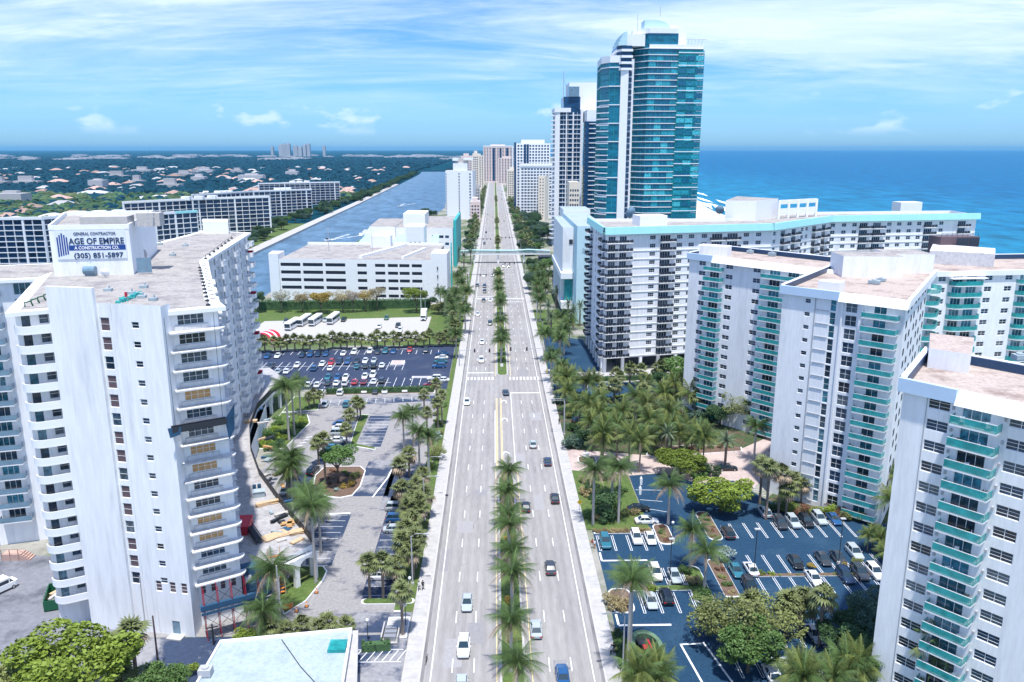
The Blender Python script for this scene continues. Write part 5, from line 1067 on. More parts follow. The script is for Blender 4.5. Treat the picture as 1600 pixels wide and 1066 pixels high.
# ================================================================ mid-rises across the waterway
def grid_block(label, poly, z1, fh, cols, mt='white_paint', edge=0, roofb=True, side=None, end_teal=False):
    c = (sum(p[0] for p in poly) / len(poly), sum(p[1] for p in poly) / len(poly)); t = thing('apartment_block', label, 'apartment building', (c[0], c[1], 0), group='apartment blocks across the waterway')
    part_prism(t, 'glazed_core', poly, 0, z1, 'tower_blue', 'roof_far')
    es = [edge] if isinstance(edge, int) else edge; nf = int(z1 / fh); tot = 0
    for e in es:
        f = Face(t, poly[e], poly[(e + 1) % len(poly)], 0, 0, mt); n_ = max(1, round(f.L / cols))
        for k in range(nf + 1): f.box('floor_band', 0, f.L, k * fh - .15, k * fh + .22, 0, .8, mt)
        for i in range(n_ + 1):
            w_ = .3 if i % 5 else 1.2; u = f.L * i / n_; f.box('pier', u - w_ / 2, u + w_ / 2, 0, z1 + .6, 0, .95, mt)
        for k in range(nf):
            for i in range(n_):
                u = f.L * (i + .5) / n_; simple_window(t, f.pt(u, k * fh + .4, .12), f.rz, f.L / n_ * .86, fh * .78)
        f.box('roof_band', -.5, f.L + .5, z1 - .1, z1 + 1.5, -.3, 1.1, 'aqua_paint' if end_teal and e == es[-1] else mt)
    for q in (.2, .5, .8): part_prism(t, 'roof_block', rect(lerp(lerp(poly[es[0]], poly[(es[-1] + 1) % len(poly)], q), c, .7), 7, 5, 0), z1, z1 + 3, mt)
    return t
def back(p, d): L_ = math.hypot(*p); return (p[0] * (1 + d / L_), p[1] * (1 + d / L_))
i1 = [(-301.1, 471.4), (-264.2, 474.9), (-249.4, 502.2), (-212.3, 506.3), (-203.5, 516.3), (-193.4, 526.6)]
grid_block('curved white mid-rise with dark glass grid directly behind the contractor-sign tower', i1 + [back(i1[5], 18), back(i1[3], 20), back(i1[1], 20), back(i1[0], 20)], 32, 3.2, 5.2, edge=[0, 1, 2, 3, 4], end_teal=True)
i2 = [(-287.9, 631.5), (-246.8, 678.8), (-196.8, 709.4)]
grid_block('wide white mid-rise with gridded balconies behind the teal-ended block', i2 + [back(i2[2], 18), back(i2[1], 18), back(i2[0], 18)], 31, 3.4, 5.6, edge=[0, 1])
p = [(-260.0, 879.2), (-207.1, 919.5)]; grid_block('middle white mid-rise on the far bank, right of the widest', p + [back(p[1], 18), back(p[0], 18)], 27, 3.3, 6)
p = [(-303.0, 1049.3), (-208.8, 1097.4)]; grid_block('farthest right mid-rise on the opposite waterfront', p + [back(p[1], 18), back(p[0], 18)], 28, 3.3, 6.5)
p = [(-319.4, 861.2), (-278.0, 937.8)]; grid_block('low pale mid-rise peeping above the widest waterfront block', p + [back(p[1], 18), back(p[0], 18)], 24, 3.3, 6.5)
# far skyline
for i, (px_, w_, z_) in enumerate(((441, 34, 108), (447, 40, 114), (453, 34, 118), (464, 44, 98), (478, 28, 108), (484, 30, 118), (508, 24, 96), (428, 22, 90), (471, 34, 88))):
    x = (px_ - 772) / 1280 * 8000; t = thing('skyline_tower', 'hazy blue tower on the far skyline, ' + ORD[sorted([441, 447, 453, 464, 478, 484, 508, 428, 471]).index(px_)] + ' from the left', 'tower', (x, 8000, 0), group='far skyline towers')
    m = MB(); m.box(-w_ / 2, -25, 0, w_ / 2, 25, z_); m.box(-w_ / 4, -15, z_, w_ / 4, 15, z_ + 10); place('shaft', m.mesh('shaft', 'wall_far'), t)
# white roof of the low building at the bottom edge
LB = thing('low_building', 'low building with pale flat roof at the bottom edge below the car park', 'building', (-35, 95, 0))
lp = [(-38.0, 86.9), (-37.9, 97.6), (-20.5, 100.1), (-19.4, 86.5)]
part_prism(LB, 'wall', lp, 0, 6, 'stucco', 'roof_white'); parapet(LB, 'parapet', inset(lp, -.15), 5.6, 6.35, .3, 'white_paint'); f = Face(LB, lp[2], lp[3], 0, 0, 'white_paint')
part_prism(LB, 'side_canopy', [(-20.6, 101.6), (-19.8, 101.6), (-17.7, 87.8), (-19.4, 87.8)], 4.4, 5.0, 'concrete')
m = MB(); m.tube([(0, 0, 6.1), (4, -6, 6.1), (8, -11, 6.1)], .05, 5); place('cable', m.mesh('cable', 'dark_metal'), LB, ((-29.7, 98.0)[0] + 35, (-29.7, 98.0)[1] - 95, 0))
m = MB(); m.box(-1.2, -1.2, 0, 1.2, 1.2, .5); m.box(-1, -1, .5, 1, 1, .55); tag(place('skylight', m.mesh('skylight', 'rail_teal'), None, (*(-21.6, 96.1), 6.0)), 'small skylight frame on the pale flat roof', 'skylight')
roof_box((-37.5, 90.6), 6.0, 1.6, 1.3, 1.1, 'grey air unit on the pale flat roof at the bottom edge', 'galv')

# ---------------------------------------------------------------- palms
def frond_mesh(L, droop, leaf_len, mt, n=20, seed=0, hang=.5):
    r = random.Random(seed); m = MB(); pts = []
    for i in range(n + 1):
        t = i / n; pts.append(Vector((L * (t - .12 * t * t * droop), 0, L * (.34 * t - droop * .62 * t * t))))
    for i in range(n):
        a, b = pts[i], pts[i + 1]; w = .035
        m.quad((a.x, -w, a.z), (a.x, w, a.z), (b.x, w, b.z), (b.x, -w, b.z))
        if i < 1: continue
        t = i / n; ll = leaf_len * math.sin(math.pi * min(1, .18 + t * .86)) * r.uniform(.85, 1.15); d = (b - a).normalized()
        for s in (-1, 1):
            tip = a + d * ll * .45 + Vector((0, s * ll * .8, -ll * hang * r.uniform(.5, 1.2))); wv = d * (L / n * .40)
            m.tri(tuple(a), tuple(a + wv), tuple(tip)); mid = a + d * (L / n * .5); tip2 = tip + d * (L / n * .5) + Vector((0, 0, -.1 * r.random()))
            m.tri(tuple(mid), tuple(mid + wv), tuple(tip2))
    return m.mesh('frond', mt)
def fan_mesh(L, droop, mt, seed=0):
    r = random.Random(seed); m = MB(); st = Vector((L * .5, 0, L * .22)); m.quad((0, -.03, 0), (0, .03, 0), (st.x, .03, st.z), (st.x, -.03, st.z)); n = 11
    for i in range(n):
        a = R(-105 + 210 * i / (n - 1)); ln = L * .62 * (1 - .25 * abs(a) / 1.9) * r.uniform(.9, 1.1); tip = st + Vector((math.cos(a) * ln * .92, math.sin(a) * ln, -droop * ln * .55)); sd = Vector((-math.sin(a), math.cos(a), 0)) * .13 * L * .5; mid = st + (tip - st) * .55 + Vector((0, 0, .1 * L))
        m.tri(tuple(st), tuple(mid + sd), tuple(mid - sd)); m.tri(tuple(mid - sd), tuple(mid + sd), tuple(tip))
    return m.mesh('frond', mt)
FR = {'royal': [frond_mesh(4.3, .9 + .3 * k, 1.3, 'frond' if k < 3 else 'frond_yellow', seed=k, hang=1.15) for k in range(4)] + [frond_mesh(3.7, 1.7, .9, 'frond_dry', seed=9, hang=.9)],
      'coco': [frond_mesh(4.3, .55 + .25 * k, 1.15, 'frond' if k % 2 else 'frond_yellow', seed=20 + k, hang=1.0) for k in range(4)] + [frond_mesh(3.2, 1.8, .8, 'frond_dry', seed=29)],
      'sabal': [fan_mesh(1.9, .2 + .3 * k, 'fan' if k < 3 else 'frond_yellow', 40 + k) for k in range(4)] + [fan_mesh(1.7, 1.3, 'frond_dry', 49)],
      'date': [frond_mesh(3.2, .45 + .25 * k, .6, 'date', seed=60 + k, hang=.25) for k in range(4)] + [frond_mesh(3.0, 1.4, .5, 'frond_dry', seed=69)]}
def frond_set(kind, seed, dry):
    r = random.Random(seed); out = []; n = {'royal': 24, 'coco': 24, 'sabal': 26, 'date': 30}[kind]
    for i in range(n):
        lev = i / n; az = i * 2.39996 + r.uniform(-.25, .25); el = {'royal': 66, 'coco': 66, 'sabal': 78, 'date': 66}[kind] * (1 - lev) + {'royal': -8, 'coco': -22, 'sabal': -50, 'date': -28}[kind] * lev + r.uniform(-8, 8)
        k = 4 if lev > 1 - dry else min(3, int(lev * 3.2 + r.random())); out.append((k, az, -R(el), r.uniform(.85, 1.12)))
    return out
def crown_mesh(kind, seed, dry):
    """all fronds of a distant palm joined"""
    m = MB(); mats = []
    me = bpy.data.meshes.new('crown'); vs_, fs_, ms_ = [], [], []
    for (k, az, pt, s) in frond_set(kind, seed, dry):
        src = FR[kind][k]; mt = src.materials[0].name
        if mt not in mats: mats.append(mt)
        mx = Matrix.Rotation(az, 4, 'Z') @ Matrix.Rotation(pt, 4, 'Y') @ Matrix.Scale(s, 4); o = len(vs_)
        vs_ += [tuple(mx @ v.co) for v in src.vertices]; fs_ += [tuple(o + q for q in p.vertices) for p in src.polygons]; ms_ += [mats.index(mt)] * len(src.polygons)
    me.from_pydata(vs_, [], fs_)
    for x in mats: me.materials.append(M[x])
    me.polygons.foreach_set('material_index', ms_); me.update(); return me
def trunk_mesh(kind):
    m = MB(); pr = {'royal': [(.34, 0), (.26, .1), (.24, .5), (.22, .8), (.15, 1.0)], 'coco': [(.3, 0), (.2, .12), (.17, .6), (.15, 1.0)], 'sabal': [(.24, 0), (.2, .1), (.19, .6), (.26, .88), (.2, 1.0)], 'date': [(.36, 0), (.3, .2), (.3, .8), (.42, .93), (.3, 1.0)]}[kind]
    rr = random.Random(kind); b = rr.uniform(-.04, .04) if kind != 'coco' else .1
    m.tube([(b * math.sin(z * 2.6) * 1.0, b * z, z) for _, z in pr], [q for q, _ in pr], 8); return m.mesh('trunk', 'bark_pale' if kind == 'royal' else 'bark_palm', True)
TR = {k: trunk_mesh(k) for k in FR}
shaft = MB(); shaft.tube([(0, 0, -1.6), (0, 0, -.8), (0, 0, .2)], [.2, .24, .08], 8); SHAFT = shaft.mesh('crownshaft', 'frond_yellow', True)
CR = {k: [crown_mesh(k, 100 + j, [.05, .2, .35][j]) for j in range(3)] for k in FR}
PN = {'royal': 'royal_palm', 'coco': 'coconut_palm', 'sabal': 'fan_palm', 'date': 'date_palm'}
prn = random.Random(11)
def palm(kind, x, y, h, label, group, near=False, dry=0, s=1.0):
    t = thing(PN[kind], label, 'palm', (x, y, 0), prn.uniform(0, 6.28), group)
    place('trunk', TR[kind], t, (0, 0, 0), 0, (s, s, h))
    if near:
        for (k, az, pt, q) in frond_set(kind, prn.randrange(999), (.08, .22, .4)[dry]):
            o = place('frond', FR[kind][k], t, (0, 0, h), 0, s * q); o.rotation_euler = (0, pt, az)
    else: place('crown', CR[kind][dry], t, (0, 0, h), prn.uniform(0, 6), s)
    if kind == 'royal': place('crownshaft', SHAFT, t, (0, 0, h), 0, s)
    return t
# ---------------------------------------------------------------- broadleaf trees, shrubs
def leafball(lobes, n, size, seed, mt='leaves', flat=.8):
    r = random.Random(seed); m = MB()
    for _ in range(n):
        c, rad = r.choice(lobes); v = Vector((r.gauss(0, 1), r.gauss(0, 1), r.gauss(0, 1))).normalized() * rad * r.uniform(.72, 1.06) ** .5; p = Vector(c) + Vector((v.x, v.y, v.z * flat))
        for q in range(2):
            a = Vector((r.gauss(0, 1), r.gauss(0, 1), r.gauss(0, .6))).normalized(); b = a.cross(Vector((r.gauss(0, 1), r.gauss(0, 1), r.gauss(0, 1)))).normalized(); s = size * r.uniform(.6, 1.3); o = p + Vector((r.gauss(0, 1), r.gauss(0, 1), r.gauss(0, 1))) * size * .6
            m.quad(tuple(o - a * s - b * s * .45), tuple(o + a * s * .2 - b * s * .6), tuple(o + a * s + b * s * .4), tuple(o - a * s * .3 + b * s * .6))
    return m.mesh('crown', mt)
def lobes_for(seed, n=9, flat=.6):
    r = random.Random(seed); out = [((0, 0, .1), .5)]
    for i in range(n): a = i * 2.4 + r.uniform(-.4, .4); q = r.uniform(.35, .75); out.append(((q * math.cos(a), q * math.sin(a), r.uniform(-.3, .45)), r.uniform(.24, .42)))
    return out
TREE = [leafball(lobes_for(k, 13), 5200, .036, k) for k in range(4)]; THIN = [leafball(lobes_for(30 + k, 14), 2000, .036, k) for k in range(3)]
BUSH = [leafball(lobes_for(50 + k, 7), 900, .065, 70 + k) for k in range(3)]
def limb_mesh(seed):
    r = random.Random(seed); m = MB(); m.tube([(0, 0, 0), (.03, .02, .5), (0, 0, 1)], [.11, .08, .07], 7)
    for i in range(5): a = i * 1.3; m.tube([(0, 0, .75 + .05 * i), (.5 * math.cos(a), .5 * math.sin(a), 1.25), (.95 * math.cos(a), .95 * math.sin(a), 1.65)], [.055, .04, .015], 5)
    return m.mesh('trunk', 'bark', True)
LIMB = [limb_mesh(k) for k in range(2)]
def tree(x, y, h, r, col, label, group=None, thin=False, name='broadleaf_tree', s=(1, 1, .8)):
    t = thing(name, label, 'tree', (x, y, 0), prn.uniform(0, 6.28), group); th = max(.8, h - r * s[2] * .75)
    place('trunk', LIMB[prn.randrange(2)], t, (0, 0, 0), 0, (r * .55, r * .55, th * .72)); place('crown', (THIN if thin else TREE)[prn.randrange(3)], t, (0, 0, h - r * s[2] * .6), 0, (r * s[0], r * s[1], r * s[2]), col); return t
def bush(x, y, r, col, label, group=None, h=.8, name='shrub'):
    t = thing(name, label, 'shrub', (x, y, 0), prn.uniform(0, 6), group); place('foliage', BUSH[prn.randrange(3)], t, (0, 0, r * h * .55), 0, (r, r, r * h), col); return t
GREEN = (.10, .18, .05); BRIGHT = (.20, .275, .04); OLIVE = (.19, .22, .075); DARK = (.055, .11, .045); YEL = (.34, .25, .06); SILV = (.30, .38, .36); STRAW = (.34, .28, .14); RUST = (.20, .10, .06); BLUEG = (.08, .14, .10)

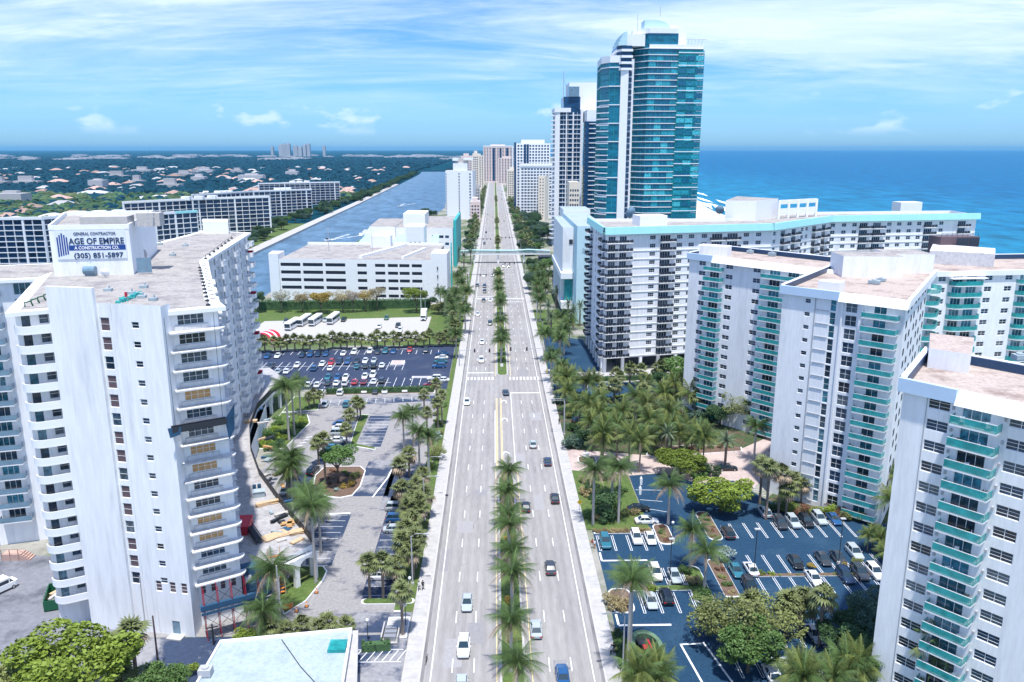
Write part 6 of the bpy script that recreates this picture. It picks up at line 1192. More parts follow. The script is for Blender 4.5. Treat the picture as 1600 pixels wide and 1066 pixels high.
PALMS = {'median': [('royal', 2.4, 127.5, 8.2, 1, 1, 1.0), ('royal', 2.5, 117.4, 8.4, 1, 1, 1.0), ('royal', 2.5, 110.9, 8.4, 1, 1, 1.0), ('royal', 2.0, 98.5, 7.9, 1, 1, 1.0), ('royal', 2.6, 89.0, 8.1, 1, 1, 1.0), ('royal', 2.6, 153.0, 7.5, 1, 1, 1.0), ('royal', 2.3, 142.2, 7.6, 1, 1, 1.0), ('royal', 2.3, 132.1, 8.0, 1, 1, 1.0)], 'far_median': [('royal', 1.9, 415.5, 8.0, 0, 1, 1.0), ('royal', 2.1, 387.9, 8.0, 0, 1, 1.0), ('royal', 2.1, 368.9, 8.0, 0, 1, 1.0), ('royal', 2.6, 348.3, 8.0, 0, 1, 1.0), ('royal', 2.5, 335.8, 8.0, 0, 1, 1.0), ('royal', 2.0, 298.0, 8.0, 0, 1, 1.0), ('royal', 2.5, 275.7, 8.0, 0, 1, 1.0), ('royal', 2.0, 265.7, 8.0, 0, 1, 1.0), ('sabal', 2.3, 1058.7, 7.0, 0, 0, 1.6), ('sabal', 2.3, 1118.3, 7.0, 0, 0, 1.6), ('sabal', 2.3, 740.5, 7.0, 0, 0, 1.6), ('sabal', 2.3, 754.7, 7.0, 0, 0, 1.6), ('sabal', 2.3, 593.8, 7.0, 0, 0, 1.6), ('sabal', 2.3, 576.2, 7.0, 0, 0, 1.6)], 'left_lot': [('royal', -52.3, 191.5, 14.3, 1, 0, 1.07), ('royal', -51.9, 195.5, 13.7, 1, 0, 0.99), ('royal', -54.1, 211.7, 9.0, 1, 0, 0.97), ('royal', -43.5, 155.5, 9.4, 1, 0, 1.11), ('royal', -41.8, 154.0, 10.4, 1, 0, 1.0), ('royal', -42.8, 154.7, 6.7, 1, 0, 1.0), ('royal', -36.1, 146.0, 5.0, 1, 0, 1.13), ('royal', -41.5, 151.2, 9.8, 1, 0, 0.91), ('royal', -35.4, 137.9, 10.0, 1, 0, 0.96), ('royal', -32.1, 133.7, 9.4, 1, 0, 0.89), ('sabal', -41.5, 175.9, 5.2, 1, 1, 1.23), ('sabal', -37.3, 163.3, 10.6, 1, 1, 1.19), ('sabal', -37.3, 194.6, 5.5, 1, 1, 1.24), ('sabal', -37.5, 206.7, 4.9, 1, 1, 1.22), ('sabal', -36.9, 207.8, 4.1, 1, 1, 1.11), ('sabal', -37.1, 187.9, 4.1, 1, 1, 1.12), ('royal', -22.5, 184.4, 8.5, 1, 1, 0.95), ('royal', -20.5, 187.6, 8.6, 1, 1, 0.94), ('royal', -17.4, 170.7, 9.8, 1, 1, 0.93), ('royal', -15.3, 171.1, 8.6, 1, 1, 0.97), ('royal', -30.7, 123.0, 14.0, 1, 1, 1.02), ('royal', -34.7, 112.4, 8.4, 1, 1, 1.18), ('royal', -35.2, 108.3, 4.1, 1, 1, 1.03), ('sabal', -20.8, 118.0, 6.1, 1, 1, 1.17), ('sabal', -18.6, 118.0, 6.1, 1, 1, 1.22), ('sabal', -17.0, 122.2, 3.2, 1, 1, 1.28), ('sabal', -14.3, 107.8, 7.0, 1, 1, 1.17), ('sabal', -29.4, 107.4, 2.0, 1, 1, 1.01), ('sabal', -25.8, 108.6, 1.7, 1, 1, 0.96), ('sabal', -22.8, 107.7, 1.7, 1, 1, 0.92), ('sabal', -26.7, 106.7, 1.7, 1, 1, 1.04), ('sabal', -31.5, 106.3, 2.0, 1, 1, 0.93), ('sabal', -34.4, 107.6, 1.6, 1, 1, 1.1), ('sabal', -49.8, 97.3, 7.1, 1, 2, 1.47), ('sabal', -49.6, 93.0, 3.8, 1, 2, 1.32)], 'left_verge': [('sabal', -15.2, 200.0, 6.9, 1, 1, 1.12), ('sabal', -14.3, 202.5, 8.3, 1, 1, 1.01), ('sabal', -17.1, 221.4, 5.7, 1, 1, 1.13), ('sabal', -20.2, 215.7, 4.2, 1, 1, 1.07), ('sabal', -17.6, 194.2, 6.1, 1, 1, 1.07), ('sabal', -20.7, 160.6, 5.4, 1, 2, 1.34), ('sabal', -19.5, 168.2, 4.8, 1, 2, 1.34), ('sabal', -15.3, 155.7, 5.3, 1, 2, 1.23), ('sabal', -16.1, 150.3, 5.6, 1, 2, 1.22), ('sabal', -16.3, 143.5, 5.3, 1, 2, 1.44), ('sabal', -14.3, 147.3, 4.5, 1, 2, 1.43), ('sabal', -19.2, 149.6, 4.9, 1, 2, 1.37), ('sabal', -14.6, 141.0, 4.5, 1, 2, 1.23), ('sabal', -16.9, 141.5, 4.7, 1, 1, 1.42), ('sabal', -15.5, 135.7, 4.7, 1, 1, 1.37), ('sabal', -16.1, 126.2, 5.5, 1, 1, 1.41), ('sabal', -14.3, 124.4, 4.9, 1, 1, 1.26), ('sabal', -15.0, 142.9, 5.1, 1, 1, 1.37), ('sabal', -16.2, 132.5, 4.6, 1, 1, 1.36), ('sabal', -14.2, 127.7, 5.4, 1, 1, 1.39)], 'hedge_palms': [('sabal', -52.0, 219.1, 3.8, 0, 1, 0.99), ('sabal', -53.0, 217.2, 3.5, 0, 1, 0.91), ('sabal', -49.9, 217.4, 3.9, 0, 1, 0.91)], 'right_garden': [('coco', 20.6, 221.7, 7.6, 1, 0, 1.12), ('coco', 20.1, 211.0, 7.0, 1, 0, 1.1), ('coco', 23.9, 194.0, 8.3, 1, 0, 1.08), ('coco', 27.6, 200.1, 8.1, 1, 0, 0.97), ('coco', 23.1, 182.9, 7.5, 1, 0, 0.98), ('coco', 29.0, 178.6, 8.1, 1, 0, 1.01), ('coco', 25.1, 175.0, 7.5, 1, 0, 1.15), ('coco', 30.9, 172.0, 8.2, 1, 0, 1.15), ('coco', 32.8, 169.6, 7.5, 1, 0, 1.05), ('coco', 39.3, 176.7, 8.0, 1, 0, 1.05), ('coco', 42.5, 180.9, 7.2, 1, 0, 1.03), ('coco', 46.3, 180.3, 7.0, 1, 0, 1.02), ('coco', 46.8, 172.1, 8.4, 1, 0, 1.15), ('coco', 47.6, 170.5, 7.8, 1, 0, 1.05), ('coco', 26.0, 190.6, 7.3, 1, 0, 0.96), ('coco', 21.8, 197.5, 7.2, 1, 0, 1.11), ('coco', 31.8, 189.1, 8.2, 1, 0, 1.02), ('coco', 37.5, 183.3, 8.0, 1, 0, 1.11), ('coco', 43.6, 189.7, 7.9, 1, 0, 1.08), ('royal', 37.9, 203.8, 7.3, 1, 2, 1.09), ('royal', 61.3, 176.0, 8.4, 1, 2, 1.03), ('royal', 19.1, 143.7, 11.5, 1, 2, 1.08), ('royal', 24.2, 144.3, 11.5, 1, 2, 1.01), ('royal', 24.8, 157.0, 5.8, 1, 2, 1.05), ('royal', 33.9, 143.4, 8.1, 1, 2, 1.1), ('sabal', 41.9, 237.4, 5.2, 0, 1, 1.44), ('sabal', 44.9, 235.6, 5.4, 0, 1, 1.35), ('sabal', 50.5, 233.8, 6.9, 0, 1, 1.5), ('sabal', 37.0, 233.3, 4.6, 0, 1, 1.43), ('date', 42.3, 201.1, 5.4, 1, 0, 1.01), ('date', 49.6, 203.6, 4.5, 1, 0, 0.92), ('date', 57.3, 207.4, 4.4, 1, 0, 1.01), ('date', 40.0, 174.4, 7.6, 1, 0, 0.96), ('date', 53.3, 172.2, 6.3, 1, 0, 1.03), ('coco', 43.6, 177.3, 6.5, 1, 0, 1.04), ('coco', 46.4, 176.3, 5.2, 1, 0, 1.1), ('coco', 24.7, 174.8, 6.0, 1, 0, 1.07), ('coco', 38.9, 181.6, 3.7, 1, 0, 1.1), ('sabal', 54.0, 212.5, 4.9, 0, 0, 1.44), ('sabal', 55.6, 208.1, 5.3, 0, 0, 1.49), ('sabal', 50.2, 215.6, 4.9, 0, 0, 1.5), ('sabal', 41.7, 213.9, 5.5, 0, 0, 1.45), ('sabal', 34.2, 218.3, 5.6, 0, 0, 1.53)], 'tower_bed': [('sabal', 53.9, 145.3, 10.4, 1, 2, 1.35), ('sabal', 57.2, 147.6, 8.5, 1, 2, 1.36), ('sabal', 64.0, 153.1, 3.6, 1, 2, 1.28), ('sabal', 54.9, 152.2, 8.2, 1, 2, 1.42), ('coco', 72.1, 150.8, 7.9, 1, 1, 1.02), ('coco', 74.5, 149.7, 6.0, 1, 1, 0.95), ('coco', 75.7, 139.3, 6.8, 1, 1, 0.98), ('coco', 78.5, 141.5, 6.1, 1, 1, 0.98), ('coco', 80.9, 148.7, 8.5, 1, 1, 0.84), ('coco', 79.9, 145.3, 8.6, 1, 1, 0.91), ('sabal', 61.4, 152.3, 5.2, 1, 1, 1.18), ('sabal', 58.6, 147.1, 5.2, 1, 1, 1.27)], 'right_lot': [('coco', 68.3, 132.1, 3.3, 1, 0, 0.63), ('coco', 70.1, 133.3, 2.9, 1, 0, 0.56), ('coco', 69.8, 130.6, 3.2, 1, 0, 0.62), ('coco', 68.9, 126.1, 3.0, 1, 0, 0.73), ('royal', 19.7, 103.3, 11.5, 1, 2, 1.07), ('royal', 18.3, 97.0, 15, 1, 2, 0.97), ('royal', 33.9, 125.6, 7.6, 1, 2, 1.05), ('royal', 34.5, 118.1, 7.7, 1, 2, 1.0), ('sabal', 39.2, 108.9, 3.6, 1, 1, 1.39), ('sabal', 44.2, 106.6, 5.0, 1, 1, 1.41), ('sabal', 46.3, 107.0, 4.1, 1, 1, 1.46), ('sabal', 44.1, 106.3, 4.6, 1, 1, 1.33), ('sabal', 46.9, 107.7, 5.1, 1, 1, 1.33), ('sabal', 48.0, 103.7, 7.8, 1, 1, 1.3), ('coco', 20.7, 93.0, 5.0, 1, 0, 0.98), ('coco', 18.5, 91.0, 5.2, 1, 0, 1.02), ('coco', 21.2, 90.8, 4.8, 1, 0, 1.08), ('coco', 40.0, 91.1, 4.5, 1, 0, 0.98), ('coco', 40.7, 91.4, 4.8, 1, 0, 0.98), ('coco', 46.6, 91.9, 4.6, 1, 0, 1.17), ('coco', 43.9, 89.9, 4.9, 1, 0, 1.0), ('coco', 39.9, 89.7, 5.2, 1, 0, 1.01), ('coco', 48.8, 92.8, 5.1, 1, 0, 1.06), ('coco', 56.0, 87.1, 11.3, 1, 0, 1.2), ('coco', 62.3, 83.7, 8.6, 1, 0, 0.98)], 'bus_row': [('sabal', -85.6, 282.6, 3.7, 0, 1, 1.35), ('sabal', -83.8, 283.1, 3.9, 0, 1, 1.35), ('sabal', -79.9, 281.9, 3.9, 0, 1, 1.35), ('sabal', -78.0, 282.5, 3.2, 0, 1, 1.35), ('sabal', -76.0, 284.1, 3.9, 0, 1, 1.35), ('sabal', -73.2, 284.2, 4.2, 0, 1, 1.35), ('sabal', -70.5, 285.2, 3.5, 0, 1, 1.35), ('sabal', -67.5, 283.4, 3.7, 0, 1, 1.35), ('sabal', -64.1, 284.0, 3.9, 0, 1, 1.35), ('sabal', -62.2, 284.0, 3.8, 0, 1, 1.35), ('sabal', -59.9, 286.9, 4.4, 0, 1, 1.35), ('sabal', -57.1, 287.4, 3.8, 0, 1, 1.35), ('sabal', -54.6, 286.4, 3.7, 0, 1, 1.35), ('sabal', -51.6, 286.0, 4.2, 0, 1, 1.35), ('sabal', -49.4, 287.3, 3.5, 0, 1, 1.35), ('sabal', -45.5, 286.6, 3.5, 0, 1, 1.35), ('sabal', -43.9, 289.5, 4.4, 0, 1, 1.35), ('sabal', -40.9, 288.0, 3.8, 0, 1, 1.35), ('sabal', -37.7, 288.3, 4.1, 0, 1, 1.35), ('sabal', -35.5, 288.0, 3.6, 0, 1, 1.35), ('sabal', -32.5, 290.0, 3.6, 0, 1, 1.35), ('sabal', -29.7, 289.8, 3.6, 0, 1, 1.35), ('sabal', -26.6, 289.6, 3.3, 0, 1, 1.35), ('sabal', -24.5, 290.5, 4.3, 0, 1, 1.35), ('sabal', -20.9, 290.4, 3.2, 0, 1, 1.35), ('sabal', -18.3, 291.3, 3.9, 0, 1, 1.35), ('sabal', -15.6, 290.7, 3.8, 0, 1, 1.35)], 'garage_row': [('royal', -22.2, 347.2, 9.9, 0, 1, 0.88), ('royal', -24.8, 357.0, 8.9, 0, 1, 0.96), ('royal', -20.6, 343.5, 8.5, 0, 1, 0.86), ('sabal', -15.2, 378.9, 6.5, 0, 1, 1.37), ('sabal', -13.4, 370.2, 6.5, 0, 1, 1.56), ('sabal', -19.4, 373.3, 6.0, 0, 1, 1.44), ('sabal', -19.1, 339.7, 6.4, 0, 1, 1.62), ('sabal', -14.8, 333.5, 5.6, 0, 1, 1.49), ('sabal', -12.8, 334.2, 6.1, 0, 1, 1.5), ('sabal', -17.2, 316.1, 5.8, 0, 1, 1.4), ('sabal', -15.1, 297.1, 6.2, 0, 1, 1.59)], 'avenue_left': [('royal', -17.4, 427.4, 7.3, 0, 1, 1.04), ('royal', -19.2, 405.2, 8.6, 0, 1, 1.16), ('royal', -16.4, 386.0, 8.4, 0, 1, 1.0), ('royal', -12.9, 359.4, 8.5, 0, 1, 1.21), ('royal', -17.5, 353.4, 9.0, 0, 1, 1.14), ('royal', -17.0, 343.1, 7.3, 0, 1, 1.18), ('royal', -17.1, 321.1, 7.6, 0, 1, 1.13), ('royal', -11.9, 311.8, 8.9, 0, 1, 1.15), ('royal', -16.0, 298.7, 7.4, 0, 1, 1.05), ('royal', -13.7, 272.5, 8.8, 0, 1, 1.02), ('royal', -18.7, 331.8, 8.3, 0, 1, 1.08), ('date', -19.0, 491.6, 7.5, 0, 0, 1.33), ('date', -23.5, 519.6, 7.3, 0, 0, 1.2), ('date', -15.4, 507.9, 7.9, 0, 0, 1.19)], 'avenue_right': [('royal', 20.6, 430.2, 8.2, 0, 1, 1.17), ('royal', 23.1, 398.3, 9.6, 0, 1, 1.24), ('royal', 26.9, 439.0, 8.4, 0, 1, 1.13), ('royal', 27.5, 403.7, 8.7, 0, 1, 1.17), ('royal', 21.3, 377.1, 9.1, 0, 1, 1.25), ('royal', 23.8, 367.2, 8.8, 0, 1, 1.05), ('royal', 19.3, 353.0, 9.5, 0, 1, 1.07), ('royal', 19.5, 334.4, 9.4, 0, 1, 1.15), ('royal', 25.3, 295.9, 9.9, 0, 1, 1.16), ('royal', 27.7, 289.0, 9.3, 0, 1, 1.1), ('royal', 24.7, 276.3, 9.2, 0, 1, 1.09), ('royal', 17.6, 268.5, 9.6, 0, 1, 1.15), ('royal', 22.6, 267.6, 8.4, 0, 1, 1.09), ('date', 22.4, 327.3, 7.9, 0, 0, 1.26), ('date', 28.5, 363.9, 7.5, 0, 0, 1.25), ('date', 31.0, 330.4, 8.4, 0, 0, 1.1), ('date', 35.4, 324.3, 8.4, 0, 0, 1.1), ('date', 22.2, 307.8, 7.4, 0, 0, 1.22), ('date', 32.0, 317.1, 7.6, 0, 0, 1.29), ('royal', 19.1, 250.9, 7.0, 1, 2, 0.96), ('royal', 17.6, 242.4, 7.5, 1, 2, 0.91), ('royal', 20.3, 234.9, 7.4, 1, 2, 0.91), ('coco', 21.0, 232.4, 5.6, 1, 0, 1.09), ('coco', 22.6, 228.5, 6.3, 1, 0, 0.94), ('coco', 19.1, 229.7, 5.6, 1, 0, 1.09)], 'far_avenue': [('sabal', -17.7, 565.8, 6.4, 0, 0, 1.7), ('sabal', 25.0, 557.4, 6.7, 0, 0, 1.7), ('sabal', -16.3, 588.0, 7.0, 0, 0, 1.7), ('sabal', 23.1, 579.5, 8.5, 0, 0, 1.7), ('sabal', -17.6, 617.5, 7.3, 0, 0, 1.7), ('sabal', 26.8, 612.3, 7.8, 0, 0, 1.7), ('sabal', -17.3, 642.3, 7.2, 0, 0, 1.7), ('sabal', 20.8, 629.6, 6.6, 0, 0, 1.7), ('sabal', -15.2, 671.0, 7.4, 0, 0, 1.7), ('sabal', 26.1, 655.0, 7.4, 0, 0, 1.7), ('sabal', -18.6, 692.2, 7.3, 0, 0, 1.7), ('sabal', 23.7, 682.8, 6.5, 0, 0, 1.7), ('sabal', -15.6, 713.7, 7.2, 0, 0, 1.7), ('sabal', 27.0, 709.7, 6.8, 0, 0, 1.7), ('sabal', -16.1, 735.9, 6.9, 0, 0, 1.7), ('sabal', 21.9, 741.7, 6.1, 0, 0, 1.7), ('sabal', -18.7, 765.6, 8.8, 0, 0, 1.7), ('sabal', 25.5, 771.1, 7.4, 0, 0, 1.7), ('sabal', -18.8, 787.1, 8.0, 0, 0, 1.7), ('sabal', 22.3, 797.1, 8.2, 0, 0, 1.7), ('sabal', -15.7, 814.6, 6.1, 0, 0, 1.7), ('sabal', 21.8, 812.4, 7.2, 0, 0, 1.7), ('sabal', -18.9, 843.6, 6.9, 0, 0, 1.7), ('sabal', 23.7, 842.1, 8.2, 0, 0, 1.7), ('sabal', -17.9, 865.9, 6.7, 0, 0, 1.7), ('sabal', 25.4, 879.9, 7.9, 0, 0, 1.7), ('sabal', -16.7, 906.6, 6.0, 0, 0, 1.7), ('sabal', 20.5, 903.0, 7.2, 0, 0, 1.7), ('sabal', -15.2, 924.9, 9.0, 0, 0, 1.7), ('sabal', 24.2, 921.3, 6.3, 0, 0, 1.7), ('sabal', -15.3, 957.2, 7.5, 0, 0, 1.7), ('sabal', 27.5, 942.0, 6.7, 0, 0, 1.7), ('sabal', -15.2, 974.2, 6.2, 0, 0, 1.7), ('sabal', 22.0, 974.3, 6.9, 0, 0, 1.7), ('sabal', -15.2, 993.7, 8.9, 0, 0, 1.7), ('sabal', 21.4, 1002.2, 7.2, 0, 0, 1.7), ('sabal', -17.1, 1020.5, 6.9, 0, 0, 1.7), ('sabal', 20.9, 1028.8, 8.8, 0, 0, 1.7), ('sabal', -17.4, 1060.4, 6.6, 0, 0, 1.7), ('sabal', 20.1, 1054.7, 7.5, 0, 0, 1.7), ('sabal', -17.3, 1077.8, 7.9, 0, 0, 1.7), ('sabal', 25.8, 1087.4, 6.9, 0, 0, 1.7), ('sabal', -16.8, 1111.9, 6.7, 0, 0, 1.7), ('sabal', 20.9, 1102.6, 6.3, 0, 0, 1.7), ('sabal', -18.1, 1137.7, 6.9, 0, 0, 1.7), ('sabal', 21.0, 1124.5, 6.7, 0, 0, 1.7), ('sabal', -15.3, 1156.7, 7.7, 0, 0, 1.7), ('sabal', 22.0, 1150.1, 8.1, 0, 0, 1.7), ('sabal', -15.2, 1178.6, 6.9, 0, 0, 1.7), ('sabal', 23.0, 1176.8, 7.3, 0, 0, 1.7), ('sabal', -16.3, 1214.5, 7.7, 0, 0, 1.7), ('sabal', 27.2, 1212.8, 8.3, 0, 0, 1.7), ('sabal', -17.3, 1235.0, 8.5, 0, 0, 1.7), ('sabal', 25.2, 1244.2, 8.2, 0, 0, 1.7), ('sabal', -17.8, 1257.8, 8.4, 0, 0, 1.7), ('sabal', 23.1, 1255.3, 6.2, 0, 0, 1.7), ('sabal', -15.7, 1283.7, 8.0, 0, 0, 1.7), ('sabal', 22.3, 1280.1, 8.3, 0, 0, 1.7), ('sabal', -17.2, 1305.5, 6.2, 0, 0, 1.7), ('sabal', 21.0, 1311.4, 8.6, 0, 0, 1.7), ('sabal', -18.8, 1342.0, 6.7, 0, 0, 1.7), ('sabal', 23.4, 1337.5, 7.0, 0, 0, 1.7), ('sabal', -15.0, 1367.5, 8.5, 0, 0, 1.7), ('sabal', 25.8, 1358.7, 7.6, 0, 0, 1.7), ('sabal', -15.7, 1395.8, 7.3, 0, 0, 1.7), ('sabal', 27.5, 1397.3, 6.4, 0, 0, 1.7), ('sabal', -16.3, 1425.5, 7.4, 0, 0, 1.7), ('sabal', 23.5, 1416.9, 8.3, 0, 0, 1.7)]}

CARS = {'road': [(-8.6, 221.2, 'white', 'sedan', -90, 'white saloon heading towards the camera just past the crossing'), (3.1, 230.1, 'navy', 'sedan', 95, 'dark blue car waiting in the turn lane by the crossing'), (9.5, 186.7, 'silver', 'sedan', 90, 'silver saloon driving away behind the turn arrows'), (12.3, 175.4, 'navy', 'sedan', 90, 'dark blue saloon driving away, second of three in a slanting line'), (12.7, 155.1, 'black', 'sedan', 90, 'black car driving away beside the yellow sign'), (6.3, 151.1, 'black', 'sedan', 90, 'black car half hidden by the median palms'), (-4.8, 267.9, 'white', 'suv', -90, 'white car waiting at the stop line of the crossing'), (9.9, 126.6, 'charcoal', 'sedan', 90, 'charcoal car with a glass roof driving away in the middle lane'), (-4.7, 115.7, 'silver', 'sedan', -90, 'pale silver saloon approaching ahead of the white one'), (-4.9, 103.8, 'white', 'suv', -90, 'white car approaching nearest the camera in full view'), (6.1, 108.2, 'silver', 'sedan', 90, 'silver saloon driving away beside the median palms'), (9.3, 97.2, 'blue', 'sedan', 90, 'dark blue car at the bottom edge driving away'), (-4.9, 95.0, 'silver', 'sedan', -90, 'silver car cut off by the bottom edge'), (-5.1, 295.1, 'white', 'sedan', -90, 'white car, next beyond the one at the stop line'), (-2.5, 328.2, 'charcoal', 'suv', -90, 'dark car in the inner lane beside the far median'), (-7.4, 347.7, 'white', 'sedan', -90, 'white car in the middle lane abreast of the far median palms'), (-6.1, 380.5, 'black', 'sedan', -90, 'black car left of a white one near the far crossing'), (-2.7, 381.1, 'white', 'sedan', -90, 'white car hugging the far median near the crossing'), (-5.7, 405.2, 'charcoal', 'suv', -90, 'rear dark car of two below the signal arm'), (-6.1, 421.5, 'navy', 'suv', -90, 'front dark car of two below the signal arm'), (-9.4, 424.5, 'black', 'sedan', -90, 'black car left of the two under the signal arm'), (-6.4, 458.1, 'white', 'sedan', -90, 'white car left of its neighbour just before the footbridge'), (-1.1, 460.5, 'white', 'sedan', -90, 'white car beside the median just before the footbridge'), (4.7, 497.1, 'black', 'sedan', 90, 'left of two black cars under the footbridge'), (8.4, 495.9, 'black', 'sedan', 90, 'right of two black cars under the footbridge'), (-7.9, 619.1, 'charcoal', 'suv', -90, 'lone dark car beyond the footbridge on the left side'), (-6.9, 704.9, 'black', 'sedan', -90, 'small dark car beyond the lone one on the left'), (10.3, 817.1, 'black', 'sedan', 90, 'lone dark car far up the right side'), (-7.5, 901.7, 'silver', 'sedan', -90, 'tiny far-off car on the distant avenue'), (14.5, 1228.4, 'white', 'sedan', 90, 'tiny far-off car on the distant avenue'), (11.1, 1300.7, 'black', 'sedan', 90, 'tiny far-off car on the distant avenue'), (7.7, 1449.5, 'silver', 'sedan', 90, 'tiny far-off car on the distant avenue'), (10.6, 1524.0, 'white', 'sedan', 90, 'tiny far-off car on the distant avenue'), (14.3, 1403.5, 'black', 'sedan', 90, 'tiny far-off car on the distant avenue'), (15.5, 929.9, 'silver', 'sedan', 90, 'tiny far-off car on the distant avenue'), (7.3, 1606.6, 'white', 'sedan', 90, 'tiny far-off car on the distant avenue'), (10.7, 1179.3, 'black', 'sedan', 90, 'tiny far-off car on the distant avenue')], 'right_lot': [(20.4, 135.6, 'teal', 'suv', -90), (26.5, 137.1, 'white', 'suv', -90), (29.1, 136.9, 'white', 'sedan', -90), (29.2, 149.7, 'black', 'sedan', 0), (29.8, 144.2, 'white', 'sedan', 0), (27.6, 124.2, 'cream', 'suv', -90), (30.7, 123.3, 'silver', 'sedan', -90), (25.1, 115.6, 'silver', 'sedan', -90), (27.9, 116.8, 'black', 'suv', 90), (44.4, 138.8, 'charcoal', 'suv', 90), (54.3, 147.5, 'silver', 'suv', 90), (55.8, 142.5, 'charcoal', 'suv', -90), (58.5, 142.9, 'silver', 'suv', -90), (41.8, 124.8, 'teal', 'sedan', -90), (44.6, 125.3, 'white', 'sedan', 90), (42.6, 119.7, 'black', 'suv', -90), (53.3, 127.5, 'black', 'sedan', -90), (61.2, 143.2, 'black', 'suv', -90), (64.2, 144.2, 'silver', 'suv', -90), (67.1, 144.1, 'blue', 'sedan', -90), (58.6, 128.5, 'charcoal', 'sedan', -90), (61.5, 128.8, 'charcoal', 'sedan', -90), (65.2, 130.5, 'silver', 'suv', -90), (54.4, 121.9, 'white', 'sedan', -90), (60.0, 122.4, 'navy', 'suv', -90), (63.0, 123.4, 'charcoal', 'suv', -90), (65.7, 123.6, 'white', 'suv', -90), (48.2, 105.9, 'silver', 'sedan', -90), (50.6, 107.4, 'charcoal', 'sedan', -90), (41.2, 98.1, 'silver', 'sedan', 90), (43.9, 99.1, 'navy', 'suv', 90), (38.5, 96.6, 'white', 'sedan', 90)], 'garden': [(48.4, 235.0, 'white', 'sedan', 150), (34.7, 232.7, 'white', 'sedan', 160), (22.9, 204.1, 'black', 'suv', 30), (40.6, 196.7, 'black', 'sedan', 100), (53.4, 170.5, 'black', 'sedan', 0)], 'left_lot': [(-19.5, 141.6, 'silver', 'sedan', 0), (-19.5, 146.1, 'blue', 'suv', 0), (-20.3, 151.2, 'silver', 'suv', 0), (-19.9, 124.4, 'white', 'sedan', 0), (-18.9, 127.6, 'white', 'sedan', 0), (-49.0, 219.9, 'silver', 'sedan', 90), (-42.8, 219.8, 'teal', 'suv', 90), (-41.2, 202.9, 'blue', 'sedan', 0), (-40.8, 199.8, 'white', 'sedan', 0), (-40.4, 195.7, 'silver', 'suv', 0), (-39.6, 190.5, 'white', 'sedan', 0), (-39.8, 185.1, 'teal', 'sedan', 0), (-41.7, 170.9, 'black', 'suv', 80), (-45.3, 160.3, 'silver', 'sedan', 90)], 'far_lot': [(-52.5, 241.3, 'charcoal', 'sedan', 90), (-49.8, 241.2, 'white', 'sedan', 90), (-47.1, 241.2, 'white', 'suv', 90), (-44.3, 242.3, 'red', 'sedan', 90), (-41.5, 242.3, 'maroon', 'sedan', 90), (-38.3, 242.7, 'white', 'sedan', 90), (-35.9, 243.5, 'charcoal', 'suv', 90), (-58.3, 239.7, 'white', 'sedan', 90), (-55.4, 239.6, 'white', 'sedan', 90)], 'far_lot2': [(-53.8, 247.8, 'teal', 'sedan', -90), (-50.8, 247.8, 'blue', 'sedan', -90), (-48.1, 247.7, 'white', 'sedan', -90), (-42.1, 248.7, 'white', 'sedan', -90), (-39.7, 249.9, 'white', 'suv', -90)], 'far_lot0': [(-52.3, 230.3, 'white', 'suv', 90), (-46.7, 231.4, 'white', 'suv', 90), (-39.7, 233.2, 'white', 'sedan', 90), (-36.3, 232.3, 'charcoal', 'sedan', 90), (-33.5, 233.0, 'white', 'sedan', 90), (-27.5, 233.9, 'white', 'sedan', 90)], 'far_lot3': [(-71.6, 255.3, 'silver', 'sedan', 90), (-68.8, 255.2, 'white', 'sedan', 90), (-60.6, 258.5, 'blue', 'suv', 90), (-55.2, 258.8, 'white', 'sedan', 90), (-46.7, 260.6, 'teal', 'sedan', 90), (-43.9, 261.1, 'charcoal', 'sedan', 90), (-41.0, 261.1, 'black', 'suv', 90), (-38.4, 262.0, 'white', 'sedan', 90)], 'far_lot4': [(-75.8, 262.2, 'charcoal', 'sedan', -90), (-67.3, 263.0, 'white', 'sedan', -90), (-59.1, 264.5, 'white', 'sedan', -90), (-56.3, 265.9, 'red', 'suv', -90), (-53.7, 266.8, 'navy', 'suv', -90), (-50.8, 266.8, 'blue', 'suv', -90), (-47.9, 267.8, 'charcoal', 'sedan', -90), (-45.0, 268.1, 'white', 'sedan', -90), (-42.1, 268.7, 'silver', 'sedan', -90)], 'far_lot5': [(-80.7, 275.1, 'blue', 'sedan', -90), (-77.2, 275.7, 'white', 'sedan', -90), (-68.7, 276.6, 'navy', 'sedan', -90), (-66.0, 277.2, 'blue', 'suv', -90), (-63.3, 277.6, 'navy', 'sedan', -90), (-60.6, 278.0, 'blue', 'sedan', -90), (-54.5, 278.6, 'white', 'sedan', -90), (-50.9, 280.3, 'white', 'suv', -90), (-45.4, 281.3, 'white', 'suv', -90), (-42.5, 280.6, 'charcoal', 'sedan', -90), (-39.8, 281.2, 'teal', 'suv', -90), (-36.9, 281.1, 'blue', 'sedan', -90), (-31.2, 283.3, 'red', 'sedan', -90), (-25.3, 282.5, 'charcoal', 'suv', -90)], 'far_lot_side': [(-19.0, 277.8, 'blue', 'sedan', 180), (-18.9, 272.2, 'white', 'sedan', 180), (-18.9, 266.9, 'teal', 'sedan', 180), (-19.0, 260.4, 'blue', 'suv', 180), (-19.5, 245.8, 'white', 'suv', 180), (-20.2, 238.9, 'maroon', 'sedan', 180), (-16.9, 244.0, 'white', 'sedan', 180)], 'bus_lot': [(-89.0, 334.1, 'charcoal', 'suv', -80), (-72.7, 336.0, 'silver', 'suv', -90), (-65.0, 336.8, 'black', 'pickup', -90), (-47.0, 339.7, 'green', 'suv', -90), (-47.9, 323.1, 'white', 'sedan', -90), (-40.3, 324.7, 'black', 'pickup', -90), (-38.5, 315.8, 'white', 'suv', -90)]}

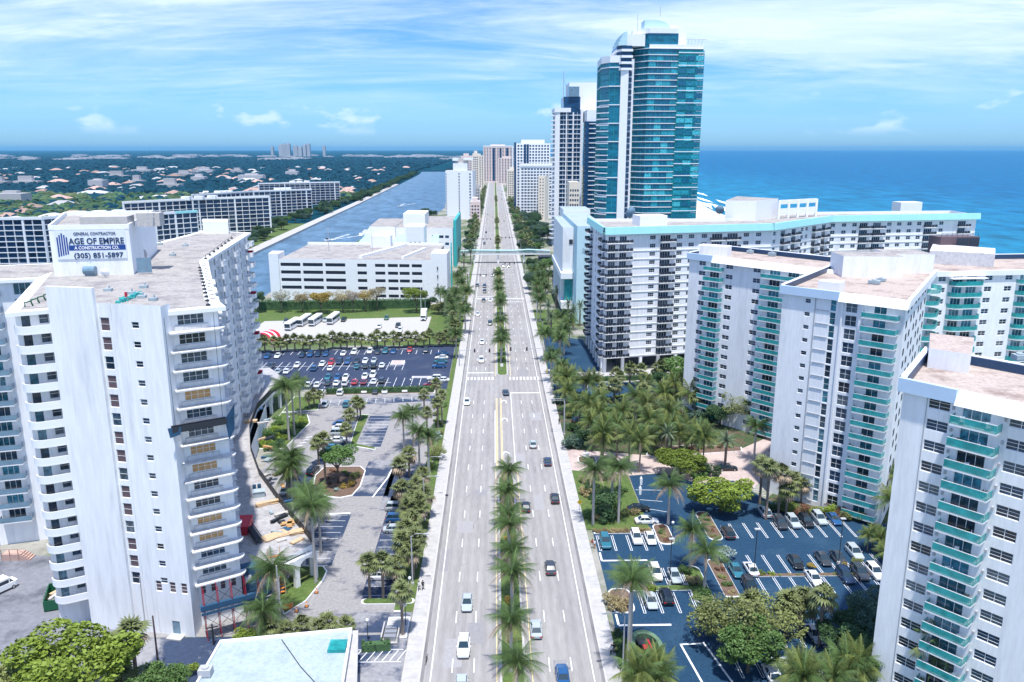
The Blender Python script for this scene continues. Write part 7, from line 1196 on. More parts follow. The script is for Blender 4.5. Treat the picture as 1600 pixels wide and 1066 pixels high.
# ---------------------------------------------------------------- planting the palms
AREA = {'median': ('feathery royal palm on the near median', 'palms on the near median'), 'far_median': ('palm on the distant median', 'palms on the far median'), 'left_lot': ('{k} in the left car park beds', 'palms of the left car park'),
        'left_verge': ('bushy fan palm on the verge beside the left pavement', 'palms along the left verge'), 'hedge_palms': ('small fan palm at the left end of the clipped hedge', 'palms at the hedge'), 'right_garden': ('{k} in the garden around the brick driveway', 'palms of the driveway garden'),
        'tower_bed': ('{k} at the foot of the green-railed condominium', 'palms below the condominium'), 'right_lot': ('{k} around the dark right car park', 'palms of the right car park'), 'bus_row': ('short fan palm in the row before the bus park', 'fan palms before the buses'),
        'garage_row': ('palm at the right corner of the parking garage', 'palms beside the garage'), 'avenue_left': ('palm along the left side of the middle avenue', 'palms left of the avenue'), 'avenue_right': ('{k} along the right side of the middle avenue', 'palms right of the avenue'), 'far_avenue': ('small palm lining the far end of the avenue', 'palms lining the far avenue')}
KN = {'royal': 'royal palm', 'coco': 'coconut palm', 'sabal': 'fan palm', 'date': 'silvery date palm'}
for area, lst in PALMS.items():
    txt, grp = AREA[area]; key = (lambda p: p[1]) if area == 'bus_row' else (lambda p: p[2])
    cnt = {}
    for p in sorted(lst, key=key):
        kn = KN[p[0]] if '{k}' in txt else ''; i = cnt.get(kn, 0); cnt[kn] = i + 1
        if area == 'far_avenue': lab = txt
        else: lab = txt.format(k=kn) + (', ' + (ORD[i] if i < 30 else 'last')) + (' from the left' if area == 'bus_row' else ' from the camera')
        palm(p[0], p[1], p[2], p[3], lab, grp, bool(p[4]) and p[2] < 235, 2 if area == 'median' else p[5], p[6])
# ---------------------------------------------------------------- trees and shrubs
arn0 = random.Random(91)
x, y = (-57.2, 96.0)
tree(x + 2, y - 4, 10.5, 9.0, BRIGHT, 'large bright green leafy tree in the bottom left corner', s=(1, .9, .75))
tree(x + 12.5, y - 4, 6, 4.2, GREEN, 'dark green tree beside the big one in the bottom left corner')
tree(x - 9, y - 5, 7.5, 6.0, OLIVE, 'olive-green tree at the bottom edge left of the bright one')
bush(*(-43.4, 99.3), 1.5, BRIGHT, 'round yellow-green shrub beside the pale roof'); bush(*(-37.6, 106.2), 2.0, BRIGHT, 'bright shrub before the scaffold at the service lane')
bush(*(-37.8, 107.5), 1.8, BRIGHT, 'leafy shrub behind the pale flat roof')
tree(*(-34.9, 165.0), 8.5, 4.6, GREEN, 'round dark green tree in the oval car park island'); bush(*(-31.8, 163.2), 1.4, YEL, 'yellow shrub in the oval island, right of the tree'); bush(*(-37.4, 162.1), 1.2, STRAW, 'straw-coloured shrub in the oval island, left of the tree'); bush(*(-33.4, 162.4), 1.0, YEL, 'small yellow shrub below the round island tree'); bush(*(-31.7, 168.3), 1.3, OLIVE, 'olive shrub at the right of the oval island'); bush(*(-34.4, 160.8), .8, SILV, 'tiny pale shrub at the tip of the oval island')
for i, (a, b) in enumerate(((180, 560), (130, 540), (230, 540), (150, 470), (200, 450), (260, 470), (220, 400), (240, 500), (170, 510), (350, 420), (380, 400))):
    X, Y = [(-55.2, 185.7), (-57.7, 187.9), (-53.8, 187.8), (-59.1, 195.8), (-57.8, 198.2), (-54.7, 195.7), (-58.6, 204.3), (-54.6, 192.3), (-57.1, 191.2), (-52.5, 201.7), (-51.9, 204.2)][i]
    bush(X, Y, 2.0, (GREEN, BRIGHT, DARK)[i % 3], 'dense green shrub in the bed under the curved deck', 'shrubs under the curved deck')
for i in range(10): bush(-14.9 - .8 * (i % 3), 150 + i * 7.6, 1.3, (OLIVE, GREEN, STRAW, BRIGHT)[i % 4], 'shrub on the left verge between pavement and car park, ' + ORD[i] + ' from the camera', 'shrubs of the left verge')
bush(*(-15.3, 191.4), 2.2, SILV, 'silver-leaved shrub on the left verge'); tree(*(-13.7, 178.2), 3.5, 2.4, OLIVE, 'small olive tree on the left verge below the silver shrub', thin=True)
# median planting
for i in range(16): bush(2.3 + .3 * math.sin(i * 2), 84 + i * 5.4, 1.1, (OLIVE, GREEN, YEL, OLIVE)[i % 4], 'low shrub under the near median palms, ' + ORD[i] + ' from the camera', 'shrubs on the near median', .7)
for i in range(16): bush(2.3 + .3 * math.sin(i * 3), 270 + i * 13, 1.3, (OLIVE, GREEN, YEL)[i % 3], 'low shrub under the far median palms', 'shrubs on the far median', .7)
# right side
for i, (q, r, c, nm) in enumerate((((22.9, 152.5), 3.0, DARK, 'upper round clipped shrub by the right pavement'), ((21.7, 145.5), 3.0, DARK, 'lower round clipped shrub by the right pavement'), ((21.0, 156.9), 2.4, DARK, 'dark shrub left of the clipped round ones'), ((48.7, 167.6), 2.8, DARK, 'dark shrub at the car park end of the brick drive'), ((45.8, 166.3), 2.4, GREEN, 'green shrub left of the dark one by the brick drive'), ((44.9, 171.6), 2.2, DARK, 'dark shrub hanging over the brick drive kerb'), ((25.1, 147.2), 1.6, OLIVE, 'olive shrub beside the parked black saloon'), ((65.4, 173.9), 3.0, DARK, 'dark shrub at the corner of the tall white wing'), ((40.6, 129.4), 2.4, SILV, 'pale silver-green round shrub in the car park island'), ((33.4, 121.4), 1.6, STRAW, 'straw grass clump between two palms on the island'), ((33.9, 116.4), 1.7, GREEN, 'green shrub at the tip of the palm island'), ((33.1, 125.1), 1.5, GREEN, 'green shrub at the head of the palm island'), ((19.4, 114.8), 2.2, STRAW, 'round tan grass clump beside the right pavement'), ((26.0, 119.6), 1.3, BRIGHT, 'yellow-green shrub on the divider behind the white estate car'), ((24.6, 115.1), .8, STRAW, 'dry grass tuft between parked cars'), ((46.2, 124.3), .7, BRIGHT, 'small green tuft on the long divider'), ((47.8, 123.9), .7, BRIGHT, 'second small green tuft on the long divider'), ((55.7, 126.4), .9, YEL, 'yellow tuft between the parked rows'), ((61.7, 126.9), .9, YEL, 'yellow tuft beside the lamp post'), ((64.6, 127.9), 1.0, OLIVE, 'olive tuft before the silver estate car'))): bush(*q, r, c, nm)
for i in range(11): bush(19.2 + i * 1.05, 140.6, .75, STRAW, 'dry ornamental grass clump in the strip above the front car row', 'ornamental grass strip')
for i in range(15):
    X, Y = ((41.8, 138.2 + i * 2.2), (32.1, 136.8 + (i - 5) * 1.4), (39.1, 118.4 + (i - 10) * 2.4))[i // 5]; bush(X + arn0.uniform(-.4, .4), Y, arn0.uniform(.6, 1.0), (OLIVE, RUST, STRAW, GREEN)[i % 4], ('low shrub on the upper soil island, ', 'low shrub on the island beside the white cars, ', 'low shrub on the long island left of the teal saloon, ')[i // 5] + ORD[i % 5] + ' from the camera', 'island bedding', .6)
for i in range(14): bush(46 + i * 1.6, 123.85, .5, (OLIVE, STRAW)[i % 2], 'dry tuft on the long divider of the right car park', 'divider tufts', .6)
for i in range(16): bush(-40 + arn0.uniform(.5, 9), 159.5 + arn0.uniform(0, 13), arn0.uniform(.5, .9), (RUST, OLIVE, STRAW, GREEN)[i % 4], 'low bedding plant on the oval car park island', 'oval island bedding', .6)
tree(*(41.6, 166.9), 6, 5.2, BRIGHT, 'yellow-green spreading tree beside the brick driveway', s=(1.1, .9, .7)); tree(*(45.7, 148.8), 6.5, 6.6, BRIGHT, 'broad yellow-green tree over the car park kerb', thin=False, s=(1.1, .9, .65))
tree(*(64.1, 198.2), 9, 4.6, OLIVE, 'open-branched tree left of the white wing', thin=True); tree(*(68.5, 198.1), 9.5, 4.8, DARK, 'dark leafy tree touching the white wing'); tree(*(60.1, 200.8), 5.5, 4.0, DARK, 'low dark tree behind the driveway palms')
tree(*(56.1, 234.5), 9, 6.0, GREEN, 'dense green tree below the long white condominium'); tree(*(50.9, 231.3), 6.5, 4.5, DARK, 'darker tree left of the dense green one')
for i, (a) in enumerate(((34.7, 206.3), (41.6, 207.5), (30.2, 211.9), (53.8, 203.2), (58.1, 203.1), (44.9, 202.1), (23.8, 223.9), (19.7, 220.9), (39.9, 213.1), (51.9, 210.0), (22.2, 191.5), (18.8, 185.9))): bush(*a, 3.2, (DARK, GREEN, DARK, BLUEG)[i % 4], 'dark undergrowth shrub beneath the driveway garden palms', 'garden undergrowth')
for i in range(16): bush(arn0.uniform(18.6, 28.5), arn0.uniform(143.5, 168), arn0.uniform(.8, 1.9), (GREEN, OLIVE, DARK, STRAW)[i % 4], 'loose shrub on the lawn between pavement and right car park', 'lawn shrubs')
for i in range(46):
    X, Y = arn0.uniform(19, 58), arn0.uniform(188, 226); bush(X, Y, arn0.uniform(1.6, 3.0), (DARK, GREEN, OLIVE, BLUEG, BRIGHT)[i % 5], 'dark undergrowth shrub beneath the driveway garden palms', 'garden undergrowth')
for i in range(12):
    X, Y = arn0.uniform(20, 57), arn0.uniform(190, 226); palm(('coco', 'coco', 'sabal')[i % 3], X, Y, arn0.uniform(4.5, 8), 'palm deep in the driveway garden grove', 'grove behind the driveway', False, i % 2, arn0.uniform(.9, 1.3))
for i in range(9): bush(37.5 + i * 2.6, 182.0 + .35 * i, 1.0, (GREEN, RUST, OLIVE)[i % 3], 'low bedding shrub on the driveway island, ' + ORD[i] + ' from the left', 'driveway bedding')
for i, a in enumerate(((59.9, 148.0), (61.7, 147.4), (63.7, 147.4), (58.7, 149.0), (67.8, 147.3), (68.9, 145.8), (70.2, 144.8), (72.2, 144.7), (73.7, 143.8), (69.3, 148.8), (71.3, 147.7), (56.6, 150.1))): bush(*a, 1.9, (BRIGHT, GREEN, OLIVE, RUST)[(i * 3) % 4], 'leafy shrub in the bed along the white wing, ' + ORD[i] + ' of the bed', 'bed along the white wing')
tree(*(34.3, 102.1), 8.5, 6.2, OLIVE, 'big open olive tree over the lower car park', thin=True, s=(1, .9, .85)); tree(*(40.6, 104.1), 7, 5.0, OLIVE, 'olive tree right of the big open one', thin=True); tree(*(32.4, 106.4), 6, 3.6, OLIVE, 'thin olive tree at the left of the lower car park', thin=True); tree(*(35.5, 97.8), 7, 5.0, GREEN, 'green tree at the bottom edge of the lower car park')
for i, (a, h, r, c, nm) in enumerate((((55.8, 102.6), 8.5, 4.6, BLUEG, 'blue-green feathery tree beside the nearest tower'), ((52.5, 99.9), 6.5, 4.6, DARK, 'dark tree at the foot of the nearest tower'), ((56.9, 98.9), 7.5, 4.6, BLUEG, 'blue-green tree overlapping the nearest tower'), ((50.3, 102.7), 5, 3.4, DARK, 'dark low tree at the corner of the lower car park'), ((52.6, 94.7), 7, 4.8, GREEN, 'green tree at the bottom edge before the nearest tower'), ((57.9, 95.8), 7, 4.6, BLUEG, 'rightmost blue-green tree before the nearest tower'), ((56.7, 110.7), 3.2, 2.0, BRIGHT, 'small bright tree at the car park corner'), ((59.4, 94.1), 6, 4.0, DARK, 'dark tree under the big coconut palm'), ((20.9, 95.5), 4, 3.0, DARK, 'dark shrubby tree at the bottom edge by the pavement'))): tree(*a, h, r, c, nm)
for i in range(6): bush(18.4, 97 + i * 1.9, 1.2, (GREEN, DARK)[i % 2], 'green shrub edging the right pavement near the bottom, ' + ORD[i] + ' from the camera', 'pavement edge shrubs')
for i in range(5): bush(70 + i * 1.0, 128 + i * 2.6, 1.5, (GREEN, OLIVE)[i % 2], 'shrub at the car park edge beside the nearest tower', 'shrubs by the nearest tower')
# bus park surroundings
def hedge(name, a, b, h, d, col, label, seed=0):
    r = random.Random(seed); L_ = (Vector(b) - Vector(a)).length; m = MB(); n_ = int(L_ * d * 9)
    for _ in range(n_):
        u, v, w = r.random() * L_, r.uniform(-d / 2, d / 2), r.random() ** .5 * h
        for q in range(2):
            e = Vector((r.gauss(0, 1), r.gauss(0, 1), r.gauss(0, 1))).normalized(); g = e.cross(Vector((r.gauss(0, 1), r.gauss(0, 1), r.gauss(0, 1)))).normalized(); s = .28; o = Vector((u, v, w)); m.quad(tuple(o - e * s - g * s * .5), tuple(o + e * s * .3 - g * s * .5), tuple(o + e * s + g * s * .5), tuple(o - e * s * .3 + g * s * .5))
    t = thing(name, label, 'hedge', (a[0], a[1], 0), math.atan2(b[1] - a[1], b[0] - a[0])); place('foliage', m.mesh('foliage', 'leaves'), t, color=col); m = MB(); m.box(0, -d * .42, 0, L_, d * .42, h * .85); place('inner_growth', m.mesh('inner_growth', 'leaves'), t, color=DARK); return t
hedge('hedge', (-51, 231.4), (-18.6, 233.2), 2.0, 1.6, DARK, 'clipped dark hedge dividing the two left car parks', 1)
hedge('hedge', (-112, 362), (-30, 366), 4.5, 3.5, DARK, 'tall dark hedge between the bus park and the garage', 2)
hedge('hedge', (18.5, 241.6), (58, 246), 1.6, 1.6, DARK, 'long dark hedge before the pillared white condominium', 3)
hedge('hedge', (-19.9, 104.0), (-15.7, 104.4), 1.4, 1.2, DARK, 'low dark hedge right of the pale flat roof', 4)
for i, (a, h, r, c, th, nm) in enumerate((((-96.4, 356.1), 9.5, 4.2, (.30, .29, .20), True, 'pale bare-twigged tree, first from the left before the garage'), ((-87.2, 355.9), 9, 4.4, (.34, .27, .12), True, 'tan tree, second before the garage'), ((-78.3, 353.9), 9.5, 5.4, YEL, False, 'bushy golden tree before the garage'), ((-68.8, 355.5), 9.5, 4.6, (.32, .27, .14), True, 'tan tree right of the golden one'), ((-64.2, 355.4), 9.5, 3.8, (.36, .30, .24), True, 'pinkish thin tree in the middle before the garage'), ((-58.8, 357.0), 9.5, 4.4, YEL, True, 'second golden tree before the garage'), ((-53.8, 358.7), 11, 4.4, (.38, .34, .22), True, 'tall pale tree before the garage'), ((-35.6, 354.7), 11, 5.6, BRIGHT, False, 'bright green round tree before the garage'), ((-25.1, 351.0), 5, 4.0, OLIVE, False, 'olive tree at the right end of the bus park'), ((-107.0, 356.3), 9, 4, DARK, False, 'dark tree at the left end of the bus park'), ((-29.9, 363.7), 5, 3.4, DARK, False, 'dark tree between the green tree and the garage corner'))): tree(*a, h, r, c, nm, thin=th)
# avenue trees further up
arn = random.Random(21)
for i in range(46):
    Y = 400 + i * 15; X = 21 + arn.uniform(0, 3) + (arn.uniform(0, 12) if i % 2 else 0)
    if Y < 445 and X > 23: X = 20
    if 498 < Y < 536: continue
    tree(X, Y, arn.uniform(6, 10), arn.uniform(4, 6.5), (DARK, BLUEG, GREEN)[i % 3], 'dark street tree on the right side of the distant avenue', 'street trees right of the avenue')
for i in range(26):
    Y = 560 + i * 24; tree(-17 - arn.uniform(0, 5), Y, arn.uniform(6, 10), arn.uniform(3.5, 6), (DARK, BLUEG, GREEN)[i % 3], 'dark street tree on the left side of the distant avenue', 'street trees left of the avenue')
for i in range(40): tree(arn.uniform(26, 44), arn.uniform(640, 845), arn.uniform(6, 10), arn.uniform(4, 7), (DARK, BLUEG)[i % 2], 'dark tree in the grove below the white grid towers', 'grove below the white towers')
for i in range(14): tree(-60 - arn.uniform(0, 22), 640 + i * 20, arn.uniform(5, 9), arn.uniform(4, 6), DARK, 'dark tree on the near bank of the waterway', 'near bank trees')
# ---------------------------------------------------------------- vehicles
PAINT = {'white': (.80, .81, .82), 'silver': (.42, .47, .50), 'black': (.012, .014, .018), 'charcoal': (.045, .052, .065), 'navy': (.015, .035, .085), 'blue': (.02, .09, .24), 'teal': (.03, .16, .22), 'cream': (.72, .68, .60), 'red': (.42, .03, .04), 'maroon': (.20, .015, .04), 'green': (.03, .12, .07)}
def car_meshes(kind):
    L_, W_, zb, zr = {'sedan': (4.7, 1.82, .92, 1.44), 'suv': (4.75, 1.92, 1.05, 1.72), 'pickup': (5.4, 1.95, 1.08, 1.82)}[kind]; h = L_ / 2
    hood = zb - .04 if kind != 'sedan' else zb - .08
    st = [(-h, .80, .45, zb - .22), (-h + .12, .92, .26, zb - .08), (-h + .7, .98, .20, zb), (-.4 * h, 1, .20, zb), (.2 * h, 1, .20, zb), (.45 * h, 1, .20, zb - .01), (h - .75, .96, .20, hood - .06), (h - .12, .88, .26, hood - .2), (h, .74, .42, hood - .32)]
    m = MB(); rings = []
    for (x, wf, z0, z1) in st:
        w = W_ / 2 * wf; i = len(m.v); rings.append(i); m.v += [(x, -w * .93, z0), (x, -w, (z0 + z1) * .5), (x, -w * .95, z1 - .06), (x, -w * .82, z1), (x, w * .82, z1), (x, w * .95, z1 - .06), (x, w, (z0 + z1) * .5), (x, w * .93, z0)]
    for a, b in zip(rings[:-1], rings[1:]):
        for j in range(8): m.f.append((a + j, a + (j + 1) % 8, b + (j + 1) % 8, b + j)[::-1]); m.m.append(0)
    m.f.append(tuple(rings[0] + j for j in range(8))); m.m.append(0); m.f.append(tuple(rings[-1] + 7 - j for j in range(8))); m.m.append(0)
    cab = {'sedan': (-h + .65, -h + 1.25, .12 * h, .46 * h), 'suv': (-h + .12, -h + .5, .12 * h, .42 * h), 'pickup': (-.15 * h, -.02 * h, .3 * h, .52 * h)}[kind]; wb, wt = W_ / 2 * .84, W_ / 2 * .68
    m.box(cab[1], -wt, zr - .045, cab[2], wt, zr)     # roof panel
    for s in (-1, 1):                                 # pillars
        for (xa, xb) in ((cab[0], cab[1]), (cab[3], cab[2]), ((cab[1] + cab[2]) / 2 - .1, (cab[1] + cab[2]) / 2 - .1)): m.tube([(xa, s * wb * 1.005, zb - .02), (xb, s * wt * 1.01, zr - .02)], .045, 4)
        m.box(.30 * h - .1, min(s * W_ / 2 * .98, s * (W_ / 2 + .14)), zb - .02, .30 * h + .06, max(s * W_ / 2 * .98, s * (W_ / 2 + .14)), zb + .13)
    if kind == 'pickup':
        m.box(-h + .1, -W_ / 2 * .92, zb, -.2 * h, -W_ / 2 * .84, zb + .25); m.box(-h + .1, W_ / 2 * .84, zb, -.2 * h, W_ / 2 * .92, zb + .25); m.box(-h + .08, -W_ / 2 * .9, zb, -h + .16, W_ / 2 * .9, zb + .25)
    body = m.mesh('body', 'car_paint')
    m = MB(); a = [(cab[0], -wb, zb - .01), (cab[3], -wb, zb - .01), (cab[3], wb, zb - .01), (cab[0], wb, zb - .01)]; b = [(cab[1], -wt, zr - .05), (cab[2], -wt, zr - .05), (cab[2], wt, zr - .05), (cab[1], wt, zr - .05)]
    for j in range(4): m.quad(a[j], a[(j + 1) % 4], b[(j + 1) % 4], b[j])
    m.quad(*b); glass = m.mesh('windows', 'car_glass')
    m = MB(); m.tube([(0, -.11, 0), (0, .11, 0)], .33, 14, 0); m.tube([(0, -.125, 0), (0, .125, 0)], .2, 10, 1); wheel = m.mesh('wheel', ['rubber', 'steel'])
    m = MB(); m.box(-.1, -.2, -.07, .05, .2, .07); hl = m.mesh('headlight', 'lamp_clear'); m = MB(); m.box(-.05, -.2, -.07, .1, .2, .07); tl = m.mesh('taillight', 'lamp_red')
    return dict(body=body, glass=glass, wheel=wheel, hl=hl, tl=tl, L=L_, W=W_, hood=hood, zb=zb)
CM = {k: car_meshes(k) for k in ('sedan', 'suv', 'pickup')}
def car(x, y, col, kind, hd, label, group, near, z=.02):
    c = CM[kind]; t = thing('car' if kind != 'pickup' else 'pickup_truck', label, 'car' if kind != 'pickup' else 'pickup', (x, y, z), R(hd), group); h = c['L'] / 2
    place('body', c['body'], t, color=PAINT[col]); place('windows', c['glass'], t)
    for sx in (-.62, .62):
        for sy in (-1, 1): place('wheel', c['wheel'], t, (sx * h, sy * (c['W'] / 2 - .1), .33))
    if near:
        for sy in (-1, 1): place('headlight', c['hl'], t, (h - .16, sy * c['W'] * .33, c['hood'] - .28)); place('taillight', c['tl'], t, (-h + .02, sy * c['W'] * .34, c['zb'] - .28))
    return t
CNAME = {'white': 'white', 'silver': 'silver', 'black': 'black', 'charcoal': 'dark grey', 'navy': 'dark blue', 'blue': 'blue', 'teal': 'teal', 'cream': 'cream', 'red': 'red', 'maroon': 'dark red', 'green': 'dark green'}
TN = {'sedan': 'saloon', 'suv': 'estate car', 'pickup': 'pickup'}
WHERE = {'right_lot': 'in the dark right car park', 'garden': 'among the driveway garden palms', 'left_lot': 'in the near left car park', 'far_lot': 'in the far left lot, second row up', 'far_lot2': 'in the far left lot, third row up', 'far_lot0': 'parked along the clipped hedge', 'far_lot3': 'in the far left lot, fourth row up', 'far_lot4': 'in the far left lot, fifth row up', 'far_lot5': 'in the far row under fan palms', 'far_lot_side': 'in the end row beside the pavement', 'bus_lot': 'in the bus park'}
for area, lst in CARS.items():
    cnt = {}
    for c in sorted(lst, key=lambda q: q[0]):
        x, y, col, kind, hd = c[:5]; cd = R(hd)
        if area == 'road':
            lab = c[5]
            if 60 < y < 172 and abs(x - 2.3) < 3.4: x = 6.2 if x > 2.3 else -1.8
            for lane in (-7.9, -4.8, -1.7, 6.0, 9.1, 12.1):
                if abs(x - lane) < 1.3 and kind and 'turn lane' not in lab: x = x * .5 + lane * .5
            grp = 'cars on the avenue' if 'tiny' not in lab else 'tiny cars on the distant avenue'
        else:
            k_ = (col, kind); i = cnt.get(k_, 0); cnt[k_] = i + 1; tot = sum(1 for q in lst if (q[2], q[3]) == k_)
            lab = CNAME[col] + ' ' + TN[kind] + ' ' + WHERE[area] + ('' if tot == 1 else ', ' + ORD[i] + ' such from left'); grp = 'cars ' + WHERE[area]
        car(x, y, col, kind, hd, lab, grp, y < 215)
def coach(x, y, hd, label):
    t = thing('coach', label, 'bus', (x, y, .02), R(hd), 'coaches in the bus park'); m = MB(); m.box(-6, -1.25, .4, 6, 1.25, 3.3); m.box(-5.9, -1.2, 3.3, 5.6, 1.2, 3.45); place('body', m.mesh('body', 'white_paint'), t)
    m = MB()
    for s in (-1, 1): m.box(-5.6, min(s * 1.25, s * 1.28), 1.7, 5.4, max(s * 1.25, s * 1.28), 2.8)
    m.box(6, -1.15, 1.3, 6.04, 1.15, 2.9); place('windows', m.mesh('windows', 'car_glass'), t); m = MB(); m.box(6, -1.2, .45, 6.05, 1.2, .8); place('bumper', m.mesh('bumper', 'dark_metal'), t)
    for sx in (-3.6, 4):
        for sy in (-1, 1): place('wheel', CM['sedan']['wheel'], t, (sx, sy * 1.15, .48), 0, 1.45)
for i, (a, hd) in enumerate((((-83.6, 323.4), -97), ((-80.6, 331.0), -96), ((-75.9, 331.5), -96), ((-69.0, 334.5), -95))): coach(*a, hd, ORD[i] + ' white coach from the left in the bus park')
m = MB(); n_ = 12
for i in range(n_):
    for j in range(8):
        g = lambda i_, j_: (4.2 * math.cos(math.pi * i_ / n_), (j_ - 4) * .9, 3.0 * math.sin(math.pi * i_ / n_)); a, b, c, d = g(i, j), g(i + 1, j), g(i + 1, j + 1), g(i, j + 1); m.quad(a, b, c, d, 1 if j in (2, 5) else 0)
m.box(4.2, -2, 0, 7.5, 2, .6); tag(place('striped_dome', m.mesh('striped_dome', ['red_paint', 'white_paint']), None, (*(-89.1, 304.0), .02), -.4), 'bright red dome tent with white stripes at the left end of the bus park', 'tent')
BT = thing('box_truck', 'tall pale box truck beside the lamp masts in the bus park', 'truck', (*(-30.8, 339.3), .02), R(-90)); m = MB(); m.box(-4, -1.2, 1, 2, 1.2, 4.2); place('box', m.mesh('box', 'white_paint'), BT); m = MB(); m.box(2.1, -1.1, .6, 4, 1.1, 2.6); m.box(-4, -.5, .6, 4, .5, 1); place('cab', m.mesh('cab', 'stucco'), BT); m = MB(); m.box(3.2, -1.0, 1.6, 4.04, 1.0, 2.4); place('windscreen', m.mesh('windscreen', 'car_glass'), BT)
for sx in (-2.6, 3):
    for sy in (-1, 1): place('wheel', CM['sedan']['wheel'], BT, (sx, sy * 1.0, .46), 0, 1.35)
VN = thing('van', 'white van cut off by the left edge beside the shaded yard', 'van', (*(-83.0, 121.4), .02), R(60)); m = MB(); m.prism([(-2.8, -1), (2.2, -1), (2.7, -.8), (2.7, .8), (2.2, 1), (-2.8, 1)], .4, 1.3); m.prism([(-2.8, -.95), (1.4, -.95), (1.4, .95), (-2.8, .95)], 1.3, 2.3); place('body', m.mesh('body', 'white_paint'), VN); m = MB(); m.box(-2.5, -.97, 1.4, 1.2, .97, 2.0); m.quad((1.4, -.9, 2.2), (2.1, -.9, 1.32), (2.1, .9, 1.32), (1.4, .9, 2.2)); place('windows', m.mesh('windows', 'car_glass'), VN)
for sx in (-1.8, 1.8):
    for sy in (-1, 1): place('wheel', CM['sedan']['wheel'], VN, (sx, sy * .92, .36))
# hedge-ringed service pit beside the right pavement
SP = thing('service_enclosure', 'oval green enclosure with red pumps beside the right pavement', 'enclosure', (*(22.0, 102.8), 0), .1); m = MB(); n_ = 20
for i in range(n_):
    a, b = 2 * math.pi * i / n_, 2 * math.pi * (i + 1) / n_; g = lambda r_, c: (2.3 * r_ * math.cos(c), 3.4 * r_ * math.sin(c)); p, q, s, u = g(1, a), g(1, b), g(.72, b), g(.72, a); m.quad((*p, 0), (*q, 0), (*q, 1.5), (*p, 1.5)); m.quad((*s, 0), (*u, 0), (*u, 1.5), (*s, 1.5)); m.quad((*p, 1.5), (*q, 1.5), (*s, 1.5), (*u, 1.5))
place('clipped_ring', m.mesh('clipped_ring', 'leaves'), SP, color=(.16, .26, .16)); m = MB(); m.box(-.5, -1.5, 0, .3, .4, 1.0); m.tube([(.5, -1, 0), (.5, -1, 1.3), (.5, 1, 1.3)], .15, 8); place('pump', m.mesh('pump', 'red_paint'), SP); m = MB(); m.box(-1, .6, 0, .9, 2.0, .9); place('tank', m.mesh('tank', 'dark_metal'), SP)
m = MB(); m.prism([(1.7 * math.cos(k * .3), 1.2 * math.sin(k * .3)) for k in range(21)], .9, 1.15); m.box(-.1, -.1, 0, .1, .1, .9); tag(place('round_canopy', m.mesh('round_canopy', 'sign_blue'), None, (*(23.3, 97.8), 0)), 'bright blue round canopy at the bottom edge of the right car park', 'canopy')
# ---------------------------------------------------------------- street furniture
def lamp(x, y, h, label, arm=2.4, rz=0.0, mt='galv', grp='street lamps'):
    t = thing('street_lamp', label, 'street lamp', (x, y, 0), rz, grp); m = MB(); m.tube([(0, 0, 0), (0, 0, h * .95), (arm * .3, 0, h), (arm, 0, h)], [.13, .1, .06, .05], 7); place('pole', m.mesh('pole', mt), t); m = MB(); m.box(arm - .15, -.16, h - .12, arm + .6, .16, h + .06); place('lamp_head', m.mesh('lamp_head', 'galv'), t); m = MB(); m.tube([(0, 0, 0), (0, 0, .5)], .28, 8); place('base', m.mesh('base', 'concrete'), t)
def globe_lamp(x, y, h, label, grp='globe lamps'):
    t = thing('globe_lamp', label, 'lamp', (x, y, 0), 0, grp); m = MB(); m.tube([(0, 0, 0), (0, 0, .3), (0, 0, h)], [.14, .07, .05], 7); place('pole', m.mesh('pole', 'dark_metal'), t); m = MB(); r = .28; n_ = 10
    m.tube([(0, 0, h - .02), (0, 0, h + .08), (0, 0, h + .28), (0, 0, h + .46), (0, 0, h + .54)], [.1, .22, .28, .2, .05], n_); place('globe', m.mesh('globe', 'lamp_clear', True), t)
lot_l = [((29.4, 121.2), 8.5, 'dark lamp post between the white estate car and the silver saloon'), ((44.5, 123.4), 9, 'dark lamp post in the middle of the right car park'), ((60.8, 127.0), 9, 'dark lamp post at the right of the right car park')]
for (q, h, lb) in lot_l:
    t = thing('lamp_post', lb, 'lamp post', (*q, 0), 0, 'car park lamps'); m = MB(); m.tube([(0, 0, .8), (0, 0, h)], .07, 6); place('pole', m.mesh('pole', 'dark_metal'), t); m = MB(); m.box(-.45, -.3, h, .45, .3, h + .14); place('lamp_head', m.mesh('lamp_head', 'galv'), t); m = MB(); m.tube([(0, 0, 0), (0, 0, .8)], .28, 8); place('base', m.mesh('base', 'concrete'), t)
for i, (q, lb) in enumerate((((17.9, 195.7), 'right pavement lamp beside the driveway garden'), ((18.1, 194.3), 'right pavement lamp nearest the brick driveway'), ((18.5, 98.1), 'right pavement lamp near the bottom edge'))): lamp(17.8, q[1], 9.5, lb, 2.6, math.pi)
for i, (q, lb) in enumerate((((-14.3, 146.2), 'left verge lamp beside the fan palms'), ((-15.0, 122.1), 'left verge lamp by the parked white cars'), ((-15.2, 156.4), 'left verge lamp in the middle of the verge'))): lamp(-14.2, q[1], 9.5, lb, 2.4, 0)
for i in range(8):
    lamp(-13.6, 300 + i * 42, 10, 'left avenue lamp, ' + ORD[i] + ' beyond the crossing', 2.4, 0); lamp(17.8, 290 + i * 42, 10, 'right avenue lamp, ' + ORD[i] + ' beyond the crossing', 2.4, math.pi)
for i, (q, lb) in enumerate((((-14.2, 118.1), 'globe lamp at the grass island end by the pavement'), ((-14.1, 110.3), 'globe lamp beside the paved bin island'), ((-19.3, 106.2), 'globe lamp over the low hedge by the pale roof'), ((-25.8, 233.8), 'white lamp mast over the hedge row of the far left car park'), ((-54.1, 199.7), 'pale globe lamp in the bed under the deck'), ((33.3, 137.0), 'globe lamp at the rounded island tip'))): globe_lamp(*q, 3.4, lb)
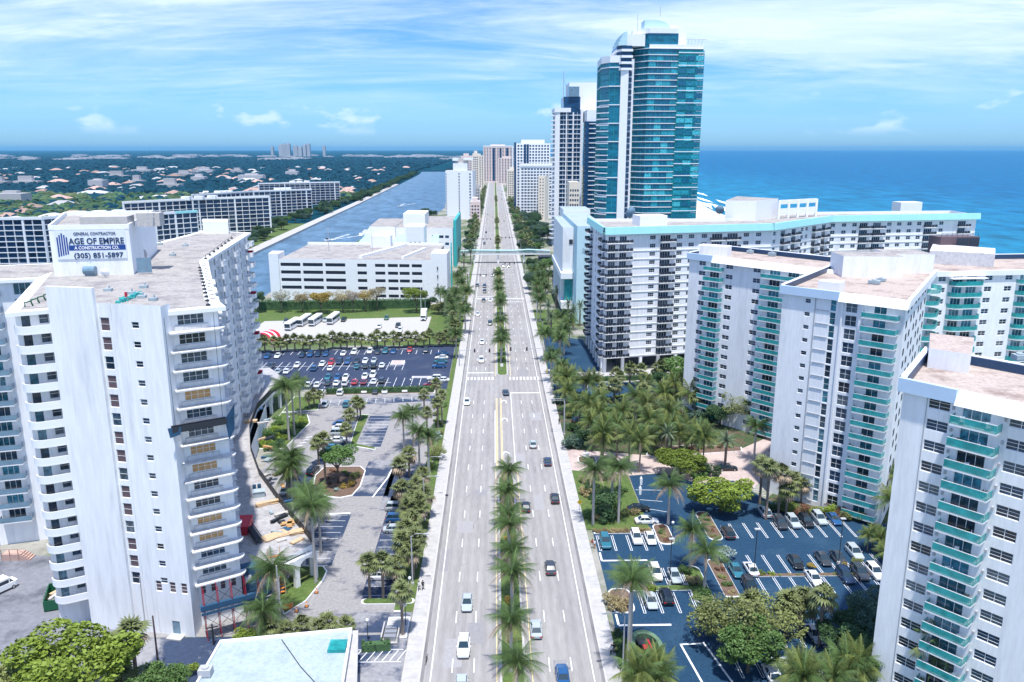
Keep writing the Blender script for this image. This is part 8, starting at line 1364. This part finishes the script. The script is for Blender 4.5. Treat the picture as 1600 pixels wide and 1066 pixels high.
for i, (q, lb) in enumerate((((-33.1, 351.2), 'left of two pale masts in the bus park'), ((-31.5, 354.7), 'right of two pale masts in the bus park'))): lamp(*q, 13, lb, 1.2, 0, 'white_paint')
def utility(x, y, h, label, mt='dark_metal', arm=True):
    t = thing('utility_pole', label, 'pole', (x, y, 0), .3, 'service lane poles'); m = MB(); m.tube([(0, 0, 0), (0, 0, h)], [.16, .11], 7); place('shaft', m.mesh('shaft', mt), t)
    if arm: m = MB(); m.box(-.9, -.06, h - .6, .9, .06, h - .45); place('crossarm', m.mesh('crossarm', mt), t)
utility(*(-48.1, 100.4), 8.5, 'thin dark pole at the service lane left of the pale roof', 'louvre', False); utility(*(-42.2, 105.9), 3.5, 'short dark post with crossarm before the scaffold'); utility(*(-33.1, 109.4), 11, 'tall pale pole in front of the stair tower', 'bark_pale', False)
# signs
YS = thing('warning_sign', 'yellow diamond road sign on the right pavement beside the lawn', 'sign', (16.9, (17.7, 148.3)[1], .14)); m = MB(); m.tube([(0, 0, 0), (0, 0, 2.9)], .04, 6); place('post', m.mesh('post', 'galv'), YS); m = MB(); m.prism([(-.55, 0), (0, -.55), (.55, 0), (0, .55)], 0, .03); o = place('panel', m.mesh('panel', 'yellow_paint'), YS, (0, -.05, 2.6)); o.rotation_euler = (R(90), 0, 0)
m = MB(); m.tube([(0, 0, 0), (0, 0, 2.1)], .04, 6); m.box(-.35, -.03, 1.5, .35, 0, 2.1); tag(place('street_sign', m.mesh('street_sign', 'white_paint'), None, (17.1, (17.7, 148.3)[1] + 1.5, .14)), 'small white sign behind the yellow diamond', 'sign')
KS = thing('keep_sign', 'white square sign on the grassy nose of the far median', 'sign', (2.2, 256, .2)); m = MB(); m.tube([(0, 0, 0), (0, 0, 2.2)], .04, 6); place('post', m.mesh('post', 'galv'), KS); m = MB(); m.box(-.45, -.04, 1.3, .45, 0, 2.4); place('panel', m.mesh('panel', 'white_paint'), KS)
m = MB(); m.box(-.15, -.15, 0, .15, .15, 1.2); m.box(-.2, -.2, 1.2, .2, .2, 1.5); tag(place('call_post', m.mesh('call_post', 'yellow_paint'), None, (17.0, (17.8, 252.0)[1], .14)), 'yellow post beside the pavement at the crossing', 'post')
m = MB(); m.box(-.7, -.4, 0, .7, .4, 1.3); m.box(-.75, -.45, 1.3, .75, .45, 1.38); tag(place('utility_box', m.mesh('utility_box', 'white_paint'), None, (*(21.6, 178.0), .14)), 'white cabinet on the round bed of the brick driveway', 'cabinet')
for i, (q, lb) in enumerate((((30.9, 157.7), 'white service pillar on the upper stall line'), ((32.0, 162.7), 'white globe bollard beside the service pillar'))): m = MB(); m.box(-.25, -.25, 0, .25, .25, 1.5); m.tube([(0, 0, 1.5), (0, 0, 1.75), (0, 0, 1.95)], [.12, .2, .05], 8); tag(place('service_pillar', m.mesh('service_pillar', 'white_paint'), None, (*q, .02)), lb, 'bollard')
for i, (q, lb) in enumerate((((-30.7, 115.9), 'traffic cone standing alone before the stair tower'), ((-32.0, 114.5), 'traffic cone beside the orange barrier'), ((-30.0, 120.0), 'traffic cone on the grass island edge'))):
    t = thing('traffic_cone', lb, 'cone', (*q, .02), 0, 'traffic cones'); m = MB(); m.tube([(0, 0, .05), (0, 0, .95)], [.25, .05], 9); place('cone', m.mesh('cone', 'orange_paint'), t); m = MB(); m.box(-.33, -.33, 0, .33, .33, .05); place('base', m.mesh('base', 'rubber'), t); m = MB(); m.tube([(0, 0, .45), (0, 0, .62)], [.165, .125], 9); place('band', m.mesh('band', 'cloth_white'), t)
BR = thing('barrier', 'orange mesh barrier propped at the foot of the stair tower', 'barrier', (*(-33.5, 115.0), .02), .3); m = MB(); m.box(-.9, -.05, .2, .9, .05, 1.1); place('panel', m.mesh('panel', 'orange_paint'), BR); m = MB(); [m.tube([(s * .8, q, 0), (s * .8, 0, 1.2)], .04, 5) for s in (-1, 1) for q in (-.4, .4)]; place('leg', m.mesh('leg', 'galv'), BR)
BN = thing('bin_store', 'pale paved bin enclosure between hedge and pavement at lower left', 'enclosure', (*(-16.0, 107.4), .14)); m = MB(); m.box(-1.3, -2, 0, 1.3, 2, .15); m.box(-1.3, -2, .15, -1.1, 2, 1.2); m.box(1.1, -2, .15, 1.3, 2, 1.2); place('walls', m.mesh('walls', 'concrete'), BN); m = MB(); [m.box(-.9, y_, .15, .9, y_ + .8, 1.0) for y_ in (-1.7, -.6, .5)]; place('bins', m.mesh('bins', 'steel'), BN)
# mast-arm signals
def signal(x0, y, dirx, reach, h, label, n_=3, mt='dark_metal'):
    t = thing('traffic_signal', label, 'traffic signal', (x0, y, 0), 0, 'mast-arm signals'); m = MB(); m.tube([(0, 0, 0), (0, 0, h + .6)], [.2, .14], 8); m.tube([(0, 0, h), (dirx * reach, 0, h + .3)], [.13, .07], 7); place('mast', m.mesh('mast', mt), t)
    for i in range(n_):
        u = reach * (.5 + .48 * i / max(1, n_ - 1)); o = place('signal_head', proto('sigh', lambda: (lambda q: (q.box(-.2, -.15, -.6, .2, .15, .6), q.box(-.28, .12, -.68, .28, .15, .68), q.mesh('signal_head', 'dark_metal'))[2])(MB())), t, (dirx * u, -.1, h - .1)); place('lens', proto('lens', lambda: (lambda q: (q.tube([(0, -.17, .35), (0, -.2, .35)], .11, 8), q.mesh('lens', 'lamp_red'))[1])(MB())), o)
signal(-12.2, 262, 1, 10.5, 5.6, 'left signal mast arm just beyond the zebra crossing', 2, 'galv'); signal(16.6, 264, -1, 11.5, 5.6, 'right signal mast arm just beyond the zebra crossing', 2, 'galv')
signal(-14.6, 425, 1, 13.5, 6.2, 'left dark signal arm before the footbridge'); signal(17.4, 470, -1, 11.5, 6.2, 'right dark signal arm before the footbridge'); signal(-14.6, 600, 1, 12, 6.2, 'left signal arm beyond the footbridge'); signal(17.4, 610, -1, 12, 6.2, 'right signal arm beyond the footbridge')
# footbridge
FB = thing('footbridge', 'pale teal covered footbridge spanning the avenue', 'bridge', (2, 515, 0)); m = MB(); m.box(-24, -2, 5.6, 34, 2, 6.4); place('deck', m.mesh('deck', 'white_paint'), FB); m = MB()
for i in range(24):
    x = -24 + i * 2.4
    for s in (-1.9, 1.9): m.tube([(x, s, 6.4), (x, s, 8.0)], .1, 4); m.tube([(x, s, 6.4), (x + 2.4, s, 8.0)] if i % 2 else [(x, s, 8.0), (x + 2.4, s, 6.4)], .08, 4)
for s in (-1.9, 1.9): m.tube([(-24, s, 8.0), (34, s, 8.0)], .14, 5); m.tube([(-24, s, 7.2), (34, s, 7.2)], .08, 4)
place('truss', m.mesh('truss', 'bridge_teal'), FB); m = MB(); pr = [(-24, 8.1), (-16, 8.6), (-4, 8.4), (10, 8.3), (20, 8.9), (34, 8.1)]
for a, b in zip(pr[:-1], pr[1:]): m.quad((a[0], -2.2, a[1]), (b[0], -2.2, b[1]), (b[0], 2.2, b[1]), (a[0], 2.2, a[1])); m.quad((a[0], -2.2, a[1]), (b[0], -2.2, b[1]), (b[0], -2.2, b[1] - .35), (a[0], -2.2, a[1] - .35))
place('canopy', m.mesh('canopy', 'bridge_teal'), FB)
for x in (-15.5, 2.3 - 2, 17): m = MB(); m.box(x - .5, -1, 0, x + .5, 1, 5.6); place('pier', m.mesh('pier', 'white_paint'), FB)
# pump house and low canopies right of the footbridge
m = MB(); m.box(-6, -4, 0, 6, 4, 5); m.box(-6.4, -4.4, 5, 6.4, 4.4, 5.5); tag(place('kiosk', m.mesh('kiosk', 'rail_dark'), None, (34, 508, 0)), 'dark flat kiosk beside the right end of the footbridge', 'kiosk')
# ---------------------------------------------------------------- boats and wakes
def boat(q, rz, label, L_=8):
    t = thing('motorboat', label, 'boat', (*q, -1.15), rz, 'motorboats'); m = MB(); h = L_ / 2; m.prism([(-h, -1.2), (h * .4, -1.25), (h * .8, -.7), (h, 0), (h * .8, .7), (h * .4, 1.25), (-h, 1.2)], 0, .9); place('hull', m.mesh('hull', 'white_paint'), t); m = MB(); m.box(-1, -.8, .9, 1.2, .8, 1.9); m.box(-1.4, -.9, 1.9, .9, .9, 2.0); place('cabin', m.mesh('cabin', 'rail_dark'), t)
    m = MB(); r = random.Random(str(label)); n_ = 26
    for s in (-1, 1):
        for i in range(n_):
            a = i / n_; x0 = -h - a * 46; w = .5 + 1.7 * a * r.random(); y0 = s * (1.0 + a * 6.5); m.quad((x0, y0 - w, .06), (x0 - 2.1, y0 - w * .9, .06), (x0 - 2.1, y0 + w, .06), (x0, y0 + w * .8, .06)) if r.random() > a * .5 else None
    for i in range(14): a = i / 14; x0 = -h - a * 20; m.quad((x0, -.9 * (1 - a), .05), (x0 - 1.5, -.8 * (1 - a), .05), (x0 - 1.5, .8 * (1 - a), .05), (x0, .9 * (1 - a), .05))
    o = place('wake', m.mesh('wake', 'foam'), None, (*q, -1.17), rz); stuff(o, 'white foamy wake behind the ' + label, 'wake')
boat((-137.4, 658.0), math.atan2(-1, -.35), 'nearer motorboat on the waterway'); boat((-125.8, 1062.7), math.atan2(-1, -.2), 'farther motorboat on the waterway')
for i, q in enumerate(((-104, 700), (-102, 712), (-100, 724), (-98, 736))):
    t = thing('moored_yacht', ORD[i] + ' white moored yacht from the camera on the near bank', 'boat', (q[0] - 6, q[1], -1.15), .1, 'moored yachts'); m = MB(); m.prism([(-8, -2), (4, -2.2), (8, 0), (4, 2.2), (-8, 2)], 0, 1.8); m.box(-5, -1.6, 1.8, 3, 1.6, 3.4); m.box(-4, -1.4, 3.4, 1, 1.4, 4.6); place('hull', m.mesh('hull', 'white_paint'), t)
# ---------------------------------------------------------------- people
def person_mesh(pose, top, bottom):
    s = {'walk': dict(lf=(.10, .28), rf=(-.10, -.24), lh=(.25, -.22), rh=(-.25, .24)), 'stand': dict(lf=(.11, .04), rf=(-.11, -.04), lh=(.27, .05), rh=(-.27, .1))}[pose]
    V_ = [(0, 0, .95), (0, 0, 1.15), (0, 0, 1.38), (0, .01, 1.5), (0, .03, 1.66)]; E = [(0, 1), (1, 2), (2, 3), (3, 4)]; rad = [.15, .13, .16, .06, .105]
    def chain(root, pts, rs):
        p = root
        for q, r in zip(pts, rs): V_.append(q); rad.append(r); E.append((p, len(V_) - 1)); p = len(V_) - 1
    for sx, ft in ((.1, s['lf']), (-.1, s['rf'])): chain(0, [(sx, 0, .88), (sx, ft[1] * .5 + .04, .5), (ft[0], ft[1], .08), (ft[0], ft[1] + .16, .04)], [.10, .07, .05, .045])
    for sx, hd in ((.2, s['lh']), (-.2, s['rh'])): chain(2, [(sx, 0, 1.4), (sx * 1.2, hd[1] * .35 - .03, 1.13), (hd[0], hd[1], .88), (hd[0], hd[1] + .03, .78)], [.065, .05, .038, .035])
    me = bpy.data.meshes.new('body'); me.from_pydata(V_, E, []); o = bpy.data.objects.new('tmp', me); COL.objects.link(o); md = o.modifiers.new('s', 'SKIN'); sk = me.skin_vertices[0].data
    for i, r in enumerate(rad): sk[i].radius = (r, r)
    sk[0].use_root = True; sd = o.modifiers.new('d', 'SUBSURF'); sd.levels = 1; sd.render_levels = 1
    bpy.context.view_layer.update(); out = bpy.data.meshes.new_from_object(o.evaluated_get(bpy.context.evaluated_depsgraph_get())); bpy.data.objects.remove(o); out.materials.clear()
    for x in ('skin', top, bottom): out.materials.append(M[x])
    for p in out.polygons:
        z = p.center.z; p.material_index = 0 if z > 1.46 or z < .06 or (abs(p.center.x) > .2 and z < 1.1) else (1 if z > .92 else 2)
    return out
hair = MB(); hair.tube([(0, .01, 1.66), (0, .0, 1.74), (0, .02, 1.79)], [.118, .1, .03], 9); HAIR = hair.mesh('hair', 'cloth_dark', True)
PM = [person_mesh('walk', 'cloth_dark', 'cloth_dark'), person_mesh('walk', 'cloth_white', 'cloth_dark'), person_mesh('stand', 'cloth_red', 'cloth_white'), person_mesh('stand', 'cloth_white', 'cloth_red')]
for i, (q, k, rz, lb) in enumerate((((-12.3, 120.4), 0, 3.1, 'person in black walking on the left pavement'), ((-12.9, 120.2), 1, 3.1, 'person in a white top walking on the left pavement'), ((17.1, 102.4), 0, .1, 'person in dark clothes walking up the right pavement'), ((16.7, 102.0), 1, .1, 'person in a pale top walking on the right pavement'), ((17.8, 134.3), 2, .4, 'person in a red top standing where pavement meets car park'), ((18.2, 134.0), 3, -.6, 'person in white top and red trousers at the car park entrance'), ((17.1, 202.4), 0, 3.0, 'person in black beside the right kerb near the garden'))):
    t = thing('person', lb, 'person', (q[0], q[1], .145), rz); place('body', PM[k], t); place('hair', HAIR, t)
# parked bicycle against the left kerb
BK = thing('bicycle', 'dark bicycle standing at the left kerb near the bottom edge', 'bicycle', (-10.1, (-10.0, 101.1)[1], .02), R(85)); m = MB()
for x in (-.55, .55): m.tube([(x + .34 * math.cos(a * .5236), 0, .35 + .34 * math.sin(a * .5236)) for a in range(13)], .025, 5, cap=False)
place('wheels', m.mesh('wheels', 'rubber'), BK); m = MB()
for a, b in (((-.55, 0, .35), (-.1, 0, .32)), ((-.1, 0, .32), (.42, 0, .8)), ((-.2, 0, .8), (.42, 0, .85)), ((-.1, 0, .32), (-.22, 0, .95)), ((-.55, 0, .35), (-.2, 0, .8)), ((.55, 0, .35), (.4, 0, 1.0))): m.tube([a, b], .022, 5)
m.tube([(.4, -.28, 1.02), (.4, .28, 1.02)], .02, 5); place('frame', m.mesh('frame', 'dark_metal'), BK); m = MB(); m.box(-.36, -.08, .95, -.1, .08, 1.0); place('saddle', m.mesh('saddle', 'rubber'), BK)
# ---------------------------------------------------------------- far bank: pool, trees, suburb
flat('pool', [(-169.2, 564.4), (-163.3, 578.7), (-168.0, 610.0), (-173.9, 590.3)], 'pool', .52) if False else None
m = MB(); m.sheet([(-196, 520), (-180, 522), (-180, 545), (-194, 550)], .54); struct('pool', m, 'pool'); m = MB(); m.sheet([(-196, 556), (-182, 556), (-182, 590), (-192, 590)], .54); struct('pool', m, 'pool')
m = MB(); m.sheet([(-230, 480), (-179.5, 480), (-186, 800), (-250, 800)], .05); struct('lawn', m, 'grass')
fr = random.Random(31)
def xl(y):
    for a, b in zip(BANK_L[:-1], BANK_L[1:]):
        if a[1] <= y <= b[1]: return a[0] + (b[0] - a[0]) * (y - a[1]) / (b[1] - a[1])
    return -240
for i in range(60):
    y = 600 + i * 13 + fr.uniform(-6, 6); tree(xl(y) - 12 - fr.uniform(0, 22), y, fr.uniform(6, 10), fr.uniform(4, 7.5), (DARK, BLUEG, GREEN, DARK)[i % 4], 'dark tree on the far waterfront', 'far waterfront trees')
for i in range(70):
    y = 1150 + i * 18 + fr.uniform(-6, 6); tree(xl(y) - 6 - fr.uniform(0, 10), y, fr.uniform(7, 10), fr.uniform(6, 9), DARK, 'dark tree in the belt along the far channel', 'far channel tree belt')
# houses of the mainland suburb
def house_mesh(seed):
    r = random.Random(seed); m = MB(); w, d, h = r.uniform(12, 22), r.uniform(9, 13), 3.6; m.box(-w / 2, -d / 2, 0, w / 2, d / 2, h, 0); o = .8; z = h + r.uniform(2, 3.2); k = d * .45
    a = [(-w / 2 - o, -d / 2 - o, h), (w / 2 + o, -d / 2 - o, h), (w / 2 + o, d / 2 + o, h), (-w / 2 - o, d / 2 + o, h)]; e, f_ = (-w / 2 + k, 0, z), (w / 2 - k, 0, z)
    m.quad(a[0], a[1], f_, e, 1); m.quad(a[2], a[3], e, f_, 1); m.tri(a[1], a[2], f_, 1); m.tri(a[3], a[0], e, 1); return m
HM = [house_mesh(k).mesh('house', ['wall_far', 'tile_roof' if k % 2 else 'roof_far']) for k in range(6)]
hp = []
while len(hp) < 290:
    y = 560 + 2500 * fr.random() ** 2.1; lim = -772 / 1280 * y - 60; x = fr.uniform(lim, xl(y) - 45)
    if y < 1120 and x > -.27 * y - 60 and y > 420: continue
    hp.append((x, y))
for (x, y) in hp: tag(place('house', HM[fr.randrange(6)], None, (x, y, 0), fr.choice((0, 1.57)) + fr.uniform(-.1, .1), fr.uniform(1.1, 2.0)), 'low suburban house among the trees of the mainland', 'house', 'mainland suburb houses')
for i in range(16):
    y = fr.uniform(900, 2600); x = fr.uniform(-772 / 1280 * y, -.2 * y - 60); w = fr.uniform(25, 60); m = MB(); m.box(-w / 2, -12, 0, w / 2, 12, fr.uniform(8, 18)); m.box(-w / 4, -5, 8, w / 4, 5, 20); tag(place('commercial_block', m.mesh('commercial_block', 'wall_far'), None, (x, y, 0)), 'pale commercial block rising above the suburb trees', 'building', 'suburb blocks')
def blob(m, x, y, r, h, rr):
    i = len(m.v); n_ = 6; m.v.append((x, y, h * rr.uniform(.9, 1.1)))
    for (f_, z) in ((.62, .86), (1, .5), (.7, .12)):
        for j in range(n_): a = j * 6.283 / n_ + rr.random() * .6; q = r * f_ * rr.uniform(.7, 1.25); m.v.append((x + q * math.cos(a), y + q * math.sin(a), h * z * rr.uniform(.85, 1.1)))
    for j in range(n_): m.f.append((i, i + 1 + j, i + 1 + (j + 1) % n_)); m.m.append(0)
    for k in range(2):
        for j in range(n_): a, b = i + 1 + k * n_ + j, i + 1 + k * n_ + (j + 1) % n_; m.f.append((a, a + n_, b + n_, b)); m.m.append(0)
m = MB(); mnear = MB(); cnt = 0
while cnt < 15000:
    y = 500 + 6500 * fr.random() ** 2.0; lim = -772 / 1280 * y - 80; x = fr.uniform(lim, xl(min(y, 2690)) - 18)
    if y < 1150 and x > -.30 * y - 60: continue
    r = fr.uniform(4, 8.5) * (1 + y / 6000)
    blob(mnear if y < 1250 and fr.random() < .75 else m, x, y, r, fr.uniform(6, 11), fr); cnt += 1
mat('near_wood', (.05, .10, .05), .8, .7, .05, spec=.1, stain=(.13, .15, .07), stain_scale=.02, stain_lo=.5, stain_hi=.65)
stuff(place('suburb_trees', mnear.mesh('suburb_trees', 'near_wood')), 'mixed green tree cover of the nearer mainland streets', 'trees')
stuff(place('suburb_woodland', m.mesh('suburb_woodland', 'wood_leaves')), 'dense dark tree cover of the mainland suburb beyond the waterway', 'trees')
m = MB()
for _ in range(1400):
    y = fr.uniform(2700, 5200); blob(m, fr.uniform(-150, -.02 * y), y, fr.uniform(10, 18), fr.uniform(8, 14), fr)
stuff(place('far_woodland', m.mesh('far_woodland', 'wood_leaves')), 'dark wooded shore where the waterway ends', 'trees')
for i in range(60):
    y = fr.uniform(5200, 9000); x = fr.uniform(-.6 * y, -.02 * y); m = MB(); w = fr.uniform(60, 240); m.box(-w / 2, -30, 0, w / 2, 30, fr.uniform(11, 15)); m.box(-w / 5, -20, 8, w / 5, 20, 17); tag(place('warehouse', m.mesh('warehouse', 'wall_far'), None, (x, y, 0)), 'long pale roof glinting near the horizon', 'building', 'roofs near the horizon')
# ---------------------------------------------------------------- haze
hm = bpy.data.materials.new('air'); hm.use_nodes = True; nt = hm.node_tree; nt.nodes.clear(); ho = nt.nodes.new('ShaderNodeOutputMaterial'); pv = nt.nodes.new('ShaderNodeVolumePrincipled')
pv.inputs['Color'].default_value = (.24, .66, 1.0, 1); pv.inputs['Density'].default_value = 3.4e-5; pv.inputs['Anisotropy'].default_value = 0.2; nt.links.new(pv.outputs[0], ho.inputs['Volume'])
m = MB(); m.box(-43000, -3500, -4, 43000, 43000, 150); M['air'] = hm; o = place('haze', m.mesh('haze', 'air')); stuff(o)
